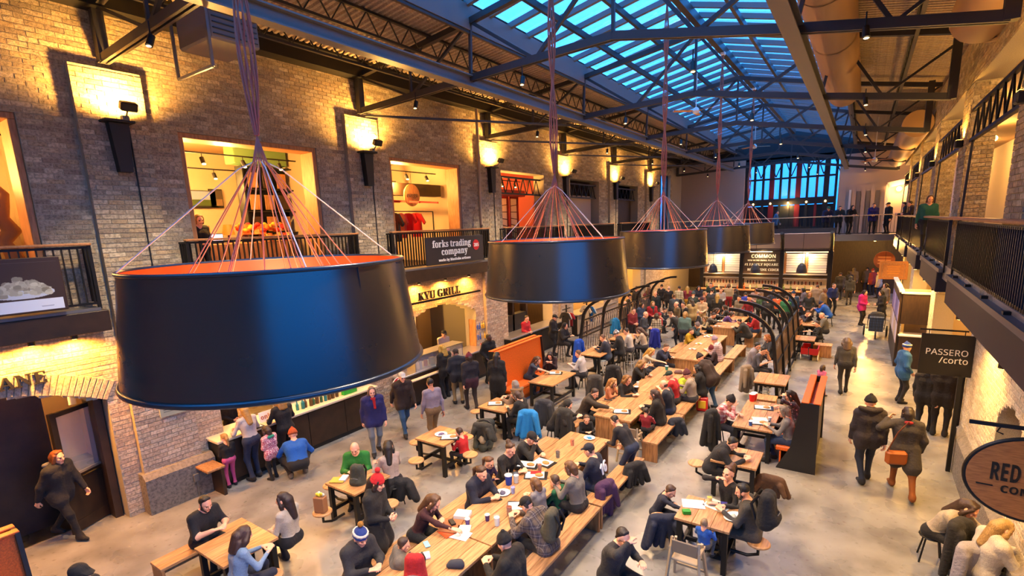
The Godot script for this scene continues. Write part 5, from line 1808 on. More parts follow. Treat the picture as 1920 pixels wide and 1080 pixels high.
# ------------------------------------------------------------------ big pendant lamps
func build_pendants() -> void:
	var zs := [-2.42, -7.2, -12.5, -18.0, -23.5]
	for i in 5:
		var rt: float = [1.05, 1.06, 1.0, 1.0, 1.0][i]
		var rb: float = [1.15, 1.14, 1.06, 1.06, 1.06][i]
		var t := thing("drum_pendant", "huge dark drum lamp with orange inside, %s" % ["before the gift shop, first of the row", "by the dark shop sign, second of the row", "third of the row", "fourth of the row", "last of the row, by the drink stand"][i], "lamp", Vector3(-4.03, 0, zs[i]), 0, "drum pendants along the hall")
		var y0 := 4.14
		var y1 := 4.97
		var s := sh()
		s.lathe([Vector2(rb, y0), Vector2(rt, y1)], 72)
		part("shade", s, M.lamp_skin, t)
		s = sh()
		s.lathe([Vector2(rt - 0.015, y1), Vector2(rb - 0.015, y0)], 72)
		part("inner_skin", s, M.orange_paint, t)
		for e in [[rb, y0, 0.022], [rt, y1, 0.016]]:
			var ring := []
			for k in 73: ring.append(Vector3(cos(TAU * k / 72) * e[0], e[1], sin(TAU * k / 72) * e[0]))
			s = sh()
			s.tube(ring, e[2], 8, false)
			part("rim", s, M.lamp_rim, t)
		if i == 0:
			s = sh()
			for a in [0.0, 2.1, 4.2]:
				s.bar(Vector3(cos(a) * (rt + 0.052), y0 + 0.03, sin(a) * (rb + 0.0)), Vector3(cos(a) * (rt + 0.0), y1, sin(a) * rt), 0.006, 0.02)
			part("seam", s, M.lamp_rim, t)
		var apex := Vector3(0, 5.98, 0)
		# steel ropes to the rim
		for k in 4:
			var a := TAU * k / 4.0 + 0.35
			s = sh()
			s.tube([Vector3(cos(a) * rt, y1, sin(a) * rt), Vector3(cos(a) * 0.16, 5.72, sin(a) * 0.16), Vector3(0, 5.8, 0)], 0.0055, 5)
			part("rope", s, M.cord_pale, t)
		# flex to each bulb
		var n: int = [18, 16, 14, 12, 12][i]
		for k in n:
			var a := TAU * k / n
			var r := 0.78 if k % 2 else 0.5
			var bp := Vector3(cos(a) * r, 4.62, sin(a) * r)
			s = sh()
			s.tube([bp + Vector3(0, 0.1, 0), bp.lerp(apex, 0.3) + Vector3(0, 0.02, 0), Vector3(cos(a) * 0.05, apex.y - 0.2, sin(a) * 0.05), apex], 0.0048, 4)
			part("flex", s, M.cord, t)
			s = sh()
			s.lathe([Vector2(0, -0.07), Vector2(0.032, -0.05), Vector2(0.042, -0.01), Vector2(0.022, 0.04), Vector2(0.018, 0.1), Vector2(0, 0.1)], 10)
			part("bulb", s, glow(Color(1.0, 0.72, 0.35), 8.0), t, Transform3D(Basis.IDENTITY, bp))
		# loosely twisted bundle up to the ridge
		for k in 9:
			var pts := []
			for j in 30:
				var f := j / 29.0
				var y := lerpf(apex.y, 10.2, f)
				var sw := 0.012 + 0.05 * absf(sin(f * PI * 3.2)) * (1.0 - 0.35 * f)
				var a := TAU * k / 9.0 + f * 5.0
				pts.append(Vector3(cos(a) * sw, y, sin(a) * sw))
			s = sh()
			s.tube(pts, 0.009, 4)
			part("strand", s, M.cord, t)
		s = sh()
		s.bev(Vector3(0, 10.21, 0), Vector3(0.14, 0.1, 0.14), 0.02)
		part("ceiling_rose", s, M.white, t)
		omni(t, Vector3(0, 4.5, 0), Color(1.0, 0.8, 0.55), 2.0, 0.12)
		spot(t, Vector3(0, 4.42, 0), Vector3(0, 0, 0), Color(1.0, 0.84, 0.62), 15.0, 66.0, 0.3)
# ------------------------------------------------------------------ tables, benches, booths
func square_table(x0: float, x1: float, z0: float, z1: float, label: String, stools: Array, h := 0.75) -> void:
	var cx := (x0 + x1) * 0.5
	var cz := (z0 + z1) * 0.5
	var w := x1 - x0
	var d := absf(z1 - z0)
	var t := thing("cafe_table", label, "table", Vector3(cx, 0, cz), 0, "wooden cafe tables with black legs")
	var top := Node3D.new()
	top.name = "tabletop"
	t.add_child(top)
	for k in 3:
		var s := sh()
		s.bev(Vector3(-w * 0.5 + (k + 0.5) * w / 3.0, h - 0.02, 0), Vector3(w / 3.0 - 0.003, 0.042, d), 0.005)
		part("plank", s, [M.table_wood, M.table_wood_b, M.table_wood][k], top)
	for sx in [-1, 1]:
		for sz in [-1, 1]:
			var s := sh()
			s.box(Vector3(sx * (w * 0.5 - 0.07), (h - 0.04) * 0.5, sz * (d * 0.5 - 0.07)), Vector3(0.075, h - 0.04, 0.075))
			part("leg", s, M.iron, t)
	for sz in [-1, 1]:
		var fr := sh()
		fr.box(Vector3(0, h - 0.08, sz * (d * 0.5 - 0.07)), Vector3(w - 0.15, 0.07, 0.04))
		part("apron", fr, M.iron, t)
	var fr2 := sh()
	for sx in [-1, 1]: fr2.box(Vector3(sx * (w * 0.5 - 0.07), 0.22, 0), Vector3(0.05, 0.07, d - 0.14))
	fr2.box(Vector3(0, 0.22, 0), Vector3(w - 0.14, 0.06, 0.05))
	part("stretcher", fr2, M.iron, t)
	for st in stools:
		var p: Vector3 = {"n": Vector3(-0.08, 0, d * 0.5 + 0.33), "f": Vector3(0.08, 0, -d * 0.5 - 0.33), "l": Vector3(-w * 0.5 - 0.33, 0, 0.05), "r": Vector3(w * 0.5 + 0.33, 0, -0.05)}[st]
		var inn := p * 0.45
		var a := sh()
		a.tube([Vector3(inn.x, 0.22, inn.z), Vector3(p.x * 0.8, 0.2, p.z * 0.8), Vector3(p.x, 0.26, p.z), Vector3(p.x, 0.43, p.z)], 0.024, 8)
		part("stool_arm", a, M.iron, t)
		a = sh()
		a.lathe([Vector2(0, 0.425), Vector2(0.155, 0.425), Vector2(0.165, 0.435), Vector2(0.165, 0.455), Vector2(0.155, 0.465), Vector2(0, 0.465)], 24, p)
		part("stool_seat", a, M.table_wood_b, t)

func long_table(x0: float, x1: float, z0: float, z1: float, label: String, ends: bool) -> void:
	var cx := (x0 + x1) * 0.5
	var w := x1 - x0
	var l := absf(z1 - z0)
	var t := thing("long_table", label, "table", Vector3(cx, 0, (z0 + z1) * 0.5), 0, "long communal tables")
	var top := Node3D.new()
	top.name = "tabletop"
	t.add_child(top)
	for k in 4:
		var s := sh()
		s.bev(Vector3(-w * 0.5 + (k + 0.5) * w / 4.0, 0.725, 0), Vector3(w / 4.0 - 0.003, 0.05, l - 0.012), 0.005)
		part("plank", s, [M.table_wood, M.table_wood_b][k % 2], top)
	for sz in [-1, 1]:
		for k in 5:
			var s := sh()
			s.bev(Vector3(-w * 0.5 + 0.04 + (k + 0.5) * (w - 0.08) / 5.0, 0.35, sz * (l * 0.5 - 0.05)), Vector3((w - 0.08) / 5.0 - 0.003, 0.7, 0.045), 0.004)
			part("end_board", s, M.bench_wood, t)
	var s2 := sh()
	s2.box(Vector3(0, 0.18, 0), Vector3(0.08, 0.12, l - 0.2))
	part("stretcher", s2, M.bench_wood, t)

func bench(x0: float, x1: float, z0: float, z1: float, label: String) -> void:
	var w := x1 - x0
	var l := absf(z1 - z0)
	var t := thing("bench", label, "bench", Vector3((x0 + x1) * 0.5, 0, (z0 + z1) * 0.5), 0, "wooden plank benches")
	for k in 2:
		var s := sh()
		s.bev(Vector3(-w * 0.25 + k * w * 0.5, 0.43, 0), Vector3(w * 0.5 - 0.003, 0.045, l), 0.005)
		part("plank", s, [M.table_wood_b, M.table_wood][k], t)
	for sz in [-1, 1]:
		var s := sh()
		s.bev(Vector3(0, 0.205, sz * (l * 0.5 - 0.03)), Vector3(w - 0.02, 0.41, 0.045), 0.004)
		part("end_panel", s, M.bench_wood, t)
	var s3 := sh()
	s3.box(Vector3(0, 0.34, 0), Vector3(0.05, 0.12, l - 0.1))
	part("stretcher", s3, M.bench_wood, t)

# a high backed orange booth whose seat looks along +x (turn 0) or -x (turn 180)
func booth(at: Vector3, turn: float, l: float, h: float, label: String) -> void:
	var t := thing("booth_seat", label, "booth", at, turn, "orange booth seats")
	for sz in [-1, 1]:
		var s := sh()
		s.prism(PackedVector2Array([Vector2(-0.36, 0), Vector2(0.36, 0), Vector2(0.12, 0.5), Vector2(-0.02, h), Vector2(-0.34, h)]), 0.05, Transform3D(Basis.IDENTITY, Vector3(0, 0, sz * l * 0.5)))
		part("side_panel", s, col(Color(0.085, 0.08, 0.08), 0.45), t)
	var s := sh()
	s.bev(Vector3(0.14, 0.42, 0), Vector3(0.5, 0.1, l - 0.05), 0.02)
	part("seat_cushion", s, M.orange_seat, t)
	s = sh()
	s.prism(PackedVector2Array([Vector2(-0.1, 0.45), Vector2(0.02, 0.45), Vector2(-0.08, h - 0.02), Vector2(-0.16, h - 0.02)]), l - 0.05)
	part("back_cushion", s, M.orange_seat, t)
	for x in [-0.09, -0.3]:
		s = sh()
		s.bev(Vector3(x, h, 0), Vector3(0.13, 0.035, l + 0.05), 0.008)
		part("cap_board", s, M.orange_seat, t)
	s = sh()
	s.box(Vector3(-0.2, h - 0.14, 0), Vector3(0.12, 0.02, l - 0.05))
	part("trough", s, M.orange_seat, t)
	s = sh()
	s.box(Vector3(-0.3, h * 0.5, 0), Vector3(0.04, h - 0.04, l))
	part("back_board", s, M.dark_wood, t)
	s = sh()
	s.box(Vector3(0.3, 0.18, 0), Vector3(0.03, 0.36, l - 0.06))
	part("seat_front", s, M.orange_seat, t)

func bar_stool(p: Vector3, h: float, label: String) -> void:
	var t := thing("bar_stool", label, "stool", p, 0, "pale metal stools")
	var s := sh()
	s.lathe([Vector2(0, h - 0.03), Vector2(0.165, h - 0.03), Vector2(0.175, h - 0.015), Vector2(0.165, h), Vector2(0, h)], 20)
	part("seat", s, col(Color(0.55, 0.62, 0.68), 0.4, 0.3), t)
	for k in 4:
		var a := TAU * (k + 0.5) / 4
		s = sh()
		s.tube([Vector3(cos(a) * 0.12, h - 0.03, sin(a) * 0.12), Vector3(cos(a) * 0.2, 0, sin(a) * 0.2)], 0.014, 7)
		part("leg", s, col(Color(0.7, 0.72, 0.74), 0.4, 0.3), t)
	var ring := []
	for k in 17: ring.append(Vector3(cos(TAU * k / 16) * 0.175, h * 0.35, sin(TAU * k / 16) * 0.175))
	s = sh()
	s.tube(ring, 0.01, 6, false)
	part("foot_ring", s, col(Color(0.7, 0.72, 0.74), 0.4, 0.3), t)

func high_chair(p: Vector3, turn: float, label: String) -> void:
	var t := thing("high_chair", label, "high chair", p, turn, "wooden high chairs")
	var wd := col(Color(0.62, 0.55, 0.44), 0.5)
	for sx in [-1, 1]:
		var s := sh()
		s.bar(Vector3(sx * 0.24, 0, 0.24), Vector3(sx * 0.18, 0.72, 0.05), 0.035)
		s.bar(Vector3(sx * 0.24, 0, -0.24), Vector3(sx * 0.18, 0.82, -0.12), 0.035)
		part("leg", s, wd, t)
		s = sh()
		s.bar(Vector3(sx * 0.2, 0.64, 0.12), Vector3(sx * 0.2, 0.66, -0.16), 0.035)
		part("arm", s, wd, t)
	var s2 := sh()
	s2.bev(Vector3(0, 0.5, -0.02), Vector3(0.36, 0.03, 0.3), 0.008)
	part("seat", s2, wd, t)
	s2 = sh()
	s2.bev(Vector3(0, 0.7, -0.15), Vector3(0.36, 0.22, 0.025), 0.01, Basis(Vector3.RIGHT, -0.15))
	part("backrest", s2, col(Color(0.48, 0.43, 0.36), 0.6), t)
	for e in [[0.2, 0.2], [0.2, -0.21], [0.42, 0.15]]:
		s2 = sh()
		s2.bar(Vector3(-0.22, e[0], e[1]), Vector3(0.22, e[0], e[1]), 0.03)
		part("rail", s2, wd, t)

# quarter arched black steel ribs with a woven screen between them; side -1 bends towards -x
func arch_screen(x: float, z0: float, side: float, n: int, step: float, label: String) -> void:
	var t := thing("arch_screen", label, "screen", Vector3(x, 0, z0), 0, "arched black steel screens")
	for k in n:
		var pts := [Vector3(0, 0, 0), Vector3(side * 0.08, 0.9, 0), Vector3(side * 0.18, 1.62, 0)]
		for j in 7:
			var a := PI * 0.5 * (j + 1) / 7.0
			pts.append(Vector3(side * (0.18 + 1.25 * (1.0 - cos(a))), 1.62 + 0.92 * sin(a), 0))
		var s := sh()
		for j in pts.size() - 1:
			s.bar(pts[j] + Vector3(0, 0, -step * k), pts[j + 1] + Vector3(0, 0, -step * k), 0.09, 0.12, Vector3.BACK)
		part("rib", s, M.iron, t)
	var l := step * (n - 1)
	for e in [[0.0, 0.12], [0.09, 0.95], [0.17, 1.62]]:
		var s := sh()
		s.bar(Vector3(side * e[0], e[1], 0), Vector3(side * e[0], e[1], -l), 0.05)
		part("rail", s, M.iron, t)
	# woven hoops, each its own slim loop of grey rod
	var m := int(l / 0.22)
	for k in m:
		var z := -0.11 - k * l / m
		var ring := []
		for j in 13:
			var a := TAU * j / 12.0
			var y := 0.95 + 0.64 * sin(a)
			ring.append(Vector3(side * (0.02 + 0.095 * y), y, z + 0.17 * cos(a)))
		var s := sh()
		s.tube(ring, 0.011, 5, false)
		part("hoop", s, col(Color(0.42, 0.36, 0.32), 0.45, 0.4), t)

# a coat thrown over a seat or hook: a soft folded heap hanging from its shoulder line
func coat(px: float, py: float, h: float, hgt: float, c: String, label: String, turn := 0.0, wide := 0.42) -> void:
	var p := on_h(px, py, h)
	var q := []
	rng.seed = int(px * 7 + py)
	for k in 5:
		var x := (-0.5 + k / 4.0) * wide
		var top := Vector3(x * 0.7, rng.randf_range(-0.02, 0.03), rng.randf_range(-0.03, 0.03))
		q.append([top, Vector3(x * 1.15 + rng.randf_range(-0.03, 0.03), -hgt * rng.randf_range(0.82, 1.0), rng.randf_range(-0.07, 0.07)), 0.07, rng.randf_range(0.04, 0.08), 1])
	for s in [-1.0, 1.0]:
		q.append([Vector3(s * wide * 0.35, -0.05, 0.08), Vector3(s * wide * 0.5, -hgt * 0.7, 0.12), 0.055, 0.045, 1])
	q.append([Vector3(-wide * 0.2, 0.02, -0.02), Vector3(wide * 0.2, 0.02, -0.02), 0.075, 0.075, 1])
	var fl := skin_over(q, 0.026, 0.014)
	single("draped_coat", dress_mesh(fl)[0], cloth(c), Transform3D(Basis(Vector3.UP, deg_to_rad(turn)), p), label, "coat")

func build_furniture() -> void:
	var L := -7.76
	var Lr := -6.93
	square_table(L, Lr, -2.88, -3.7, "square wooden cafe table before the first brick pier", ["n", "r"])
	square_table(L, Lr, -5.12, -5.94, "square wooden cafe table with backpack and paper bag stool", ["n", "l", "f", "r"])
	square_table(L, Lr, -7.42, -8.24, "square wooden cafe table of the child in red", ["n", "l", "r", "f"])
	square_table(L, Lr, -9.66, -10.48, "square wooden cafe table beside the parked infant seat", ["l", "f"])
	square_table(L, Lr, -12.05, -13.5, "oblong wooden table at the left orange booth", [])
	square_table(L + 0.2, Lr + 0.15, -14.9, -16.2, "tall wooden table beyond the left orange booth", [], 0.95)
	square_table(L + 0.2, Lr + 0.15, -17.4, -18.7, "tall wooden table beside the left arched screen", [], 0.95)
	square_table(-2.06, -1.26, -4.75, -5.55, "square wooden cafe table of the woman in glasses", ["n", "r", "l"])
	square_table(-2.06, -1.26, -7.2, -7.98, "square wooden cafe table covered in food papers", ["f", "r", "l"])
	square_table(-2.06, -1.26, -9.46, -10.27, "square wooden cafe table nearest the right booth", ["l"])
	square_table(-2.06, -1.26, -11.4, -13.3, "oblong wooden table at the right orange booth", [])
	square_table(-2.2, -1.4, -14.95, -16.0, "wooden table before the right arched screen", [])
	square_table(-1.9, -1.15, -21.0, -21.8, "small wooden table beside the red wagon", [])
	square_table(-1.9, -1.15, -24.0, -24.8, "small wooden table before the drink stand", [])
	var a := -4.98
	var b := -4.04
	var zz := [[-3.05, -5.17], [-5.18, -7.3], [-7.31, -9.4], [-10.55, -12.7], [-12.71, -15.3], [-16.5, -18.6], [-18.61, -20.7], [-22.2, -24.3], [-24.31, -26.4]]
	var nm := ["first long plank table, nearest the pom-pom hat", "second long plank table, with the blue cup", "third long plank table, with the jersey diner", "fourth long plank table, ending in bare boards by the high chair", "fifth long plank table, with the crimson and white jersey", "sixth long plank table, beside the brown down jacket", "seventh long plank table, with the olive jacket diner", "eighth long plank table, near the drink stand queue", "last long plank table, closest to the drink stand"]
	for i in zz.size(): long_table(a, b, zz[i][0], zz[i][1], nm[i], true)
	var bz := [[-3.1, -5.2], [-5.25, -7.35], [-7.4, -9.5], [-10.3, -12.3], [-12.35, -14.6], [-15.9, -18.2], [-18.4, -20.6], [-22.2, -24.3]]
	var bn := ["the first long table", "the second long table", "the third long table", "the fourth long table", "the fifth long table", "the sixth long table", "the seventh long table", "the eighth long table"]
	for i in bz.size():
		bench(-5.68, -5.32, bz[i][0], bz[i][1], "wooden bench on the brick wall side of " + bn[i])
		bench(-3.7, -3.34, bz[i][0], bz[i][1], "wooden bench on the gallery side of " + bn[i])
	bench(-8.5, -8.14, -2.55, -3.95, "short wooden bench of the bearded man")
	booth(Vector3(-8.55, 0, -13.0), 0, 2.5, 1.6, "orange booth seat beside the grill counter")
	booth(Vector3(-0.79, 0, -12.45), 180, 2.15, 1.5, "orange booth seat with black side panel in the right aisle")
	booth(Vector3(-9.05, 0, -0.6), 0, 1.5, 1.42, "orange booth seat before the first arch")
	for e in [[1128, 690, 0.7, "pale metal stool under the man in navy beyond the booth"], [1180, 672, 0.7, "pale metal stool under the white shirt diner"], [1432, 722, 0.65, "pale blue metal stool of the grey T-shirt diner"], [1545, 600, 0.6, "pale metal stool near the drink stand"]]:
		var p := on_h(e[0], e[1], 0.4)
		p.y = 0
		bar_stool(p, e[2], e[3])
	high_chair(Vector3(-3.9, 0, -10.2), 180, "wooden high chair at the end of the fourth long table")
	high_chair(Vector3(-1.72, 0, -6.72), 180, "wooden high chair of the baby in blue")
	arch_screen(-1.72, -16.15, -1.0, 5, 1.55, "black arched screen standing along the right aisle")
	arch_screen(-8.7, -17.2, 1.0, 5, 1.9, "black arched screen before the far left shops")
	# box seats, wagon, stroller
	for e in [[1540, 668, "square wooden box seat in the right aisle"], [1430, 775, "low wooden box seat by the right arched screen"]]:
		var p := on_h(e[0], e[1], 0)
		var t := thing("wooden_pouffe", e[2], "seat", Vector3(p.x, 0, p.z), 0)
		var s := sh()
		s.bev(Vector3(0, 0.22, 0), Vector3(0.6, 0.44, 0.42), 0.01)
		part("box", s, M.bench_wood, t)
		s = sh()
		s.bev(Vector3(0, 0.455, 0), Vector3(0.64, 0.03, 0.46), 0.008)
		part("lid", s, M.table_wood_b, t)
	wagon(on_h(1518, 672, 0))
	stroller(on_h(1640, 632, 0))
	infant_seat(Vector3(-7.2, 0, -9.15))

func wheel(t: Node, p: Vector3, r: float, m: Material) -> void:
	var s := sh()
	var ring := []
	for k in 17: ring.append(p + Vector3(0, cos(TAU * k / 16), sin(TAU * k / 16)) * r * 0.86)
	s.tube(ring, r * 0.14, 6, false)
	for k in 5: s.bar(p, p + Vector3(0, cos(TAU * k / 5), sin(TAU * k / 5)) * r * 0.85, 0.012)
	part("wheel", s, m, t)

func wagon(p: Vector3) -> void:
	var t := thing("toy_wagon", "red toy wagon with white wheels in the right aisle", "wagon", Vector3(p.x, 0, p.z))
	var red := col(Color(0.62, 0.06, 0.07), 0.4)
	var s := sh()
	for e in [-1, 1]: s.box(Vector3(e * 0.26, 0.36, 0), Vector3(0.03, 0.22, 0.9))
	for e in [-1, 1]: s.box(Vector3(0, 0.36, e * 0.44), Vector3(0.52, 0.22, 0.03))
	s.box(Vector3(0, 0.26, 0), Vector3(0.52, 0.03, 0.9))
	part("tub", s, red, t)
	for e in [[-0.27, 0.3], [0.27, 0.3], [-0.27, -0.3], [0.27, -0.3]]: wheel(t, Vector3(e[0], 0.13, e[1]), 0.13, M.white)
	s = sh()
	s.tube([Vector3(0, 0.2, 0.45), Vector3(0, 0.35, 0.75), Vector3(0, 0.62, 0.95)], 0.014, 6)
	part("handle", s, M.black, t)

func stroller(p: Vector3) -> void:
	var t := thing("stroller", "dark plaid stroller with thin wheels in the right aisle", "stroller", Vector3(p.x, 0, p.z))
	var s := sh()
	s.prism(PackedVector2Array([Vector2(-0.3, 0.3), Vector2(0.25, 0.3), Vector2(0.32, 0.55), Vector2(-0.1, 0.62), Vector2(-0.34, 0.95), Vector2(-0.42, 0.9)]), 0.5, Transform3D(Basis(Vector3.UP, PI / 2), Vector3.ZERO))
	part("seat", s, cloth("plaid1c28384a5a70"), t)
	s = sh()
	s.lathe([Vector2(0.32, 0.0), Vector2(0.3, 0.16), Vector2(0.18, 0.28), Vector2(0, 0.32)], 14, Vector3(0, 0.78, -0.1))
	part("canopy", s, cloth("20222c"), t)
	for e in [[-0.4, 0.22, 0.25], [0.4, 0.22, 0.25], [0.0, 0.17, -0.5]]: wheel(t, Vector3(e[0], e[1] + 0.02, -e[2]), e[1] + 0.02, M.black)
	s = sh()
	for e in [-1, 1]: s.tube([Vector3(e * 0.3, 0.3, -0.2), Vector3(e * 0.3, 0.7, 0.25), Vector3(e * 0.28, 1.05, 0.5)], 0.014, 6)
	s.tube([Vector3(-0.28, 1.05, 0.5), Vector3(0.28, 1.05, 0.5)], 0.018, 6)
	part("handle_frame", s, M.iron, t)

func infant_seat(p: Vector3) -> void:
	var t := thing("infant_seat", "grey infant car seat on the floor by the cafe table", "infant seat", p, 30)
	var q := [[Vector3(-0.18, 0.12, 0.3), Vector3(-0.2, 0.3, -0.3), 0.06, 0.08, 1], [Vector3(0.18, 0.12, 0.3), Vector3(0.2, 0.3, -0.3), 0.06, 0.08, 1], [Vector3(0, 0.08, 0.28), Vector3(0, 0.1, -0.25), 0.1, 0.14, 1], [Vector3(-0.12, 0.45, -0.36), Vector3(0.12, 0.45, -0.36), 0.12, 0.12, 1]]
	var fl := skin_over(q, 0.03, 0.02)
	part("shell", dress_mesh(fl)[0], cloth("3c4038"), t)
	fl = skin_over([[Vector3(-0.08, 0.3, 0.1), Vector3(0.08, 0.34, -0.12), 0.1, 0.09, 1], [Vector3(0.0, 0.26, 0.26), Vector3(-0.06, 0.32, 0.0), 0.08, 0.08, 1]], 0.025, 0.02)
	part("blanket", dress_mesh(fl)[0], cloth("b9a382"), t)
	var s := sh()
	var arc := []
	for k in 9: arc.append(Vector3(cos(PI * k / 8) * 0.26, 0.3 + sin(PI * k / 8) * 0.36, -0.05))
	s.tube(arc, 0.022, 7)
	part("carry_handle", s, M.black, t)

# ------------------------------------------------------------------ small things on tables and floor
func cup(p: Vector3, c: Color, label: String, h := 0.12, straw := false) -> void:
	var t := thing("paper_cup", label, "cup", p)
	var s := sh()
	s.lathe([Vector2(0, 0), Vector2(h * 0.27, 0), Vector2(h * 0.36, h * 0.92), Vector2(0, h * 0.92)], 14)
	part("cup", s, col(c, 0.5), t)
	s = sh()
	s.lathe([Vector2(h * 0.38, h * 0.9), Vector2(h * 0.38, h * 0.96), Vector2(h * 0.3, h), Vector2(0, h)], 14)
	part("lid", s, M.white, t)
	if straw:
		s = sh()
		s.tube([Vector3(0, h * 0.9, 0), Vector3(0.012, h * 1.5, 0)], 0.005, 5)
		part("straw", s, M.white, t)

func glass(p: Vector3, c: Color, label: String, h := 0.15) -> void:
	var t := thing("glass", label, "glass", p)
	var s := sh()
	s.lathe([Vector2(0, 0.004), Vector2(h * 0.22, 0.004), Vector2(h * 0.27, h * 0.8), Vector2(0, h * 0.8)], 12)
	part("drink", s, col(c, 0.25), t)
	s = sh()
	s.lathe([Vector2(h * 0.24, 0), Vector2(h * 0.29, h)], 12)
	part("wall", s, M.case_glass, t)

func plate(p: Vector3, label: String, food: Color, r := 0.13, oblong := false) -> void:
	var t := thing("plate", label, "plate", p, p.x * 90)
	var s := sh()
	var sc := Basis.from_scale(Vector3(1.4 if oblong else 1.0, 1, 1))
	s.lathe([Vector2(0, 0.002), Vector2(r * 0.6, 0.002), Vector2(r, 0.018), Vector2(r, 0.022), Vector2(r * 0.6, 0.008), Vector2(0, 0.008)], 20, Vector3.ZERO, sc)
	part("dish", s, M.white, t)
	s = sh()
	s.ball(Vector3(0.01, 0.015, 0), Vector3(r * 0.5, 0.025, r * 0.4), 9, 5)
	s.ball(Vector3(-r * 0.3, 0.012, r * 0.2), Vector3(r * 0.25, 0.02, r * 0.2), 8, 5)
	part("food", s, col(food, 0.7), t)

func tray(p: Vector3, turn: float, label: String) -> void:
	var t := thing("food_tray", label, "tray", p, turn)
	var s := sh()
	s.bev(Vector3(0, 0.008, 0), Vector3(0.42, 0.016, 0.3), 0.006)
	part("tray", s, col(Color(0.06, 0.06, 0.065), 0.4), t)
	s = sh()
	s.box(Vector3(-0.02, 0.018, 0), Vector3(0.34, 0.004, 0.23), Basis(Vector3.UP, 0.08))
	part("paper", s, M.white, t)
	s = sh()
	s.ball(Vector3(0.06, 0.03, 0.02), Vector3(0.08, 0.03, 0.06), 9, 5)
	part("food", s, col(Color(0.62, 0.45, 0.25), 0.8), t)

func flat(kind: String, px: float, py: float, w: float, d: float, c: Color, label: String, turn := 0.0, h := 0.012) -> void:
	var p := on_h(px, py, 0.755)
	var s := sh()
	s.bev(Vector3(0, h * 0.5, 0), Vector3(w, h, d), 0.003)
	if kind == "wool_hat":
		var fl := skin_over([[Vector3(-0.05, 0.05, 0), Vector3(0.05, 0.05, 0.01), 0.05, 0.06, 1], [Vector3(-0.1, 0.03, 0.02), Vector3(0.08, 0.03, 0.03), 0.03, 0.035, 1]], 0.02, 0.015)
		single(kind, dress_mesh(fl)[0], col(c, 0.9), Transform3D(Basis(Vector3.UP, deg_to_rad(turn)), p), label, "hat")
		return
	single(kind, s, col(c, 0.5), Transform3D(Basis(Vector3.UP, deg_to_rad(turn)), p), label, kind.replace("_", " "))

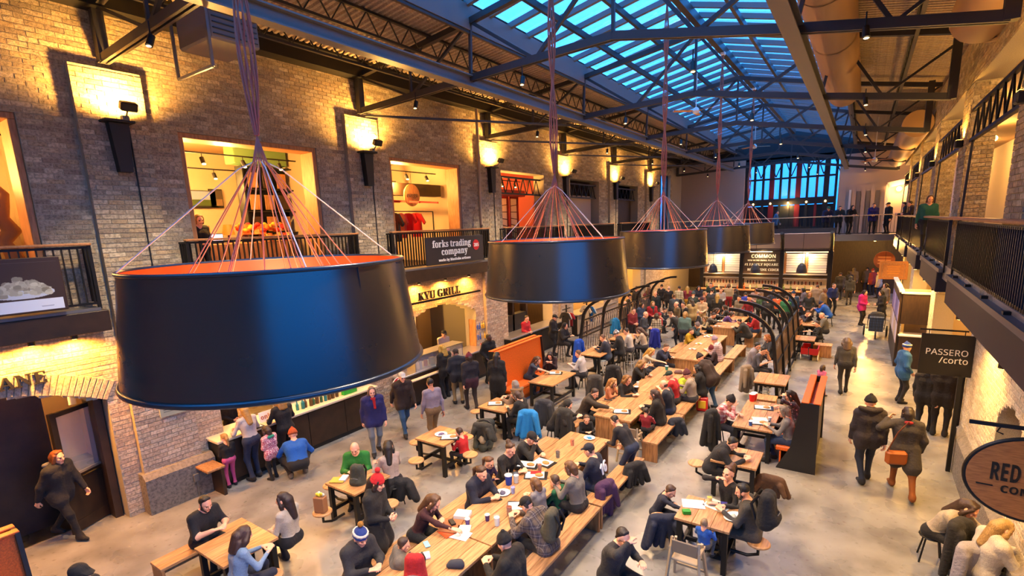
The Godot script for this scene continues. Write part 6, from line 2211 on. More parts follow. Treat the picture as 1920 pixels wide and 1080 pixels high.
func build_props() -> void:
	var Y := 0.752
	cup(on_h(954, 908, Y), Color(0.05, 0.22, 0.62), "tall blue paper cup with a straw on the second long table", 0.19, true)
	cup(on_h(914, 976, Y), Color(0.22, 0.15, 0.4), "purple paper cup standing alone on the second long table", 0.11)
	cup(on_h(877, 984, Y), Color(0.25, 0.17, 0.45), "purple paper cup beside the white foam box", 0.11)
	cup(on_h(1407, 798, Y), Color(0.1, 0.3, 0.6), "blue mug beside the book of the oblong booth table", 0.11)
	cup(on_h(1443, 790, Y), Color(0.6, 0.66, 0.75), "pale blue mug near the woman in grey", 0.1)
	glass(on_h(955, 965, Y), Color(0.45, 0.2, 0.07), "glass of amber drink beside the sketch pad", 0.17)
	glass(on_h(1012, 882, Y), Color(0.55, 0.27, 0.06), "glass of brown ale between the trays", 0.15)
	glass(on_h(1046, 858, Y), Color(0.12, 0.06, 0.05), "glass of dark cola at the third long table", 0.16)
	glass(on_h(1073, 835, Y), Color(0.72, 0.35, 0.1), "glass of orange drink beside the blue bowl", 0.16)
	glass(on_h(932, 985, Y), Color(0.8, 0.85, 0.86), "clear glass of water on the second long table", 0.17)
	glass(on_h(968, 905, Y), Color(0.75, 0.8, 0.85), "clear water bottle beside the tall blue cup", 0.18)
	glass(on_h(962, 925, Y), Color(0.5, 0.55, 0.8), "clear bottle with blue label on the second long table", 0.14)
	plate(on_h(943, 925, Y), "white plate with leftovers before the navy jacket woman", Color(0.3, 0.3, 0.4))
	plate(on_h(1105, 822, Y), "blue bowl of fruit at the third long table", Color(0.1, 0.45, 0.65), 0.12)
	tray(on_h(990, 872, Y), 15, "black tray with open paper before the hooded woman")
	tray(on_h(1020, 868, Y), -8, "black tray with white cup before the man in black cap")
	tray(on_h(1005, 892, Y), 25, "black tray under the red wallet")
	tray(on_h(975, 950, Y), 30, "black tray with sketch pad before the plaid coat man")
	tray(on_h(1166, 772, Y), 20, "black tray with crumpled wrappers at the fourth long table")
	tray(on_h(1425, 793, Y), 12, "black tray with white napkin at the booth table")
	tray(on_h(1432, 765, Y), 8, "black tray of fries at the far end of the booth table")
	flat("wallet", 1005, 888, 0.2, 0.1, Color(0.62, 0.06, 0.1), "red wallet lying on a tray", 30, 0.03)
	flat("phone", 800, 1021, 0.075, 0.15, Color(0.45, 0.72, 0.75), "turquoise phone on the first long table", 60)
	flat("phone", 848, 983, 0.075, 0.15, Color(0.05, 0.05, 0.06), "black phone on the brown clipboard", 60, 0.05)
	flat("phone", 966, 960, 0.075, 0.15, Color(0.06, 0.06, 0.08), "black phone beside the amber drink", 60)
	flat("phone", 935, 935, 0.07, 0.14, Color(0.07, 0.07, 0.08), "black phone below the white plate", 70)
	flat("clipboard", 845, 987, 0.3, 0.36, Color(0.55, 0.33, 0.18), "brown clipboard on the second long table", 20, 0.02)
	flat("foam_box", 868, 968, 0.24, 0.2, Color(0.85, 0.84, 0.82), "white foam takeout box on the second long table", 20, 0.06)
	flat("paper_sheet", 861, 1003, 0.34, 0.22, Color(0.88, 0.88, 0.9), "white paper sheet beside the clipboard", 10, 0.006)
	flat("napkin", 870, 992, 0.2, 0.16, Color(0.9, 0.9, 0.88), "white napkin against the clipboard", 30, 0.02)
	flat("flyer", 838, 998, 0.26, 0.2, Color(0.85, 0.3, 0.12), "orange flyer on the second long table", -15, 0.008)
	flat("wrapper", 790, 1045, 0.24, 0.14, Color(0.85, 0.83, 0.85), "crumpled white wrapper on the first long table", 50, 0.03)
	flat("wool_hat", 855, 1062, 0.3, 0.2, Color(0.2, 0.21, 0.24), "dark grey wool hat lying on the first long table", 35, 0.12)
	flat("magazine", 634, 901, 0.26, 0.2, Color(0.7, 0.62, 0.25), "yellow magazine on the table of the man in green", 30, 0.02)
	flat("tablet", 645, 898, 0.12, 0.2, Color(0.85, 0.85, 0.86), "white tablet on the yellow magazine", 30, 0.035)
	flat("food_paper", 1300, 945, 0.34, 0.26, Color(0.86, 0.82, 0.84), "printed food paper before the small boy", 20, 0.006)
	flat("food_paper", 1345, 948, 0.36, 0.3, Color(0.83, 0.84, 0.78), "food paper with salad before the backpack man", -15, 0.006)
	flat("green_carton", 1287, 962, 0.12, 0.09, Color(0.08, 0.5, 0.1), "small green carton on the paper covered table", 30, 0.05)
	flat("blue_tub", 1357, 950, 0.1, 0.1, Color(0.15, 0.15, 0.5), "dark blue sauce tub on the paper covered table", 10, 0.06)
	plate(on_h(1375, 970, Y), "white oval plate before the backpack man", Color(0.7, 0.7, 0.65), 0.12, true)
	glass(on_h(1330, 945, Y), Color(0.72, 0.66, 0.2), "yellow drink on the paper covered table", 0.15)
	flat("book", 1425, 788, 0.3, 0.24, Color(0.8, 0.8, 0.76), "open white book on the booth table", 20, 0.03)
	for k in 2: cup(on_h(1410 + 4 * k, 752 - 2 * k, Y), Color(0.75, 0.06, 0.05), ["red sauce bottle at the end of the booth table", "second red sauce bottle behind the first"][k], 0.2)
	plate(on_h(827, 815, Y), "white plate of scraps on the table of the child in red", Color(0.35, 0.3, 0.45), 0.14)
	tray(on_h(845, 820, Y), 30, "tray with papers on the table of the child in red")
	tray(on_h(930, 757, Y), 30, "white papers on the cafe table by the infant seat")
	tray(on_h(1042, 700, Y), 20, "papers between the three at the left booth table")
	glass(on_h(1197, 730, Y), Color(0.7, 0.55, 0.1), "mustard yellow tub on the fifth long table", 0.1)
	cup(on_h(1193, 735, Y), Color(0.1, 0.1, 0.12), "black camera-like caddy on the fourth long table", 0.16)
	cup(on_h(1196, 722, Y), Color(0.8, 0.82, 0.85), "white cup by the woman in black", 0.1)
	flat("wool_hat", 1272, 700, 0.3, 0.25, Color(0.4, 0.3, 0.3), "striped knit hat lying on the fifth long table", 20, 0.12)
	cup(on_h(1250, 694, Y), Color(0.1, 0.45, 0.42), "green cup in front of the blond woman", 0.14)
	for k in 6:
		var px: float = [1310, 1325, 1330, 1345, 1350, 1298, 1362, 1375, 1340][k]
		var py: float = [645, 632, 630, 612, 602, 655, 590, 583, 630][k]
		plate(on_h(px, py, Y), ["yellow basket of food on the sixth long table", "white plate beside the yellow basket", "yellow basket near the teal beanie", "white tray paper on the seventh long table", "small dish before the olive jacket", "white dish at the near end of the sixth table", "dish before the drink stand queue", "last dish on the eighth long table", "paper boat on the sixth long table"][k], [Color(0.75, 0.55, 0.1), Color(0.6, 0.4, 0.3)][k % 2], 0.12)
	# bags and packs
	backpack(on_h(672, 905, Y), 20, "3a3e36", "dark grey backpack with lime strap on the table of the man in green")
	backpack(on_h(780, 1085, 0.75), 30, "b0141c", "crimson backpack worn by the boy at the first long table")
	var g := thing("paper_bag", "brown paper bag with yellow flowers on a round stool", "bag", Vector3(-7.42, 0.47, -4.77), 20)
	var s := sh()
	s.bev(Vector3(0, 0.14, 0), Vector3(0.2, 0.28, 0.13), 0.01)
	part("bag", s, col(Color(0.55, 0.38, 0.25), 0.8), g)
	for k in 7:
		s = sh()
		s.ball(Vector3(-0.06 + 0.02 * k, 0.31 + 0.015 * (k % 3), 0.03 * (k % 2) - 0.015), Vector3(0.03, 0.03, 0.02), 7, 5)
		part("flower", s, col(Color(0.85, 0.78, 0.2) if k % 2 else Color(0.8, 0.8, 0.75)), g)
	g = thing("chip_bag", "red and yellow carrier bag leaning on a bench end", "bag", on_h(1316, 770, 0.0), 10)
	s = sh()
	s.bev(Vector3(0, 0.2, 0), Vector3(0.3, 0.4, 0.16), 0.03)
	part("bag", s, col(Color(0.75, 0.12, 0.1), 0.4), g)
	s = sh()
	s.bev(Vector3(0, 0.2, 0.08), Vector3(0.2, 0.22, 0.02), 0.01)
	part("print", s, col(Color(0.85, 0.7, 0.15), 0.4), g)
	g = thing("handbag", "tan leather shoulder bag of the woman in knee boots", "bag", on_h(1680, 858, 0.78), 20)
	s = sh()
	s.bev(Vector3(0, 0, 0), Vector3(0.34, 0.26, 0.13), 0.04)
	part("bag", s, col(Color(0.58, 0.30, 0.10), 0.45), g)
	s = sh()
	s.tube([Vector3(-0.15, 0.12, 0), Vector3(-0.02, 0.5, 0.02), Vector3(0.12, 0.72, 0.05)], 0.012, 6)
	part("strap", s, col(Color(0.4, 0.2, 0.08), 0.5), g)
	backpack(on_h(1437, 975, 0.95), 85, "16171a", "large black backpack on the man at the paper covered table", 1.25)
	backpack(on_h(1035, 1000, 0.75), -80, "4c4a3a", "olive patterned backpack slung on the plaid coat man", 1.1)
	# coats over seats and benches
	coat(990, 775, 0.95, 0.62, "1786d0", "bright blue jacket draped over a chair by the black cap man", 20, 0.5)
	coat(1058, 772, 0.95, 0.8, "2a2824", "charcoal coat hanging on a chair beyond the blue jacket", 10, 0.34)
	coat(1115, 708, 0.8, 0.78, "3b3733", "grey coat heaped behind the white shirt diner", 30, 0.45)
	coat(1150, 690, 0.85, 0.6, "1b1b1e", "black coat heaped behind the white shirt diner", 10, 0.45)
	coat(1020, 755, 0.9, 0.7, "2f3036", "dark grey coat hung behind the bright blue jacket", 10, 0.5)
	coat(1135, 910, 0.62, 0.58, "47244f", "purple padded coat hanging off the bench by the jersey man", 70, 0.42)
	coat(1190, 875, 0.55, 0.42, "14151b", "black coat slumped off the bench by the navy sweater man", 60, 0.5)
	coat(1268, 790, 0.5, 0.35, "1d2433", "navy coat slumped over the bench by the high chair", 40, 0.4)
	coat(1334, 775, 0.95, 0.85, "141519", "black puffer coat hung on a chair by the check shirt man", 60, 0.3)
	coat(1400, 690, 0.85, 0.75, "8a7a68", "tan coat hung on the chair of the grey T-shirt diner", 60, 0.36)
	coat(1245, 975, 0.55, 0.5, "16203a", "navy coat piled on the stool beside the small boy", 30, 0.5)
	coat(1445, 900, 0.42, 0.3, "5a3c24", "brown coat lying beside the table nearest the right booth", 0, 0.5)
	coat(1283, 715, 0.8, 0.4, "b8c832", "lime green jacket on the gallery side bench", 40, 0.3)
	coat(905, 800, 0.6, 0.3, "33332e", "olive coat laid over the infant seat", 10, 0.5)
	coat(1800, 985, 0.95, 0.75, "1c1b1c", "black winter coat on the chair under the oval sign", 60, 0.4)
	coat(1825, 1030, 0.8, 0.7, "9a96a0", "pale grey coat draped under the oval sign", 30, 0.45)
	coat(752, 905, 0.5, 0.35, "15161a", "black coat under the long haired woman in beige", 30, 0.5)
	coat(1228, 620, 0.75, 0.75, "1c30a8", "royal blue jacket hung on a chair in the far crowd", 20, 0.34)
	coat(1152, 600, 1.1, 0.6, "1c8fc4", "turquoise jacket hung on the left arched screen", 80, 0.5)
	coat(1085, 640, 0.85, 0.8, "1252c8", "vivid blue coat hung at the near end of the left arched screen", 80, 0.4)
	coat(1190, 590, 1.1, 0.6, "a01418", "dark red coat hung on the left arched screen", 80, 0.36)

func backpack(p: Vector3, turn: float, c: String, label: String, k := 1.0) -> void:
	var t := thing("backpack", label, "backpack", p, turn)
	t.scale = Vector3.ONE * k
	var fl := skin_over([[Vector3(-0.06, 0.0, 0), Vector3(-0.05, 0.28, 0), 0.1, 0.08, 1], [Vector3(0.06, 0.0, 0), Vector3(0.05, 0.28, 0), 0.1, 0.08, 1], [Vector3(-0.05, 0.05, 0.08), Vector3(0.05, 0.05, 0.08), 0.07, 0.07, 1]], 0.024, 0.016)
	part("pack", dress_mesh(fl)[0], cloth(c), t)
	for s in [-1, 1]:
		var st := sh()
		st.tube([Vector3(s * 0.08, 0.32, -0.08), Vector3(s * 0.09, 0.2, -0.15), Vector3(s * 0.09, 0.02, -0.1)], 0.018, 6)
		part("strap", st, M.black, t)
	var z := sh()
	z.tube([Vector3(-0.07, 0.13, 0.125), Vector3(0, 0.15, 0.14), Vector3(0.07, 0.13, 0.125)], 0.006, 5)
	part("zip", z, M.grey_steel, t)
# ------------------------------------------------------------------ bodies: one continuous skin over tapered bones
# regions: 0 skin, 1 top, 2 trousers, 3 shoes, 4 lips, 5 eyes, 6 sleeves below the elbow, 7 hips, 8 neck, 9 shins
class Flesh:
	var v := PackedVector3Array()
	var n := PackedVector3Array()
	var r := PackedByteArray()
	var t := PackedInt32Array()
	var q := PackedByteArray()
	func add(o: Flesh, xf: Transform3D) -> void:
		var base := v.size()
		var flip := xf.basis.determinant() < 0
		var nb := xf.basis.inverse().transposed()
		for i in o.v.size():
			v.push_back(xf * o.v[i])
			n.push_back((nb * o.n[i]).normalized())
		q.append_array(o.q)
		for i in range(0, o.t.size(), 3):
			t.push_back(base + o.t[i])
			t.push_back(base + o.t[i + (2 if flip else 1)])
			t.push_back(base + o.t[i + (1 if flip else 2)])

# prims: [a, b, ra, rb, region] a tapered bone, or [centre, radii, null, 0, region] an egg
func skin_over(prims: Array, cell: float, k: float) -> Flesh:
	var lo := Vector3(1e9, 1e9, 1e9)
	var hi := -lo
	for p in prims:
		if p[2] == null:
			lo = lo.min(p[0] - p[1]); hi = hi.max(p[0] + p[1])
		else:
			var m := maxf(p[2], p[3])
			lo = lo.min(p[0].min(p[1]) - Vector3(m, m, m)); hi = hi.max(p[0].max(p[1]) + Vector3(m, m, m))
	lo -= Vector3.ONE * cell * 2.5
	hi += Vector3.ONE * cell * 2.5
	var nx := int((hi.x - lo.x) / cell) + 2
	var ny := int((hi.y - lo.y) / cell) + 2
	var nz := int((hi.z - lo.z) / cell) + 2
	var sum := PackedFloat32Array()
	sum.resize(nx * ny * nz)
	var ik := -1.0 / k
	var reach := 4.0 * k + cell
	for p in prims:
		var egg: bool = p[2] == null
		var a: Vector3 = p[0]
		var b: Vector3 = p[1]
		var bl: Vector3
		var bh: Vector3
		var ra := 0.0
		var rd := 0.0
		var ab := Vector3.ZERO
		var il := 0.0
		var mr := 0.0
		if egg:
			bl = a - b; bh = a + b
			mr = minf(b.x, minf(b.y, b.z))
		else:
			ra = p[2]
			rd = p[3] - ra
			var m := maxf(p[2], p[3])
			bl = a.min(b) - Vector3(m, m, m); bh = a.max(b) + Vector3(m, m, m)
			ab = b - a
			il = 1.0 / maxf(ab.length_squared(), 1e-9)
		var x0 := maxi(0, int((bl.x - reach - lo.x) / cell)); var x1 := mini(nx - 1, int((bh.x + reach - lo.x) / cell) + 1)
		var y0 := maxi(0, int((bl.y - reach - lo.y) / cell)); var y1 := mini(ny - 1, int((bh.y + reach - lo.y) / cell) + 1)
		var z0 := maxi(0, int((bl.z - reach - lo.z) / cell)); var z1 := mini(nz - 1, int((bh.z + reach - lo.z) / cell) + 1)
		for z in range(z0, z1 + 1):
			for y in range(y0, y1 + 1):
				var i := (z * ny + y) * nx + x0
				var q := Vector3(lo.x + x0 * cell, lo.y + y * cell, lo.z + z * cell)
				for x in range(x0, x1 + 1):
					var d: float
					if egg:
						d = (((q - a) / b).length() - 1.0) * mr
					else:
						var w := q - a
						var tt := clampf(w.dot(ab) * il, 0.0, 1.0)
						d = (w - ab * tt).length() - ra - rd * tt
					if d < reach: sum[i] += exp(d * ik)
					i += 1
					q.x += cell
	var f := PackedFloat32Array()
	f.resize(sum.size())
	var ins := PackedByteArray()
	ins.resize(sum.size())
	for i in sum.size():
		var s := sum[i]
		if s > 1.0: ins[i] = 1
		f[i] = -k * log(s) if s > 1e-8 else 0.4
	var out := Flesh.new()
	var cellv := PackedInt32Array()
	cellv.resize(sum.size())
	cellv.fill(-1)
	var sy := nx
	var sz := nx * ny
	var offs := [0, 1, sy, sy + 1, sz, sz + 1, sz + sy, sz + sy + 1]
	var edges := [[0, 1], [2, 3], [4, 5], [6, 7], [0, 2], [1, 3], [4, 6], [5, 7], [0, 4], [1, 5], [2, 6], [3, 7]]
	var cor := []
	for c in 8: cor.append(Vector3(c & 1, (c >> 1) & 1, (c >> 2) & 1))
	for z in nz - 1:
		for y in ny - 1:
			var i := (z * ny + y) * nx - 1
			for x in nx - 1:
				i += 1
				var m := ins[i] + ins[i + 1] + ins[i + sy] + ins[i + sy + 1] + ins[i + sz] + ins[i + sz + 1] + ins[i + sz + sy] + ins[i + sz + sy + 1]
				if m == 0 or m == 8: continue
				var acc := Vector3.ZERO
				var cnt := 0
				for e in edges:
					var i0: int = i + offs[e[0]]
					var i1: int = i + offs[e[1]]
					if ins[i0] != ins[i1]:
						var f0 := f[i0]
						acc += cor[e[0]].lerp(cor[e[1]], f0 / (f0 - f[i1]))
						cnt += 1
				acc /= cnt
				var g := Vector3(f[i + 1] - f[i] + f[i + sy + 1] - f[i + sy] + f[i + sz + 1] - f[i + sz] + f[i + sz + sy + 1] - f[i + sz + sy], f[i + sy] - f[i] + f[i + sy + 1] - f[i + 1] + f[i + sz + sy] - f[i + sz] + f[i + sz + sy + 1] - f[i + sz + 1], f[i + sz] - f[i] + f[i + sz + 1] - f[i + 1] + f[i + sz + sy] - f[i + sy] + f[i + sz + sy + 1] - f[i + sy + 1])
				cellv[i] = out.v.size()
				out.v.push_back(lo + (Vector3(x, y, z) + acc) * cell)
				out.n.push_back(g.normalized())
	# which bone each point belongs to
	for i in out.v.size():
		var q := out.v[i]
		var best := 1e9
		var reg := 0
		for p in prims:
			var d: float
			if p[2] == null:
				var b: Vector3 = p[1]
				d = (((q - p[0]) / b).length() - 1.0) * minf(b.x, minf(b.y, b.z))
			else:
				var ab: Vector3 = p[1] - p[0]
				var w: Vector3 = q - p[0]
				var tt := clampf(w.dot(ab) / maxf(ab.length_squared(), 1e-9), 0.0, 1.0)
				d = (w - ab * tt).length() - p[2] - (p[3] - p[2]) * tt
			if d < best:
				best = d
				reg = p[4]
		out.r.push_back(reg)
	var tt := PackedInt32Array()
	for z in range(1, nz - 1):
		for y in range(1, ny - 1):
			var i := (z * ny + y) * nx
			for x in range(1, nx - 1):
				i += 1
				var s := ins[i]
				for ax in 3:
					var st := 1 if ax == 0 else (sy if ax == 1 else sz)
					var e := ins[i + st]
					if s == e: continue
					var u := sy if ax == 0 else (sz if ax == 1 else 1)
					var w := sz if ax == 0 else (1 if ax == 1 else sy)
					var a := cellv[i - u - w]; var b := cellv[i - w]; var c := cellv[i]; var d := cellv[i - u]
					if a < 0 or b < 0 or c < 0 or d < 0: continue
					if s: tt.append_array(PackedInt32Array([a, c, b, a, d, c]))
					else: tt.append_array(PackedInt32Array([a, b, c, a, c, d]))
	# cut the triangles that two regions share, along the line between them
	for i in range(0, tt.size(), 3):
		var k3 := [tt[i], tt[i + 1], tt[i + 2]]
		var ra := out.r[k3[0]]; var rb := out.r[k3[1]]; var rc := out.r[k3[2]]
		if (ra == rb and rb == rc) or (ra != rb and rb != rc and ra != rc):
			out.t.append_array(PackedInt32Array(k3))
			out.q.push_back(ra)
			continue
		var od := 0 if rb == rc else (1 if ra == rc else 2)
		var o: int = k3[od]; var p1: int = k3[(od + 1) % 3]; var p2: int = k3[(od + 2) % 3]
		var A := out.r[o]
		var Bq := out.r[p1]
		var so := region_gap(out.v[o], A, Bq, prims)
		var cut := PackedInt32Array()
		for e in [p1, p2]:
			var se := region_gap(out.v[e], A, Bq, prims)
			var f0 := clampf(so / (so - se) if absf(so - se) > 1e-7 else 0.5, 0.05, 0.95)
			cut.push_back(out.v.size())
			out.v.push_back(out.v[o].lerp(out.v[e], f0))
			out.n.push_back(out.n[o].lerp(out.n[e], f0).normalized())
			out.r.push_back(A)
		out.t.append_array(PackedInt32Array([o, cut[0], cut[1], cut[0], p1, p2, cut[0], p2, cut[1]]))
		out.q.append_array(PackedByteArray([A, Bq, Bq]))
	return out

# how much nearer a point lies to region a than to region b (negative: inside a)
func region_gap(q: Vector3, a: int, b: int, prims: Array) -> float:
	var da := 1e9
	var db := 1e9
	for p in prims:
		if p[4] != a and p[4] != b: continue
		var d: float
		if p[2] == null:
			var rr: Vector3 = p[1]
			d = (((q - p[0]) / rr).length() - 1.0) * minf(rr.x, minf(rr.y, rr.z))
		else:
			var ab: Vector3 = p[1] - p[0]
			var w: Vector3 = q - p[0]
			var f := clampf(w.dot(ab) / maxf(ab.length_squared(), 1e-9), 0.0, 1.0)
			d = (w - ab * f).length() - p[2] - (p[3] - p[2]) * f
		if p[4] == a: da = minf(da, d)
		else: db = minf(db, d)
	return da - db

# one surface per region, so that each person can wear other stuff on the same body
func dress_mesh(fl: Flesh, mirror := false) -> Array:
	var verts := []
	var norms := []
	var maps := []
	var idx := []
	for k in 10:
		verts.append(PackedVector3Array()); norms.append(PackedVector3Array()); maps.append({}); idx.append(PackedInt32Array())
	var fx := Vector3(-1, 1, 1) if mirror else Vector3.ONE
	for i in range(0, fl.t.size(), 3):
		var reg := fl.q[i / 3]
		for j in ([0, 2, 1] if mirror else [0, 1, 2]):
			var vi := fl.t[i + j]
			var m: Dictionary = maps[reg]
			if not m.has(vi):
				m[vi] = verts[reg].size()
				verts[reg].push_back(fl.v[vi] * fx)
				norms[reg].push_back(fl.n[vi] * fx)
			idx[reg].push_back(m[vi])
	var am := ArrayMesh.new()
	var order := []
	for k in 10:
		if idx[k].is_empty(): continue
		var a := []
		a.resize(Mesh.ARRAY_MAX)
		a[Mesh.ARRAY_VERTEX] = verts[k]
		a[Mesh.ARRAY_NORMAL] = norms[k]
		a[Mesh.ARRAY_INDEX] = idx[k]
		am.add_surface_from_arrays(Mesh.PRIMITIVE_TRIANGLES, a)
		order.append(k)
	return [am, order]

var heads := {}
var hands := {}
func head_flesh(far: bool) -> Flesh:
	if not heads.has(far):
		var p := [[Vector3(0, 0.03, -0.014), Vector3(0.076, 0.096, 0.094), null, 0, 0], [Vector3(0, -0.045, 0.028), Vector3(0.056, 0.06, 0.058), null, 0, 0],
			[Vector3(-0.012, -0.094, 0.062), Vector3(0.012, -0.094, 0.062), 0.02, 0.02, 0],
			[Vector3(0, 0.014, 0.088), Vector3(0, -0.022, 0.104), 0.009, 0.014, 0], [Vector3(-0.036, 0.03, 0.07), Vector3(0.036, 0.03, 0.07), 0.013, 0.013, 0],
			[Vector3(-0.04, -0.02, 0.062), Vector3(-0.034, -0.03, 0.06), 0.02, 0.02, 0], [Vector3(0.04, -0.02, 0.062), Vector3(0.034, -0.03, 0.06), 0.02, 0.02, 0],
			[Vector3(-0.018, -0.054, 0.082), Vector3(0.018, -0.054, 0.082), 0.006, 0.006, 4],
			[Vector3(-0.034, 0.009, 0.0765), Vector3(-0.028, 0.009, 0.0785), 0.0065, 0.0065, 5], [Vector3(0.034, 0.009, 0.0765), Vector3(0.028, 0.009, 0.0785), 0.0065, 0.0065, 5],
			[Vector3(-0.079, -0.004, -0.008), Vector3(0.011, 0.031, 0.02), null, 0, 0], [Vector3(0.079, -0.004, -0.008), Vector3(0.011, 0.031, 0.02), null, 0, 0],
			[Vector3(0, -0.05, -0.02), Vector3(0, -0.13, -0.035), 0.054, 0.056, 0]]
		heads[far] = skin_over(p, 0.015 if far else 0.0085, 0.006)
	return heads[far]

func hand_flesh(far: bool, curl: float) -> Flesh:
	var key := "%s%.1f" % [far, curl]
	if hands.has(key): return hands[key]
	var p := []
	var lens := [0.066, 0.076, 0.071, 0.056]
	for f in 4:
		var x := 0.031 - 0.021 * f
		var kn := Vector3(x * 1.05, 0.088 - 0.004 * absf(f - 1.2), 0)
		p.append([Vector3(x * 0.6, 0.0, 0), kn, 0.015, 0.012, 0])
		var l: float = lens[f]
		var a := curl * 0.7
		var m := kn + Vector3((1.5 - f) * 0.003, cos(a), sin(a)).normalized() * l * 0.52
		a += curl
		var e := m + Vector3(0, cos(a), sin(a)) * l * 0.48
		p.append([kn, m, 0.0105, 0.0095, 0])
		p.append([m, e, 0.0095, 0.008, 0])
	var th := Vector3(0.03, 0.02, 0.006)
	p.append([th, th + Vector3(0.03, 0.03, 0.014), 0.015, 0.012, 0])
	p.append([th + Vector3(0.03, 0.03, 0.014), th + Vector3(0.034, 0.062, 0.024), 0.0115, 0.009, 0])
	p.append([Vector3(0, -0.045, 0), Vector3(0, 0.01, 0), 0.024, 0.024, 0])
	hands[key] = skin_over(p, 0.014 if far else 0.0075, 0.003 if not far else 0.005)
	return hands[key]

func bend(s: Vector3, w: Vector3, l1: float, l2: float, hint: Vector3) -> Array:
	var d := w - s
	var l := clampf(d.length(), 0.05, (l1 + l2) * 0.995)
	d = d.normalized()
	w = s + d * l
	var a := (l1 * l1 - l2 * l2 + l * l) / (2.0 * l)
	var h := sqrt(maxf(l1 * l1 - a * a, 0.0))
	var o := hint - d * hint.dot(d)
	return [s + d * a + o.normalized() * h, w]

# pelvis, lean, twist (degrees), head yaw and pitch, hands (left, right), feet (left, right), palm and curl hints
const POSES := {
	"sit_hands": {"p": [0, 0.54, 0], "lean": 12, "head": [0, 14], "hl": [0.1, 0.8, 0.42], "hr": [-0.1, 0.8, 0.42], "sit": 1},
	"sit_eat": {"p": [0, 0.54, 0], "lean": 18, "head": [0, 22], "hl": [0.14, 0.8, 0.42], "hr": [-0.05, 1.02, 0.36], "sit": 1},
	"sit_phone": {"p": [0, 0.54, 0], "lean": 14, "head": [0, 34], "hl": [0.05, 0.9, 0.36], "hr": [-0.05, 0.9, 0.36], "sit": 1},
	"sit_lap": {"p": [0, 0.54, 0], "lean": 3, "head": [18, 4], "hl": [0.1, 0.66, 0.3], "hr": [-0.1, 0.66, 0.3], "sit": 1},
	"sit_talk": {"p": [0, 0.54, 0], "lean": 8, "head": [-35, 6], "hl": [0.16, 0.8, 0.38], "hr": [-0.14, 0.8, 0.4], "sit": 1},
	"sit_lean": {"p": [0, 0.54, 0], "lean": 34, "head": [0, 20], "hl": [0.12, 0.8, 0.6], "hr": [-0.12, 0.8, 0.6], "sit": 1},
	"sit_reach": {"p": [0, 0.54, 0], "lean": 28, "twist": 15, "head": [-10, 20], "hl": [0.12, 0.8, 0.42], "hr": [-0.12, 0.86, 0.8], "sit": 1},
	"sit_chin": {"p": [0, 0.54, 0], "lean": 16, "head": [12, 12], "hl": [0.07, 1.12, 0.32], "hr": [-0.14, 0.8, 0.4], "sit": 1},
	"sit_drink": {"p": [0, 0.54, 0], "lean": 6, "head": [10, -8], "hl": [0.15, 0.8, 0.4], "hr": [-0.03, 1.13, 0.28], "sit": 1},
	"stand": {"p": [0, 0.93, 0], "lean": 3, "head": [0, 4], "hl": [0.26, 0.8, 0.06], "hr": [-0.26, 0.8, 0.06], "fl": [0.1, 0, 0], "fr": [-0.1, 0, 0.03]},
	"stand_front": {"p": [0, 0.93, 0], "lean": 4, "head": [0, 14], "hl": [0.07, 1.02, 0.26], "hr": [-0.07, 1.02, 0.26], "fl": [0.1, 0, 0], "fr": [-0.1, 0, 0.05]},
	"stand_pocket": {"p": [0, 0.93, 0], "lean": 2, "head": [15, 3], "hl": [0.2, 0.93, 0.14], "hr": [-0.2, 0.93, 0.14], "fl": [0.11, 0, 0.02], "fr": [-0.11, 0, -0.02]},
	"stand_counter": {"p": [0, 0.93, 0], "lean": 10, "head": [0, 12], "hl": [0.18, 1.08, 0.38], "hr": [-0.18, 1.08, 0.38], "fl": [0.1, 0, -0.02], "fr": [-0.1, 0, 0.06]},
	"stand_lean": {"p": [0, 0.92, 0], "lean": 26, "head": [0, 8], "hl": [0.14, 1.06, 0.5], "hr": [-0.14, 1.06, 0.5], "fl": [0.1, 0, -0.04], "fr": [-0.1, 0, 0.08]},
	"stand_hood": {"p": [0, 0.92, 0], "lean": 6, "head": [0, 6], "hl": [0.3, 1.42, 0.1], "hr": [-0.25, 0.85, 0.1], "fl": [0.1, 0, 0.28], "fr": [-0.12, 0.04, -0.36]},
	"walk": {"p": [0, 0.91, 0], "lean": 5, "head": [0, 4], "hl": [0.24, 0.84, 0.24], "hr": [-0.25, 0.84, -0.18], "fl": [0.08, 0.05, -0.33], "fr": [-0.09, 0, 0.28]},
	"walk_slow": {"p": [0, 0.92, 0], "lean": 3, "head": [0, 6], "hl": [0.25, 0.82, 0.12], "hr": [-0.25, 0.82, -0.05], "fl": [0.08, 0.02, -0.16], "fr": [-0.09, 0, 0.16]},
	"crouch": {"p": [0, 0.36, -0.08], "lean": 34, "head": [0, 6], "hl": [0.22, 0.5, 0.42], "hr": [-0.2, 0.62, 0.45], "fl": [0.15, 0, 0.16], "fr": [-0.16, 0, 0.06]},
	"bend_over": {"p": [0, 0.9, -0.05], "lean": 62, "head": [0, 4], "hl": [0.14, 0.84, 0.66], "hr": [-0.16, 0.84, 0.6], "fl": [0.1, 0, 0.04], "fr": [-0.1, 0, -0.1]},
	"bend_half": {"p": [0, 0.91, -0.03], "lean": 40, "head": [0, 18], "hl": [0.12, 0.9, 0.5], "hr": [-0.24, 0.78, 0.36], "fl": [0.1, 0, 0.06], "fr": [-0.1, 0, -0.08]},
	"ride": {"p": [0, 0.54, 0], "lean": -4, "head": [0, 2], "hl": [0.16, 0.8, 0.34], "hr": [-0.16, 0.8, 0.34], "sit": 1},
}
var body_cache := {}

func v3(a: Array) -> Vector3:
	return Vector3(a[0], a[1], a[2])

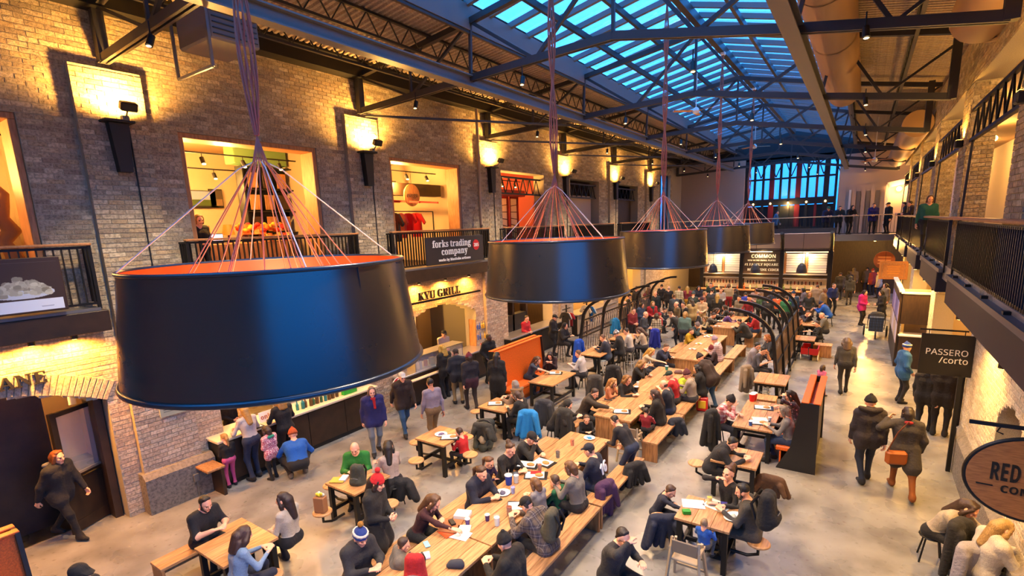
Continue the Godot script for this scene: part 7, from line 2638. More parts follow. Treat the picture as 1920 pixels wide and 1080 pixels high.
# returns [Flesh, head transform]
func body(pose: String, build: String, far: bool, kid: bool) -> Array:
	var key := "%s|%s|%s|%s" % [pose, build, far, kid]
	if body_cache.has(key): return body_cache[key]
	var d: Dictionary = POSES[pose]
	var w: float = {"n": 1.0, "f": 0.88, "b": 1.16, "c": 1.14, "l": 1.12}[build]
	var aw: float = {"n": 1.0, "f": 0.86, "b": 1.12, "c": 1.35, "l": 1.22}[build]
	var hipw: float = {"n": 1.0, "f": 1.0, "b": 1.12, "c": 1.08, "l": 1.06}[build]
	var P := v3(d.p)
	var B := Basis(Vector3.UP, deg_to_rad(d.get("twist", 0))) * Basis(Vector3.RIGHT, deg_to_rad(d.lean))
	var C := P + B * Vector3(0, 0.33, 0)
	var N := P + B * Vector3(0, 0.50, 0.0)
	var sw := 0.178 * (0.9 if build == "f" else 1.0)
	var hd: Array = d.head
	var HB := Basis(Vector3.UP, deg_to_rad(hd[0] + d.get("twist", 0))) * Basis(Vector3.RIGHT, deg_to_rad(d.lean * 0.45 + hd[1]))
	var hs := 1.28 if kid else 1.0
	var Hd := N + HB * Vector3(0, 0.135 * (0.9 + 0.1 * hs) * (1.08 if kid else 1.0), 0.035)
	var pr := []
	var up := B * Vector3.UP
	var rt := B * Vector3.RIGHT
	var fw := B * Vector3.BACK
	for s in [-1.0, 1.0]:
		pr.append([P + up * 0.09 + rt * s * 0.062 * w + fw * 0.012, C + rt * s * 0.078 * w + fw * 0.01, 0.105 * w, 0.118 * w, 1])
		pr.append([C + rt * s * 0.07 * w, N + rt * s * 0.1 - up * 0.06, 0.112 * w, 0.072 * w, 1])
	pr.append([N - rt * sw + up * -0.055, N + rt * sw + up * -0.055, 0.062 * aw, 0.062 * aw, 1])
	pr.append([N - up * 0.03, Hd + HB * Vector3(0, -0.08, -0.02), 0.062, 0.054, 8])
	if build == "c" or build == "l":
		pr.append([N + rt * 0.07 + fw * -0.03, N - rt * 0.07 + fw * -0.03, 0.06, 0.06, 1])
		pr.append([N + rt * 0.06 + fw * 0.06 - up * 0.02, N - rt * 0.06 + fw * 0.06 - up * 0.02, 0.045, 0.045, 1])
	var hips := []
	for s in [-1.0, 1.0]: hips.append(P + Vector3(0.088 * s * hipw, -0.02, 0))
	pr.append([hips[0], hips[1], 0.112 * hipw, 0.112 * hipw, 7])
	var sitting: bool = d.has("sit")
	for s in 2:
		var sg: float = [-1.0, 1.0][s]
		var hip: Vector3 = hips[s]
		var ank: Vector3
		var hint := Vector3(sg * 0.12, 0.1, 1)
		if sitting: ank = Vector3(sg * 0.12, 0.085, 0.36 + 0.05 * sg)
		else:
			ank = v3(d.fl if sg > 0 else d.fr) + Vector3(0, 0.085, 0)
		if pose == "crouch": hint = Vector3(sg * 0.5, 0.4, 1)
		var le := bend(hip, ank, 0.43, 0.42, hint)
		var kn: Vector3 = le[0]
		ank = le[1]
		pr.append([hip + Vector3(sg * 0.005, 0, 0), kn, 0.09 * hipw, 0.06 * hipw, 2])
		pr.append([kn, ank, 0.058 * hipw, 0.044, 9])
		if build == "c" and not sitting: pr.append([hip, hip.lerp(kn, 0.28), 0.128, 0.13, 7])
		if build == "l": pr.append([hip, hip.lerp(kn, 0.75), 0.13, 0.15, 7])
		var toe := ank + Vector3(sg * 0.03, -0.048, 0.155)
		if not sitting and ank.z < -0.25: toe = ank + Vector3(sg * 0.02, -0.075, 0.13)
		pr.append([ank + Vector3(0, -0.042, -0.035), toe, 0.043, 0.034, 3])
		pr.append([ank, ank + Vector3(0, -0.03, 0.03), 0.046, 0.045, 3])
	var out := Flesh.new()
	var arms := []
	for s in 2:
		var sg: float = [-1.0, 1.0][s]
		var S := N + rt * sg * sw + up * -0.06
		var W := v3(d.hl if sg > 0 else d.hr)
		var hint := Vector3(sg * 0.7, -0.6, -0.7)
		var ar := bend(S, W, 0.285, 0.255, hint)
		var E: Vector3 = ar[0]
		W = ar[1]
		pr.append([S, E, 0.056 * aw, 0.045 * aw, 1])
		pr.append([E, W, 0.044 * aw, 0.033 * aw, 6])
		arms.append([S, E, W, sg])
	out.add(skin_over(pr, 0.036 if far else 0.021, 0.018), Transform3D.IDENTITY)
	out.add(head_flesh(far), Transform3D(HB.scaled(Vector3.ONE * hs), Hd))
	for a in arms:
		var fd: Vector3 = (a[2] - a[1]).normalized()
		var inward := Vector3(-a[3], 0, 0)
		var down: bool = absf(fd.y) < 0.75
		if down: fd = (fd + Vector3(-a[3] * 0.25, -0.1 if a[2].y < 0.95 else 0.2, 0.0)).normalized()
		var palm: Vector3 = Vector3.DOWN if down and a[2].y < 0.95 else inward
		palm = (palm - fd * palm.dot(fd)).normalized()
		# thumb to the inner or forward side
		var th := fd.cross(palm)
		var want := Vector3(-a[3], 0, 0.3) if palm.y < -0.5 else Vector3(0, 0.2, 1)
		if th.dot(want) < 0: th = -th
		out.add(hand_flesh(far, 0.45 if palm.y < -0.5 else 0.75), Transform3D(Basis(th, fd, palm), a[2] + fd * 0.02))
	body_cache[key] = [out, Transform3D(HB.scaled(Vector3.ONE * hs), Hd)]
	return body_cache[key]

var hair_cache := {}
func hair(style: String, far: bool) -> Mesh:
	var key := "%s%s" % [style, far]
	if hair_cache.has(key): return hair_cache[key]
	var p := [[Vector3(0, 0.05, -0.030), Vector3(0.079, 0.086, 0.088), null, 0, 0]]
	if style in ["long", "wavy", "bob", "tail", "bun"]: p.append([Vector3(-0.04, 0.1, 0.018), Vector3(0.04, 0.1, 0.018), 0.028, 0.028, 0])
	match style:
		"short":
			p.append([Vector3(-0.03, 0.108, 0.02), Vector3(0.03, 0.11, 0.024), 0.018, 0.018, 0])
			for s in [-1.0, 1.0]: p.append([Vector3(0.068 * s, 0.03, -0.03), Vector3(0.062 * s, -0.02, -0.06), 0.018, 0.016, 0])
		"beard":
			p.append([Vector3(-0.035, 0.108, 0.02), Vector3(0.035, 0.11, 0.025), 0.02, 0.02, 0])
			for s in [-1.0, 1.0]:
				p.append([Vector3(0.072 * s, 0.03, 0.0), Vector3(0.064 * s, -0.05, 0.02), 0.016, 0.016, 0])
				p.append([Vector3(0.064 * s, -0.05, 0.02), Vector3(0.02 * s, -0.098, 0.062), 0.018, 0.02, 0])
		"bald":
			p = [[Vector3(0, -0.01, -0.05), Vector3(0.08, 0.05, 0.06), null, 0, 0]]
		"long":
			for s in [-1.0, 1.0]:
				p.append([Vector3(0.066 * s, 0.06, 0.03), Vector3(0.084 * s, -0.06, 0.0), 0.026, 0.03, 0])
				p.append([Vector3(0.084 * s, -0.06, 0.0), Vector3(0.075 * s, -0.24, -0.01), 0.034, 0.026, 0])
			p.append([Vector3(0, 0.0, -0.08), Vector3(0, -0.28, -0.12), 0.085, 0.06, 0])
		"wavy":
			for s in [-1.0, 1.0]:
				p.append([Vector3(0.07 * s, 0.06, 0.02), Vector3(0.1 * s, -0.05, -0.01), 0.035, 0.045, 0])
				p.append([Vector3(0.1 * s, -0.05, -0.01), Vector3(0.085 * s, -0.16, -0.03), 0.045, 0.03, 0])
				p.append([Vector3(0.06 * s, -0.08, -0.08), Vector3(0.07 * s, -0.2, -0.1), 0.05, 0.035, 0])
			p.append([Vector3(0, 0.0, -0.09), Vector3(0, -0.19, -0.11), 0.08, 0.06, 0])
		"bob":
			for s in [-1.0, 1.0]: p.append([Vector3(0.068 * s, 0.05, 0.01), Vector3(0.078 * s, -0.07, -0.005), 0.03, 0.03, 0])
			p.append([Vector3(0, 0.0, -0.075), Vector3(0, -0.08, -0.08), 0.075, 0.06, 0])
		"tail":
			p.append([Vector3(0, 0.05, -0.12), Vector3(0, -0.02, -0.16), 0.032, 0.036, 0])
			p.append([Vector3(0, -0.02, -0.16), Vector3(0, -0.18, -0.14), 0.036, 0.018, 0])
		"bun":
			p.append([Vector3(0, 0.12, -0.09), Vector3(0, 0.13, -0.1), 0.045, 0.045, 0])
		"beanie":
			p = [[Vector3(0, 0.065, -0.016), Vector3(0.092, 0.092, 0.1), null, 0, 0], [Vector3(0, 0.14, -0.03), Vector3(0, 0.16, -0.035), 0.05, 0.03, 0]]
			for k in 10: p.append([Vector3(sin(TAU * k / 10) * 0.078, 0.045, -0.014 + cos(TAU * k / 10) * 0.088), Vector3(sin(TAU * (k + 1) / 10) * 0.078, 0.045, -0.014 + cos(TAU * (k + 1) / 10) * 0.088), 0.02, 0.02, 0])
		"cap":
			p = [[Vector3(0, 0.07, -0.014), Vector3(0.09, 0.078, 0.1), null, 0, 0]]
			for k in 5: p.append([Vector3(-0.05 + 0.025 * k, 0.066, 0.07), Vector3(-0.044 + 0.022 * k, 0.052, 0.155 - 0.01 * absf(k - 2)), 0.013, 0.009, 0])
		"hood":
			p = [[Vector3(0, 0.03, -0.04), Vector3(0.1, 0.115, 0.105), null, 0, 0], [Vector3(0, -0.08, -0.06), Vector3(0, -0.14, -0.07), 0.09, 0.1, 0]]
		"pom":
			p = [[Vector3(0, 0.21, -0.04), Vector3(0, 0.212, -0.04), 0.042, 0.042, 0]]
		"band":
			p = []
			for k in 12: p.append([Vector3(sin(TAU * k / 12) * 0.088, 0.085, -0.016 + cos(TAU * k / 12) * 0.096), Vector3(sin(TAU * (k + 1) / 12) * 0.088, 0.085, -0.016 + cos(TAU * (k + 1) / 12) * 0.096), 0.017, 0.017, 0])
		"scarf":
			p = []
			for k in 10: p.append([Vector3(sin(TAU * k / 10) * 0.085, -0.145, -0.03 + cos(TAU * k / 10) * 0.085), Vector3(sin(TAU * (k + 1) / 10) * 0.085, -0.145, -0.03 + cos(TAU * (k + 1) / 10) * 0.085), 0.032, 0.032, 0])
			p.append([Vector3(0.02, -0.15, 0.07), Vector3(0.03, -0.36, 0.12), 0.035, 0.03, 0])
		"fur":
			p = []
			for k in 8: p.append([Vector3(-0.14 + 0.04 * k, -0.13 + 0.01 * absf(k - 3.5), -0.11 - 0.02 * sin(k * 0.45)), Vector3(-0.1 + 0.04 * k, -0.13 + 0.01 * absf(k - 2.5), -0.11 - 0.02 * sin((k + 1) * 0.45)), 0.04, 0.04, 0])
		"glasses":
			p = []
			for s in [-1.0, 1.0]:
				for k in 8: p.append([Vector3(s * 0.032 + sin(TAU * k / 8) * 0.021, 0.01 + cos(TAU * k / 8) * 0.016, 0.095), Vector3(s * 0.032 + sin(TAU * (k + 1) / 8) * 0.021, 0.01 + cos(TAU * (k + 1) / 8) * 0.016, 0.095), 0.003, 0.003, 0])
				p.append([Vector3(s * 0.055, 0.016, 0.092), Vector3(s * 0.082, 0.014, 0.0), 0.003, 0.003, 0])
	var fl := skin_over(p, (0.004 if style == "glasses" else (0.02 if far else 0.011)), 0.008 if style != "glasses" else 0.002)
	hair_cache[key] = dress_mesh(fl)[0]
	return hair_cache[key]

const SKINS := [Color(0.86, 0.64, 0.52), Color(0.80, 0.57, 0.45), Color(0.72, 0.50, 0.38), Color(0.55, 0.37, 0.27), Color(0.28, 0.18, 0.13)]

func cloth(code: String) -> StandardMaterial3D:
	var key := "cloth_" + code
	if M.has(key): return M[key]
	var m: StandardMaterial3D
	if code.begins_with("plaid"):
		# woven check: plaidAAAAAABBBBBB
		var a := Color.html(code.substr(5, 6))
		var b := Color.html(code.substr(11, 6))
		var im := Image.create(64, 64, false, Image.FORMAT_RGB8)
		for y in 64:
			for x in 64:
				var t := (0.5 if x % 32 < 14 else 0.0) + (0.5 if y % 32 < 14 else 0.0)
				var c := a.lerp(b, t)
				if x % 32 == 22 or y % 32 == 22: c = c.lerp(Color(0.9, 0.88, 0.84), 0.6)
				im.set_pixel(x, y, c)
		m = mat(key, Color(1, 1, 1), 0.9)
		m.albedo_texture = ImageTexture.create_from_image(im)
		tri(m, Vector3(4.2, 4.2, 4.2))
	elif code.begins_with("stripe"):
		var a := Color.html(code.substr(6, 6))
		var b := Color.html(code.substr(12, 6))
		var im := Image.create(8, 64, false, Image.FORMAT_RGB8)
		for y in 64:
			for x in 8: im.set_pixel(x, y, a if y % 16 < 10 else b)
		m = mat(key, Color(1, 1, 1), 0.9)
		m.albedo_texture = ImageTexture.create_from_image(im)
		tri(m, Vector3(4.0, 4.0, 4.0))
	elif code.begins_with("dots"):
		var a := Color.html(code.substr(4, 6))
		var b := Color.html(code.substr(10, 6))
		m = mat(key, Color(1, 1, 1), 0.9)
		m.albedo_texture = noise_tex(0.05, [[0.0, a], [0.48, a], [0.52, b], [0.75, b], [0.8, Color(0.9, 0.88, 0.88)], [1.0, Color(0.9, 0.88, 0.88)]], 77, 256, FastNoiseLite.TYPE_CELLULAR, 1)
		tri(m, Vector3(2.5, 2.5, 2.5))
	else:
		m = mat(key, Color.html(code), 0.85)
		m.albedo_texture = M.t_fine
		tri(m, Vector3(3, 3, 3))
	m.rim_enabled = true
	m.rim = 0.25
	m.normal_enabled = true
	m.normal_texture = M.n_fold
	m.normal_scale = 0.7
	return m

func black_stool(p: Vector3, h: float, whose: String) -> void:
	var w := whose.split(" ")
	var t := thing("black_stool", "black metal stool under the " + " ".join(w.slice(0, mini(w.size(), 10))), "stool", p, 0, "black stools")
	var s := sh()
	s.lathe([Vector2(0, h - 0.03), Vector2(0.16, h - 0.03), Vector2(0.165, h - 0.015), Vector2(0.155, h), Vector2(0, h)], 16)
	part("seat", s, M.iron, t)
	for k in 4:
		var a := TAU * (k + 0.5) / 4
		s = sh()
		s.tube([Vector3(cos(a) * 0.11, h - 0.03, sin(a) * 0.11), Vector3(cos(a) * 0.19, 0, sin(a) * 0.19)], 0.013, 6)
		part("leg", s, M.iron, t)

# a person whose head shows at pixel (x, y); spec holds key=value words
func person(label: String, x: float, y: float, pose: String, yaw: float, spec: String, group := "") -> Node3D:
	var o := {"s": "1", "b": "n", "h": "short", "hc": "2a1a10", "sk": "0", "t": "33363c", "p": "1d222e", "sh": "18171a", "y": "0"}
	for w in spec.split(" ", false):
		var kv := w.split("=")
		o[kv[0]] = kv[1]
	var sc := float(o.s)
	var base := float(o.y)
	var kid := sc < 0.82
	var far := false
	var mirror: bool = o.has("m")
	var guess := on_h(x, y, base + (1.1 if POSES[pose].has("sit") else 1.55) * sc) if not o.has("z") else on_z(x, y, float(o.z))
	far = guess.distance_to(EYE) > 17.0
	var bd := body(pose, o.b, far, kid)
	var hx: Transform3D = bd[1]
	if mirror: hx.origin.x = -hx.origin.x
	var head_at := on_h(x, y, base + hx.origin.y * sc) if not o.has("z") else on_z(x, y, float(o.z))
	var rot := Basis(Vector3.UP, deg_to_rad(yaw))
	var at := head_at - rot * (hx.origin * sc)
	if o.has("fx"): at = on_h(float(o.fx), float(o.fy), 0.0)
	at.y = base if not o.has("z") else float(o.y)
	var t := thing("person", label, "person", at, yaw, group)
	t.scale = Vector3.ONE * sc
	var mk := "mesh|%s|%s|%s|%s|%s" % [pose, o.b, far, kid, mirror]
	if not body_cache.has(mk): body_cache[mk] = dress_mesh(bd[0], mirror)
	var me: Array = body_cache[mk]
	var b := part("body", me[0], null, t)
	var skin := mat("skin" + o.sk, SKINS[int(o.sk)], 0.55)
	var top := cloth(o.t)
	var legs := cloth(o.p)
	var wear := [skin, top, legs, cloth(o.sh), mat("lips" + o.sk, SKINS[int(o.sk)].lerp(Color(0.6, 0.15, 0.15), 0.5), 0.5), mat("eye", Color(0.08, 0.06, 0.05), 0.3), skin if o.has("bare") else top, cloth(o.hip) if o.has("hip") else (top if o.b in ["c", "l"] else legs), cloth(o.nk) if o.has("nk") else (top if o.b in ["c", "l"] else skin), skin if o.has("shorts") else (cloth(o.shin) if o.has("shin") else legs)]
	for k in me[1].size(): b.set_surface_override_material(k, wear[me[1][k]])
	var hb := hx.basis
	if mirror: hb = Basis(Vector3(hb.x.x, -hb.x.y, -hb.x.z), Vector3(-hb.y.x, hb.y.y, hb.y.z), Vector3(-hb.z.x, hb.z.y, hb.z.z))
	var ht := Transform3D(hb, hx.origin)
	var hairm := mat("hair" + o.hc, Color.html(o.hc).lightened(0.06), 0.55)
	if hairm.albedo_texture == null:
		hairm.albedo_texture = M.t_strand
		hairm.normal_enabled = true
		hairm.normal_texture = M.n_fold
		hairm.normal_scale = 0.8
		tri(hairm, Vector3(9, 1.6, 9))
	if o.h != "none": part("hair", hair(o.h, far), hairm, t, ht)
	if o.has("hat"): part("hat", hair(o.hat, far), cloth(o.get("hatc", "1a1a1c")), t, ht)
	if o.has("pom"): part("pompom", hair("pom", far), cloth(o.pom), t, ht)
	if o.has("band"): part("hat_band", hair("band", far), cloth(o.band), t, ht)
	if o.has("scarf"): part("scarf", hair("scarf", far), cloth(o.scarf), t, ht)
	if o.has("fur"): part("fur_collar", hair("fur", far), cloth(o.fur), t, ht)
	if o.has("st"): black_stool(Vector3(at.x, 0, at.z), 0.43 * sc + base, label)
	if o.has("specs"): part("glasses", hair("glasses", far), M.black, t, ht)
	return t
# ------------------------------------------------------------------ the crowd
func build_people() -> void:
	# left aisle and first arch
	person("person in black padded coat with ginger hair striding past the first arch", 108, 858, "walk", 122, "b=c t=1b1b20 p=121316 h=bob hc=8a4414 fur=6a655c")
	person("person in dark green sweater and black trousers standing inside the first arch", 8, 800, "stand_front", 100, "t=16301c p=101114")
	person("person in black cap walking by the orange booth at the floor's near edge", 150, 1080, "stand", 120, "t=1a1a1d p=15161a hat=cap hatc=101012")
	person("child in black top and pink leggings with blond ponytail at the long counter", 418, 808, "stand_front", -95, "s=0.68 t=16161a p=d85a94 shin=d85a94 h=tail hc=b8884a sh=201828 fx=437 fy=912")
	person("person in white knit sweater and blue jeans with long blond hair at the long counter", 456, 762, "stand_counter", -85, "b=f t=c9c2bc p=1c2c4c h=long hc=c9984a fx=482 fy=898")
	person("child in pink flowered jacket with turquoise collar at the long counter", 508, 793, "stand_front", -80, "s=0.7 b=c t=dotsa8506aead8d8 hip=dotsa8506aead8d8 p=17181c h=bob hc=3a281c scarf=2a9a80 fx=516 fy=898")
	person("person crouching in vivid blue jacket and orange cap beside the flowered child", 541, 806, "crouch", -115, "b=b t=0f5fc0 hip=1a1a1e p=1b1b20 h=none hat=beanie hatc=b8501e m=1 sh=6a665f fx=562 fy=895")
	person("person in black leather jacket with curly blond hair leaning on the long counter", 527, 752, "stand_counter", -90, "t=141417 p=141417 h=wavy hc=a87a34 fx=545 fy=872")
	person("server in black shirt behind the long counter", 432, 742, "stand_front", 85, "z=-5.7 y=0 t=121214 p=121214")
	person("person in indigo jacket with crimson scarf and light jeans walking the left aisle", 697, 735, "walk_slow", 60, "b=c t=1f2060 hip=1f2060 p=6b7480 h=bob hc=8a6c50 scarf=b8141c")
	person("person in brown leather jacket and white cap with blue jeans walking the left aisle", 754, 708, "walk", 65, "b=c t=2c1c14 p=25507a hip=2c1c14 hat=cap hatc=c8c6c0")
	person("person in lavender grey sweater and khaki trousers walking away by the counters", 806, 719, "walk_slow", -110, "t=8a8090 p=7a6040 h=short hc=14100e sk=2")
	person("person in navy jacket, khaki trousers and flat cap at the grill counter", 854, 662, "stand_pocket", -130, "b=c t=1a2230 hip=1a2230 p=8a7650 hat=cap hatc=2c2c30")
	person("person in maroon knit hat, dark coat and tall boots at the grill counter", 879, 671, "walk_slow", -120, "b=c t=1e1a24 hip=3c1226 p=2a1e1a h=bob hat=beanie hatc=6a1830 m=1")
	person("person with dark skin in black jacket holding a blue bag beside the grill", 917, 634, "stand_pocket", 70, "b=c sk=4 t=141418 p=15161a hc=0c0a0a")
	person("person in long black coat seen from behind beside the booth", 931, 668, "stand", 200, "b=l t=141416 p=141416 h=long hc=1a1410")
	person("person with yellow hair and black coat at the flower sign", 829, 655, "stand_front", -100, "b=c t=17171a p=17171a h=wavy hc=c8a03a")
	person("cook in black and orange cap behind the grill case", 832, 620, "stand_front", 70, "z=-13.3 y=0 t=c8bfb4 p=1a1a1c hat=cap hatc=1c1c20")
	person("cook in crimson shirt at the hatch past the grill", 987, 575, "stand_front", 80, "z=-17.0 y=0 t=c8202c p=1a1a1c")
	# cafe tables on the left
	person("bearded person in black shirt with rolled sleeves at the first cafe table", 385, 945, "sit_hands", 100, "b=b t=15161d p=15151a h=beard hc=120c0a bare=1")
	person("person in cream sweater and black trousers with long dark hair at the first cafe table", 530, 938, "sit_lap", -75, "b=f t=b5ada2 p=14141a h=long hc=2a1712")
	person("person in pale denim jacket with wavy brown hair, back turned at the first cafe table", 458, 1003, "sit_hands", 172, "b=f t=7f9cbe p=23283a h=wavy hc=3c2018 st=1")
	person("person in bright green sweater with grey hair at the backpack table", 665, 842, "sit_hands", 40, "b=b t=1f7a26 p=2a2622 h=bald hc=8a7460")
	person("person in beige sweater with very long black hair at the backpack table", 728, 838, "sit_talk", -100, "b=f t=ac9a92 p=14151a h=long hc=120c0c st=1")
	person("person in crimson knit hat and long black coat standing by the backpack table", 708, 906, "stand_front", 110, "b=l t=131316 p=131316 h=long hc=22140e hat=beanie hatc=c01420 pom=c01420")
	person("child in crimson T-shirt at the cafe table in the left aisle", 861, 812, "sit_hands", -90, "s=0.72 t=b80f18 p=20202a h=short hc=3a2012")
	person("person in black sweater with white stripes at the cafe table by the infant seat", 968, 742, "sit_eat", -90, "t=121215 p=121215 h=bob hc=4a3020 st=1")
	person("person with grey hair in fur trimmed tan coat before the orange booth", 966, 722, "sit_talk", -80, "b=c t=7a6450 p=2c2622 h=bob hc=8d8680 fur=8a6c4a st=1")
	# long table, wall side
	person("person in striped blue pom-pom hat and grey coat at the first long table", 676, 1008, "sit_hands", 85, "b=c t=2a2a2e p=20222c h=none hat=beanie hatc=1c3c8c band=c8c4be pom=9a6a20")
	person("child in crimson and grey jacket, back turned at the first long table", 757, 1022, "sit_hands", 140, "s=0.85 b=c t=6e6862 p=20222c h=short hc=3a2416")
	person("person in burgundy cardigan with blond streaked hair leaning over the second long table", 814, 942, "sit_reach", 95, "b=f t=3c1018 p=14161c h=long hc=5c3a20")
	person("person in navy hooded jacket with ponytail at the second long table", 903, 888, "sit_hands", 85, "b=c t=141a30 p=1a1c24 h=tail hc=4a2c18")
	person("child in purple top between the navy jacket and black hoodie", 918, 868, "sit_hands", 85, "s=0.72 t=2c1848 p=1a1c24 h=tail hc=6a4426")
	person("person in black hoodie with pink lettering at the third long table", 957, 843, "sit_hands", 85, "t=141417 p=1a1a20 h=bun hc=50341e")
	person("person in black jacket and black cap eating at the third long table", 996, 822, "sit_eat", 85, "b=b t=141416 p=1a1a20 h=short hat=cap hatc=0e0f12")
	person("person in dark coat bending at the end of the third long table", 1065, 760, "sit_lean", 100, "b=c t=25221f p=1a1a1e h=short hc=2a201a hat=hood hatc=25221f st=1")
	person("child in black T-shirt on a bench end by the bare boards", 1100, 787, "sit_hands", 40, "s=0.66 t=121215 p=1a1c24 h=short hc=6a4c30")
	person("person in dark olive coat reaching over the fourth long table", 1115, 738, "sit_reach", 88, "b=c t=33271c p=1a1a1e h=short hc=2c1a12")
	person("child in peach fleece with blond hair at the fourth long table", 1150, 718, "sit_hands", 85, "s=0.8 t=c87a50 p=3a3a44 h=long hc=b07a3c")
	person("person in black crew sweater with wavy blond hair at the fifth long table", 1177, 712, "sit_hands", 70, "t=101013 p=1a1a20 h=wavy hc=8a5c2a")
	person("person in black top with curly fair hair at the fifth long table", 1205, 683, "sit_eat", 80, "t=131316 p=1a1a20 h=wavy hc=9a7440")
	person("person in cream sweater with long straight blond hair and headband", 1222, 660, "sit_reach", 80, "b=f t=c9b294 p=2a3040 h=long hc=c8963c")
	person("person in navy jacket holding a sandwich at the sixth long table", 1249, 652, "sit_eat", 75, "b=b t=161d3c p=1c2030 h=short hc=5a3a24")
	# long table, gallery side
	person("person in black beanie and dark coat, back turned at the first long table", 946, 1018, "sit_hands", -85, "b=c t=1a1815 p=1a1a1e h=none hat=beanie hatc=0d0d0f")
	person("person in plaid coat and black cap drawing at the second long table", 988, 948, "sit_lean", -95, "b=c t=plaid2a2632605040 p=17171b h=short hc=1a120c hat=cap hatc=0e0e10")
	person("small child with fair hair beside the plaid coat", 1003, 908, "sit_hands", -100, "s=0.7 y=0.26 t=8c8a8e p=2a2c34 h=bob hc=7a5028")
	person("child in bright green sweater at the second long table", 1040, 903, "sit_hands", -95, "s=0.74 t=0a5c34 p=242834 h=short hc=4a3424")
	person("person in grey knit cardigan with brown bob at the second long table", 1068, 878, "sit_hands", -90, "t=75716c p=1b1b20 h=bob hc=6a4422")
	var jersey := person("person in navy number jersey and navy cap at the third long table", 1105, 845, "sit_hands", -85, "b=b t=111a33 p=1c2c50 h=short hat=cap hatc=151b30")
	lettering("16", jersey, col(Color(0.85, 0.86, 0.88)), Transform3D(Basis(Vector3.UP, PI) * Basis(Vector3.RIGHT, -0.2), Vector3(0, 0.86, -0.085)), 0.2, 0.02, false, 800)
	person("person in dark navy sweater half standing over the third long table", 1153, 790, "bend_half", -100, "s=0.92 t=17171f hip=1c2c4c p=1c2c4c h=short hc=1c1410")
	person("child in crimson top in the high chair by the bare boards", 1212, 772, "ride", 180, "s=0.6 y=0.24 t=8c1626 p=2a2a30 h=short hc=241a14")
	person("person in black jacket with long brown hair at the fourth long table", 1226, 740, "sit_hands", -85, "b=c t=1b1816 p=1b1b20 h=long hc=40261a")
	person("balding person in dark navy sweater at the fourth long table", 1244, 722, "sit_hands", -88, "b=b t=1b2434 p=1c2c4c h=bald hc=2a1c12")
	person("person in crimson and cream jersey with a dark green hat", 1255, 705, "sit_hands", -88, "b=b t=b8141a bare=1 p=2a2a30 h=none hat=cap hatc=17332c")
	person("person in grey cardigan and burgundy knit hat at the fifth long table", 1288, 703, "sit_hands", -90, "t=9a8f82 p=2c2c34 h=none hat=beanie hatc=54202c")
	person("person in black jacket at the sixth long table beside the brown down jacket", 1307, 692, "sit_hands", -88, "b=c t=14161a p=1b1b20 h=bob hc=17100e")
	person("person in brown down jacket and jeans stooping over the sixth long table", 1313, 672, "bend_half", -110, "b=c t=33221a hip=33221a p=33587a h=none hat=beanie hatc=251c22")
	person("child in crimson bobble hat under the striped coat", 1334, 655, "sit_hands", -60, "s=0.75 b=c t=3a2a30 p=2a2a30 h=none hat=beanie hatc=6c1428")
	person("person in pink striped coat and lilac knit hat at the sixth long table", 1340, 638, "sit_hands", -88, "b=c t=stripe9a8088c8b8b4 p=2a2c34 h=none hat=beanie hatc=9884a0")
	person("person in teal patterned coat and grey beanie at the seventh long table", 1307, 611, "sit_eat", 80, "b=c t=20363a p=1c2028 h=none hat=beanie hatc=6a6068")
	person("child in yellow jacket at the seventh long table", 1296, 622, "sit_hands", 80, "s=0.8 b=c t=c2a020 p=2a2a30 h=short hc=3a2a1c")
	person("person in dark olive jacket at the seventh long table", 1387, 604, "sit_lean", -88, "b=c t=262420 p=17171b h=short hc=1a1410")
	person("person in bright crimson shirt at the eighth long table", 1412, 592, "sit_hands", -88, "b=b t=a8141c p=1f3050 h=short hc=2a1c14")
	person("person in purple top leaning on the eighth long table", 1372, 590, "sit_lean", 100, "t=4a2870 p=1b1b20 h=bob hc=2c1c14")
	person("person in grey sweater reaching over the seventh long table", 1338, 592, "sit_reach", 85, "t=5a544e p=1b1b20 h=short hc=2c1a12")
	# booth and tall tables on the left
	person("person in slate T-shirt with brown hair at the left orange booth", 1008, 676, "sit_reach", 80, "b=f t=3c4456 p=20222c h=long hc=6a4428 bare=1")
	person("person in burgundy top with long dark hair at the end of the booth table", 1031, 667, "sit_phone", 20, "b=f t=30181c p=1b1b20 h=long hc=1f1410 st=1")
	person("person in white long sleeved shirt at the left booth table", 1084, 664, "sit_hands", -80, "t=c4bfbe p=2a2a30 h=short hc=6a4426 st=1")
	person("person in navy jacket on a metal stool at the tall table", 1130, 634, "sit_hands", -80, "y=0.25 b=b t=1a2136 p=2a3a52 h=short hc=6a4a34")
	person("person in checked black and white hat at the tall table", 1156, 627, "sit_hands", -80, "y=0.25 b=c t=16161a p=1a1a1e h=none hat=beanie hatc=plaid18181ae0dcd8 st=1")
	person("person in white shirt on a metal stool at the tall table", 1174, 622, "sit_hands", -80, "y=0.25 t=c2bcb4 p=3a3a40 h=short hc=2a1a12")
	person("person in pale tunic beside the left arched screen", 1198, 620, "sit_phone", -80, "y=0.25 b=f t=bfae98 p=2a2a30 h=long hc=4a2c1c st=1")
	person("person in black jacket and cap beside the kitchen front", 1040, 596, "stand_front", 100, "b=c t=17171a p=1a1a1e h=short hat=cap hatc=121214")
	person("person in dark hooded coat behind the orange booth", 1060, 612, "sit_hands", 90, "y=0.25 b=c t=1c1a1c p=1a1a1e h=none hat=hood hatc=1c1a1c st=1")
	# right hand tables
	person("person in charcoal knit sweater and glasses touching the face", 1168, 1008, "sit_chin", 78, "b=b m=1 t=26262a p=1b1b20 h=short hc=20140e specs=1")
	person("small child in navy sweater at the paper covered table", 1257, 922, "sit_reach", 85, "s=0.7 t=161c34 p=1c2030 h=short hc=4a3020")
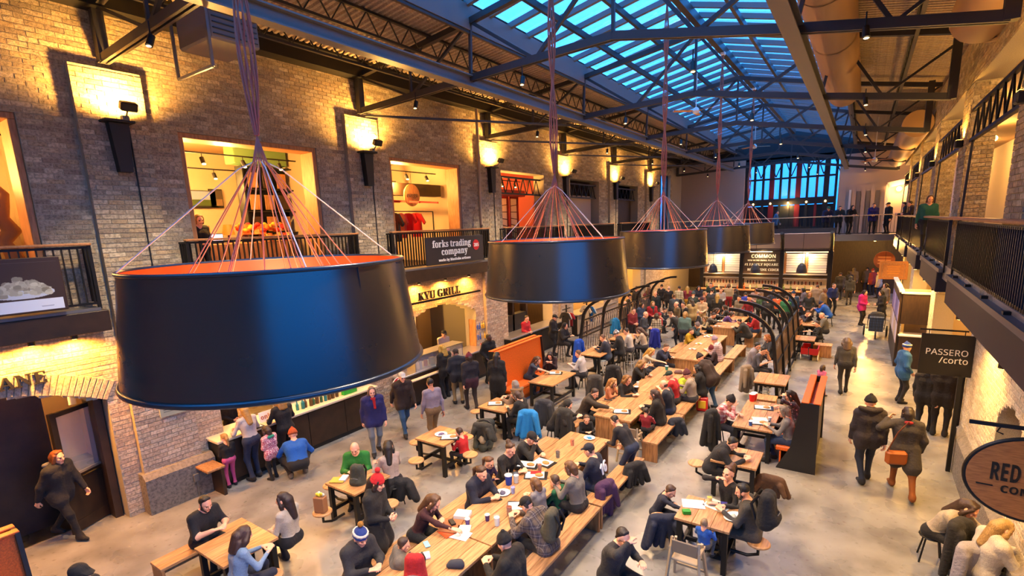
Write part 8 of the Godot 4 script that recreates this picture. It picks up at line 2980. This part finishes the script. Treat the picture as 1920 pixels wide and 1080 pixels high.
	person("person in black top drinking at the paper covered table", 1366, 888, "sit_drink", -35, "b=f t=17171c p=1b1b20 h=bun hc=5a3620")
	person("person in grey jacket with black backpack at the paper covered table", 1392, 922, "sit_hands", -85, "b=b t=3c3a38 p=4c443a h=beard hc=14100e")
	person("baby in blue top in the high chair", 1321, 982, "ride", 170, "s=0.5 y=0.28 t=1454b0 p=5c5a58 h=short hc=9a7c58")
	person("person in black jacket, back turned at the cafe table nearest the right booth", 1373, 832, "sit_lean", 95, "b=c t=15161d p=17171b h=short hc=14100c")
	person("person in check flannel shirt and black beanie at the booth table", 1369, 752, "sit_eat", 85, "b=b t=plaid8a1420d8d0cc p=1c2030 h=short hc=2a1c14 hat=beanie hatc=17141c st=1")
	person("person in grey sweater and glasses on the right orange booth", 1468, 772, "sit_hands", -88, "t=7c7876 p=23365a h=bob hc=8a7a68 specs=1")
	person("person in dark patterned blouse with black hair on the right orange booth", 1480, 742, "sit_chin", -88, "b=f t=dots14121c3a2a50 p=1b1b20 h=long hc=100c0c")
	person("person in slate T-shirt at the table before the right arched screen", 1432, 658, "sit_eat", 80, "t=4a4a5a p=20222c h=short hc=100e0e bare=1 m=1")
	person("person in pale coat at the table before the right arched screen", 1420, 650, "sit_hands", 85, "b=c t=8d8894 p=20222c h=short hc=1a1614 st=1")
	person("person with orange hair behind the right arched screen", 1438, 634, "sit_hands", -60, "t=2a3040 p=20222c h=wavy hc=a85a20 st=1")
	# right aisle
	person("person in dark grey parka and black knit hat walking away down the right aisle", 1632, 755, "walk_slow", 195, "s=1.04 b=c t=332b2e hip=332b2e p=1b2438 h=none hat=beanie hatc=0f0e10 fur=3c3230")
	person("person in grey down coat, tan knee boots and crimson scarf in the right aisle", 1703, 776, "stand_hood", 185, "b=l t=3c3634 hip=3c3634 p=15151a shin=8a4a10 sh=8a4a10 h=bob hc=20120e scarf=a82430")
	person("person in grey cardigan and dark trousers walking away in the right aisle", 1588, 641, "walk_slow", 190, "t=4c4a48 hip=25242c p=2c2826 h=wavy hc=6a5240")
	person("toddler in pink top running in the right aisle", 1543, 690, "walk", 150, "s=0.56 t=d86a96 p=c86a90 h=bob hc=3a2418")
	person("person in blue knit hat and blue jacket standing by the cafe kiosk", 1701, 652, "stand_pocket", 110, "b=c t=1f5c9c p=1c1c22 h=none hat=beanie hatc=1c44a8 band=c8ccd4")
	person("person in brown leather coat facing away behind the hanging black sign", 1776, 690, "stand", 170, "s=1.05 b=c t=241a14 hip=241a14 p=1f1b18 h=short")
	person("person in black leather jacket and leggings beside the hanging black sign", 1745, 692, "walk_slow", 160, "b=c t=1c1614 hip=1c1614 p=1a1614 h=bob")
	person("person in magenta coat and black leggings by the stroller", 1622, 549, "stand_front", 60, "b=c t=c81a88 hip=c81a88 p=1a1416 h=bob hc=2a1a14")
	person("person in black jacket with dark hair handing something to the magenta coat", 1652, 550, "stand_front", -70, "b=c t=17171c p=1a1a20 h=bob hc=14100e")
	person("person in pale jacket with long dark hair by the poster wall", 1660, 536, "stand", -60, "b=c t=8a7a64 p=2a2420 h=long hc=1a100c")
	person("person in grey hooded sweater walking away in the far right aisle", 1595, 522, "walk_slow", 180, "t=4a4844 hip=4a4844 p=3a3430 h=none hat=hood hatc=4a4844")
	person("person in royal blue sweater facing the hall by the drink stand", 1564, 536, "stand_pocket", 30, "b=b t=1c2f6c p=17181c h=short hc=4a2c1c")
	var far_aisle := [[1585, 503, "2a2024", "dark maroon", "short", "16"], [1601, 506, "7a6a50", "sand", "hood", "22"], [1613, 503, "8c1420", "crimson", "bob", "18"], [1626, 505, "55483a", "brown", "short", "22"], [1637, 508, "a03428", "rust", "beanie", "18"], [1648, 512, "c0b4a0", "cream", "short", "26"], [1592, 512, "1d1d24", "black", "bob", "15"], [1576, 515, "30303a", "slate", "short", "18"]]
	for e in far_aisle:
		person("person in %s jacket in the queue at the end of the right aisle" % e[3], e[0], e[1], "stand", 170 + (int(e[0]) % 5) * 25, "b=c t=%s p=%s1a20 h=%s hc=2a1c14 %s" % [e[2], e[5], "none" if e[4] in ["hood", "beanie"] else e[4], ("hat=%s hatc=%s" % [e[4], e[2]]) if e[4] in ["hood", "beanie"] else ""])
	# small tables past the right screen
	person("person in grey shirt with white hair on the wooden box seat", 1541, 592, "sit_hands", -80, "b=b t=6a665e p=2a2a2e h=bald hc=b0a89c")
	person("person in bright blue jacket before the drink stand", 1540, 570, "sit_lean", -100, "b=c t=0c5cc8 p=1b1b20 h=none hat=beanie hatc=30324a st=1")
	person("person in navy vest facing the hall beside the red wagon", 1515, 588, "sit_eat", 40, "t=1c1e34 p=1b1b20 h=short hc=3a2418 st=1")
	person("person in black with ginger hair beside the red wagon", 1500, 603, "sit_hands", 60, "t=17171c p=1b1b20 h=bob hc=7a4420 st=1")
	person("person in dark jersey at the small table by the wagon", 1532, 608, "sit_hands", -70, "s=0.8 t=1c1c20 p=1b1b20 h=short hc=2a1a10 st=1")
	person("person in pale tan coat standing at the drink stand", 1533, 539, "stand_counter", 175, "b=c t=a88c6c hip=a88c6c p=4a3a2c h=short hc=4a2c1c")
	person("person in coral sweater before the drink stand", 1496, 560, "sit_hands", 60, "t=c83c2c p=1b1b20 h=short hc=8a8680 st=1")
	# crowd between the long tables and the drink stand
	var crowd := [
		[1180, 556, "stand", 120, "1f1f1c", "2a2a30", "short", "", "black jacket and cap by the left screen", "hat=cap hatc=141416"],
		[1188, 583, "stand_front", 60, "7a1822", "2a2022", "short", "", "dark red sweater by the left screen", ""],
		[1209, 556, "stand", -150, "3a3a40", "20222c", "beanie", "5c1420", "grey coat and dark red knit hat", ""],
		[1224, 570, "stand_front", 40, "a81420", "20222c", "bob", "", "bright red shirt with fair curls", "hc=a07a3c scarf=12605a"],
		[1229, 551, "stand", 20, "1c2c30", "1b1b20", "bald", "", "dark teal jacket", "hc=8a7460"],
		[1241, 537, "stand_pocket", 170, "1c1e2a", "1b1b20", "short", "", "tall navy suit", ""],
		[1254, 541, "stand", 190, "231f20", "1b1b20", "bald", "", "wide black coat with grey hair", "hc=a8a29c"],
		[1274, 541, "stand", 170, "plaid8a8060c8c0a0", "2a2a30", "short", "", "pale check shirt", ""],
		[1289, 541, "stand_front", 200, "8a2c38", "c89018", "long", "", "raspberry cardigan with fair hair", "hc=c0943c"],
		[1300, 552, "stand", 190, "2c3a34", "b07a14", "beanie", "3a4c50", "moss jacket and mustard trousers", ""],
		[1246, 582, "sit_lean", 110, "20222a", "1b1b20", "short", "", "charcoal sweater leaning over a tray", "y=0.2"],
		[1231, 593, "stand", 200, "plaid4a3c24c8c0a8", "b0a48c", "bob", "", "yellow and white check shirt", "s=0.8"],
		[1211, 590, "stand_front", 90, "2c3444", "20222c", "bald", "", "slate jacket with grey hair", "hc=9a948c"],
		[1236, 592, "stand_front", -60, "a01624", "20222c", "beanie", "a01624", "scarlet bobble hat", "s=0.75"],
		[1258, 590, "bend_half", -100, "1b1a1c", "1b1b20", "short", "", "black coat stooping over a pushchair", "hc=6a4426"],
		[1281, 572, "stand_front", -40, "201e24", "1b1b20", "short", "", "black suit and tan scarf", "scarf=b09468"],
		[1316, 563, "stand_front", 10, "cbb491", "c8a878", "beanie", "3c1c2c", "cream cardigan with dark braces", ""],
		[1306, 588, "sit_hands", -60, "3a3c44", "1b1b20", "beanie", "8c8894", "grey coat beside the teal patterned coat", "s=0.85"],
		[1322, 598, "sit_hands", -60, "c8b890", "1b1b20", "bob", "", "cream jacket with a sun hat", "s=0.8 hc=8a6a3c"],
		[1335, 546, "stand", 170, "3a3c44", "1b1b20", "short", "", "slate coat at the taps", ""],
		[1333, 535, "stand_counter", 10, "2c4038", "1b1b20", "short", "", "green polo behind the left taps", ""],
		[1345, 556, "stand", 190, "22201e", "1b1b20", "long", "", "black coat with long fair hair", "hc=a8843c"],
		[1352, 545, "stand_front", 20, "c8bcb0", "1b1b20", "short", "", "white apron at the taps", ""],
		[1367, 536, "stand", 180, "c0aa80", "a01418", "bob", "", "cream top and scarlet skirt", "hip=a01418 hc=5a3a20"],
		[1398, 553, "stand", 185, "1f2ea0", "1b1b20", "short", "", "ultramarine hooded top", "hc=17100e b=c"],
		[1418, 545, "stand_front", 20, "c8a090", "1b1b20", "bob", "", "salmon blouse behind the counter", "hc=8a4a20"],
		[1345, 583, "sit_reach", 80, "4c4a48", "1b1b20", "long", "", "grey top with brown hair", "hc=3a2418"],
		[1358, 577, "sit_hands", -80, "1a1a1c", "1b1b20", "bob", "", "black top turned to the taps", ""],
		[1440, 560, "stand", 190, "20242c", "1b1b20", "short", "", "midnight coat beyond the right screen", ""],
		[1460, 556, "stand_front", 170, "b8501c", "1b1b20", "bob", "", "rust jacket beyond the right screen", ""],
		[1475, 560, "stand", 160, "14603c", "1b1b20", "short", "", "emerald top beyond the right screen", ""],
		[1488, 551, "stand", 190, "1c3a5c", "1b1b20", "beanie", "1c3a5c", "steel blue coat beyond the right screen", ""]]
	for e in crowd:
		var hat: bool = e[6] in ["beanie", "hood"]
		person("person in " + e[8] + " in the drink stand crowd", e[0], e[1], e[2], e[3], "t=%s p=%s h=%s %s %s" % [e[4], e[5], "none" if hat else e[6], ("hat=%s hatc=%s" % [e[6], e[7]]) if hat else "", e[9]])
	var extra := [[1193, 541, "3a3634", "stone grey coat"], [1204, 573, "243a5c", "denim shirt"], [1217, 541, "5a2c2c", "brick red coat"], [1263, 556, "38424a", "blue grey fleece"], [1268, 571, "6a5a3c", "camel coat"], [1310, 541, "2c2c3a", "ink blue blazer"], [1322, 551, "86503c", "copper jacket"], [1285, 590, "4a6a6c", "sea green scarf and coat"], [1379, 546, "1f2024", "jet black jacket"], [1386, 560, "7c7468", "taupe jumper"], [1405, 560, "8a1a2a", "cherry red parka"], [1428, 553, "3c5c3c", "fern green jacket"], [1450, 548, "22283c", "midnight blue hoodie"], [1505, 545, "6c6470", "mauve cardigan"], [1518, 552, "262a2c", "graphite coat"], [1547, 545, "94806a", "biscuit jacket"], [1172, 570, "22242a", "dark slate anorak"], [1296, 566, "a08a5c", "straw coloured jumper"]]
	for k in extra.size():
		var e: Array = extra[k]
		person("person in %s standing in the drink stand crowd" % e[3], e[0], e[1], ["stand", "stand_front", "stand_pocket", "walk_slow"][k % 4], (k * 77) % 360, "b=%s t=%s p=%s h=%s hc=%s sk=%d" % [["n", "c", "f", "b"][k % 4], e[2], ["1b1b20", "2a3044", "3a3430"][k % 3], ["short", "bob", "long", "short", "bald", "wavy"][k % 6], ["2a1a10", "6a4a2a", "14100e", "a07a44"][(k / 2) % 4], k % 4])
	# far bridge and gallery
	var bridge := [[1554, 388, "17234c", "navy jacket and green cap leaning on the far bridge rail", "stand_lean", 20, "hat=cap hatc=2c6c48"], [1575, 393, "2c3c44", "slate jacket between two leaning people on the bridge", "stand_lean", 10, ""], [1599, 391, "17181f", "black coat leaning on the far bridge rail", "stand_lean", 30, "hat=hood hatc=17181f"], [1639, 385, "1c1c78", "royal blue jacket standing on the far bridge", "stand_front", 0, ""], [1666, 382, "141418", "black hat and coat standing on the far bridge", "stand", -60, "hat=cap hatc=0e0e12"], [1457, 404, "3c78a8", "pale blue jacket walking along the far bridge", "walk", 90, "s=0.9"]]
	for e in bridge:
		person("person in " + e[3], e[0], e[1], e[4], e[5], "z=-35.6 y=4.05 b=c t=%s p=17181d %s %s" % [e[2], "h=none" if "hat=" in e[6] else "h=short", e[6]])
	person("person in black coat with grey scarf leaning on the gallery rail", 1695, 384, "stand_lean", -90, "z=-31.5 y=4.05 b=c t=121316 p=121316 h=short scarf=8a8e98")
	person("person in maroon coat beside the black coat on the gallery", 1706, 387, "stand_lean", -90, "z=-29.5 y=4.05 b=c t=2a1418 p=121316 h=short")
	person("person in teal coat walking along the right gallery", 1744, 374, "walk_slow", 10, "z=-19.4 y=4.05 s=0.95 b=n t=14605c p=1c2024 h=bob hc=5a3a24")
	person("shopkeeper in black dress with fair hair in the gift shop", 371, 398, "stand_front", 90, "z=-5.85 y=4.05 b=f t=121214 p=121214 h=bob hc=a8743c")
	# under the oval sign
	person("person in cream sweater leaning at a table under the oval sign", 1818, 955, "sit_lean", 60, "t=b8ab94 p=17171b h=long hc=3a2418 st=1")
	person("person in white team jacket, back turned under the oval sign", 1882, 992, "sit_hands", 110, "b=c t=c4bcb0 p=2a2c34 h=long hc=b08a4c st=1")
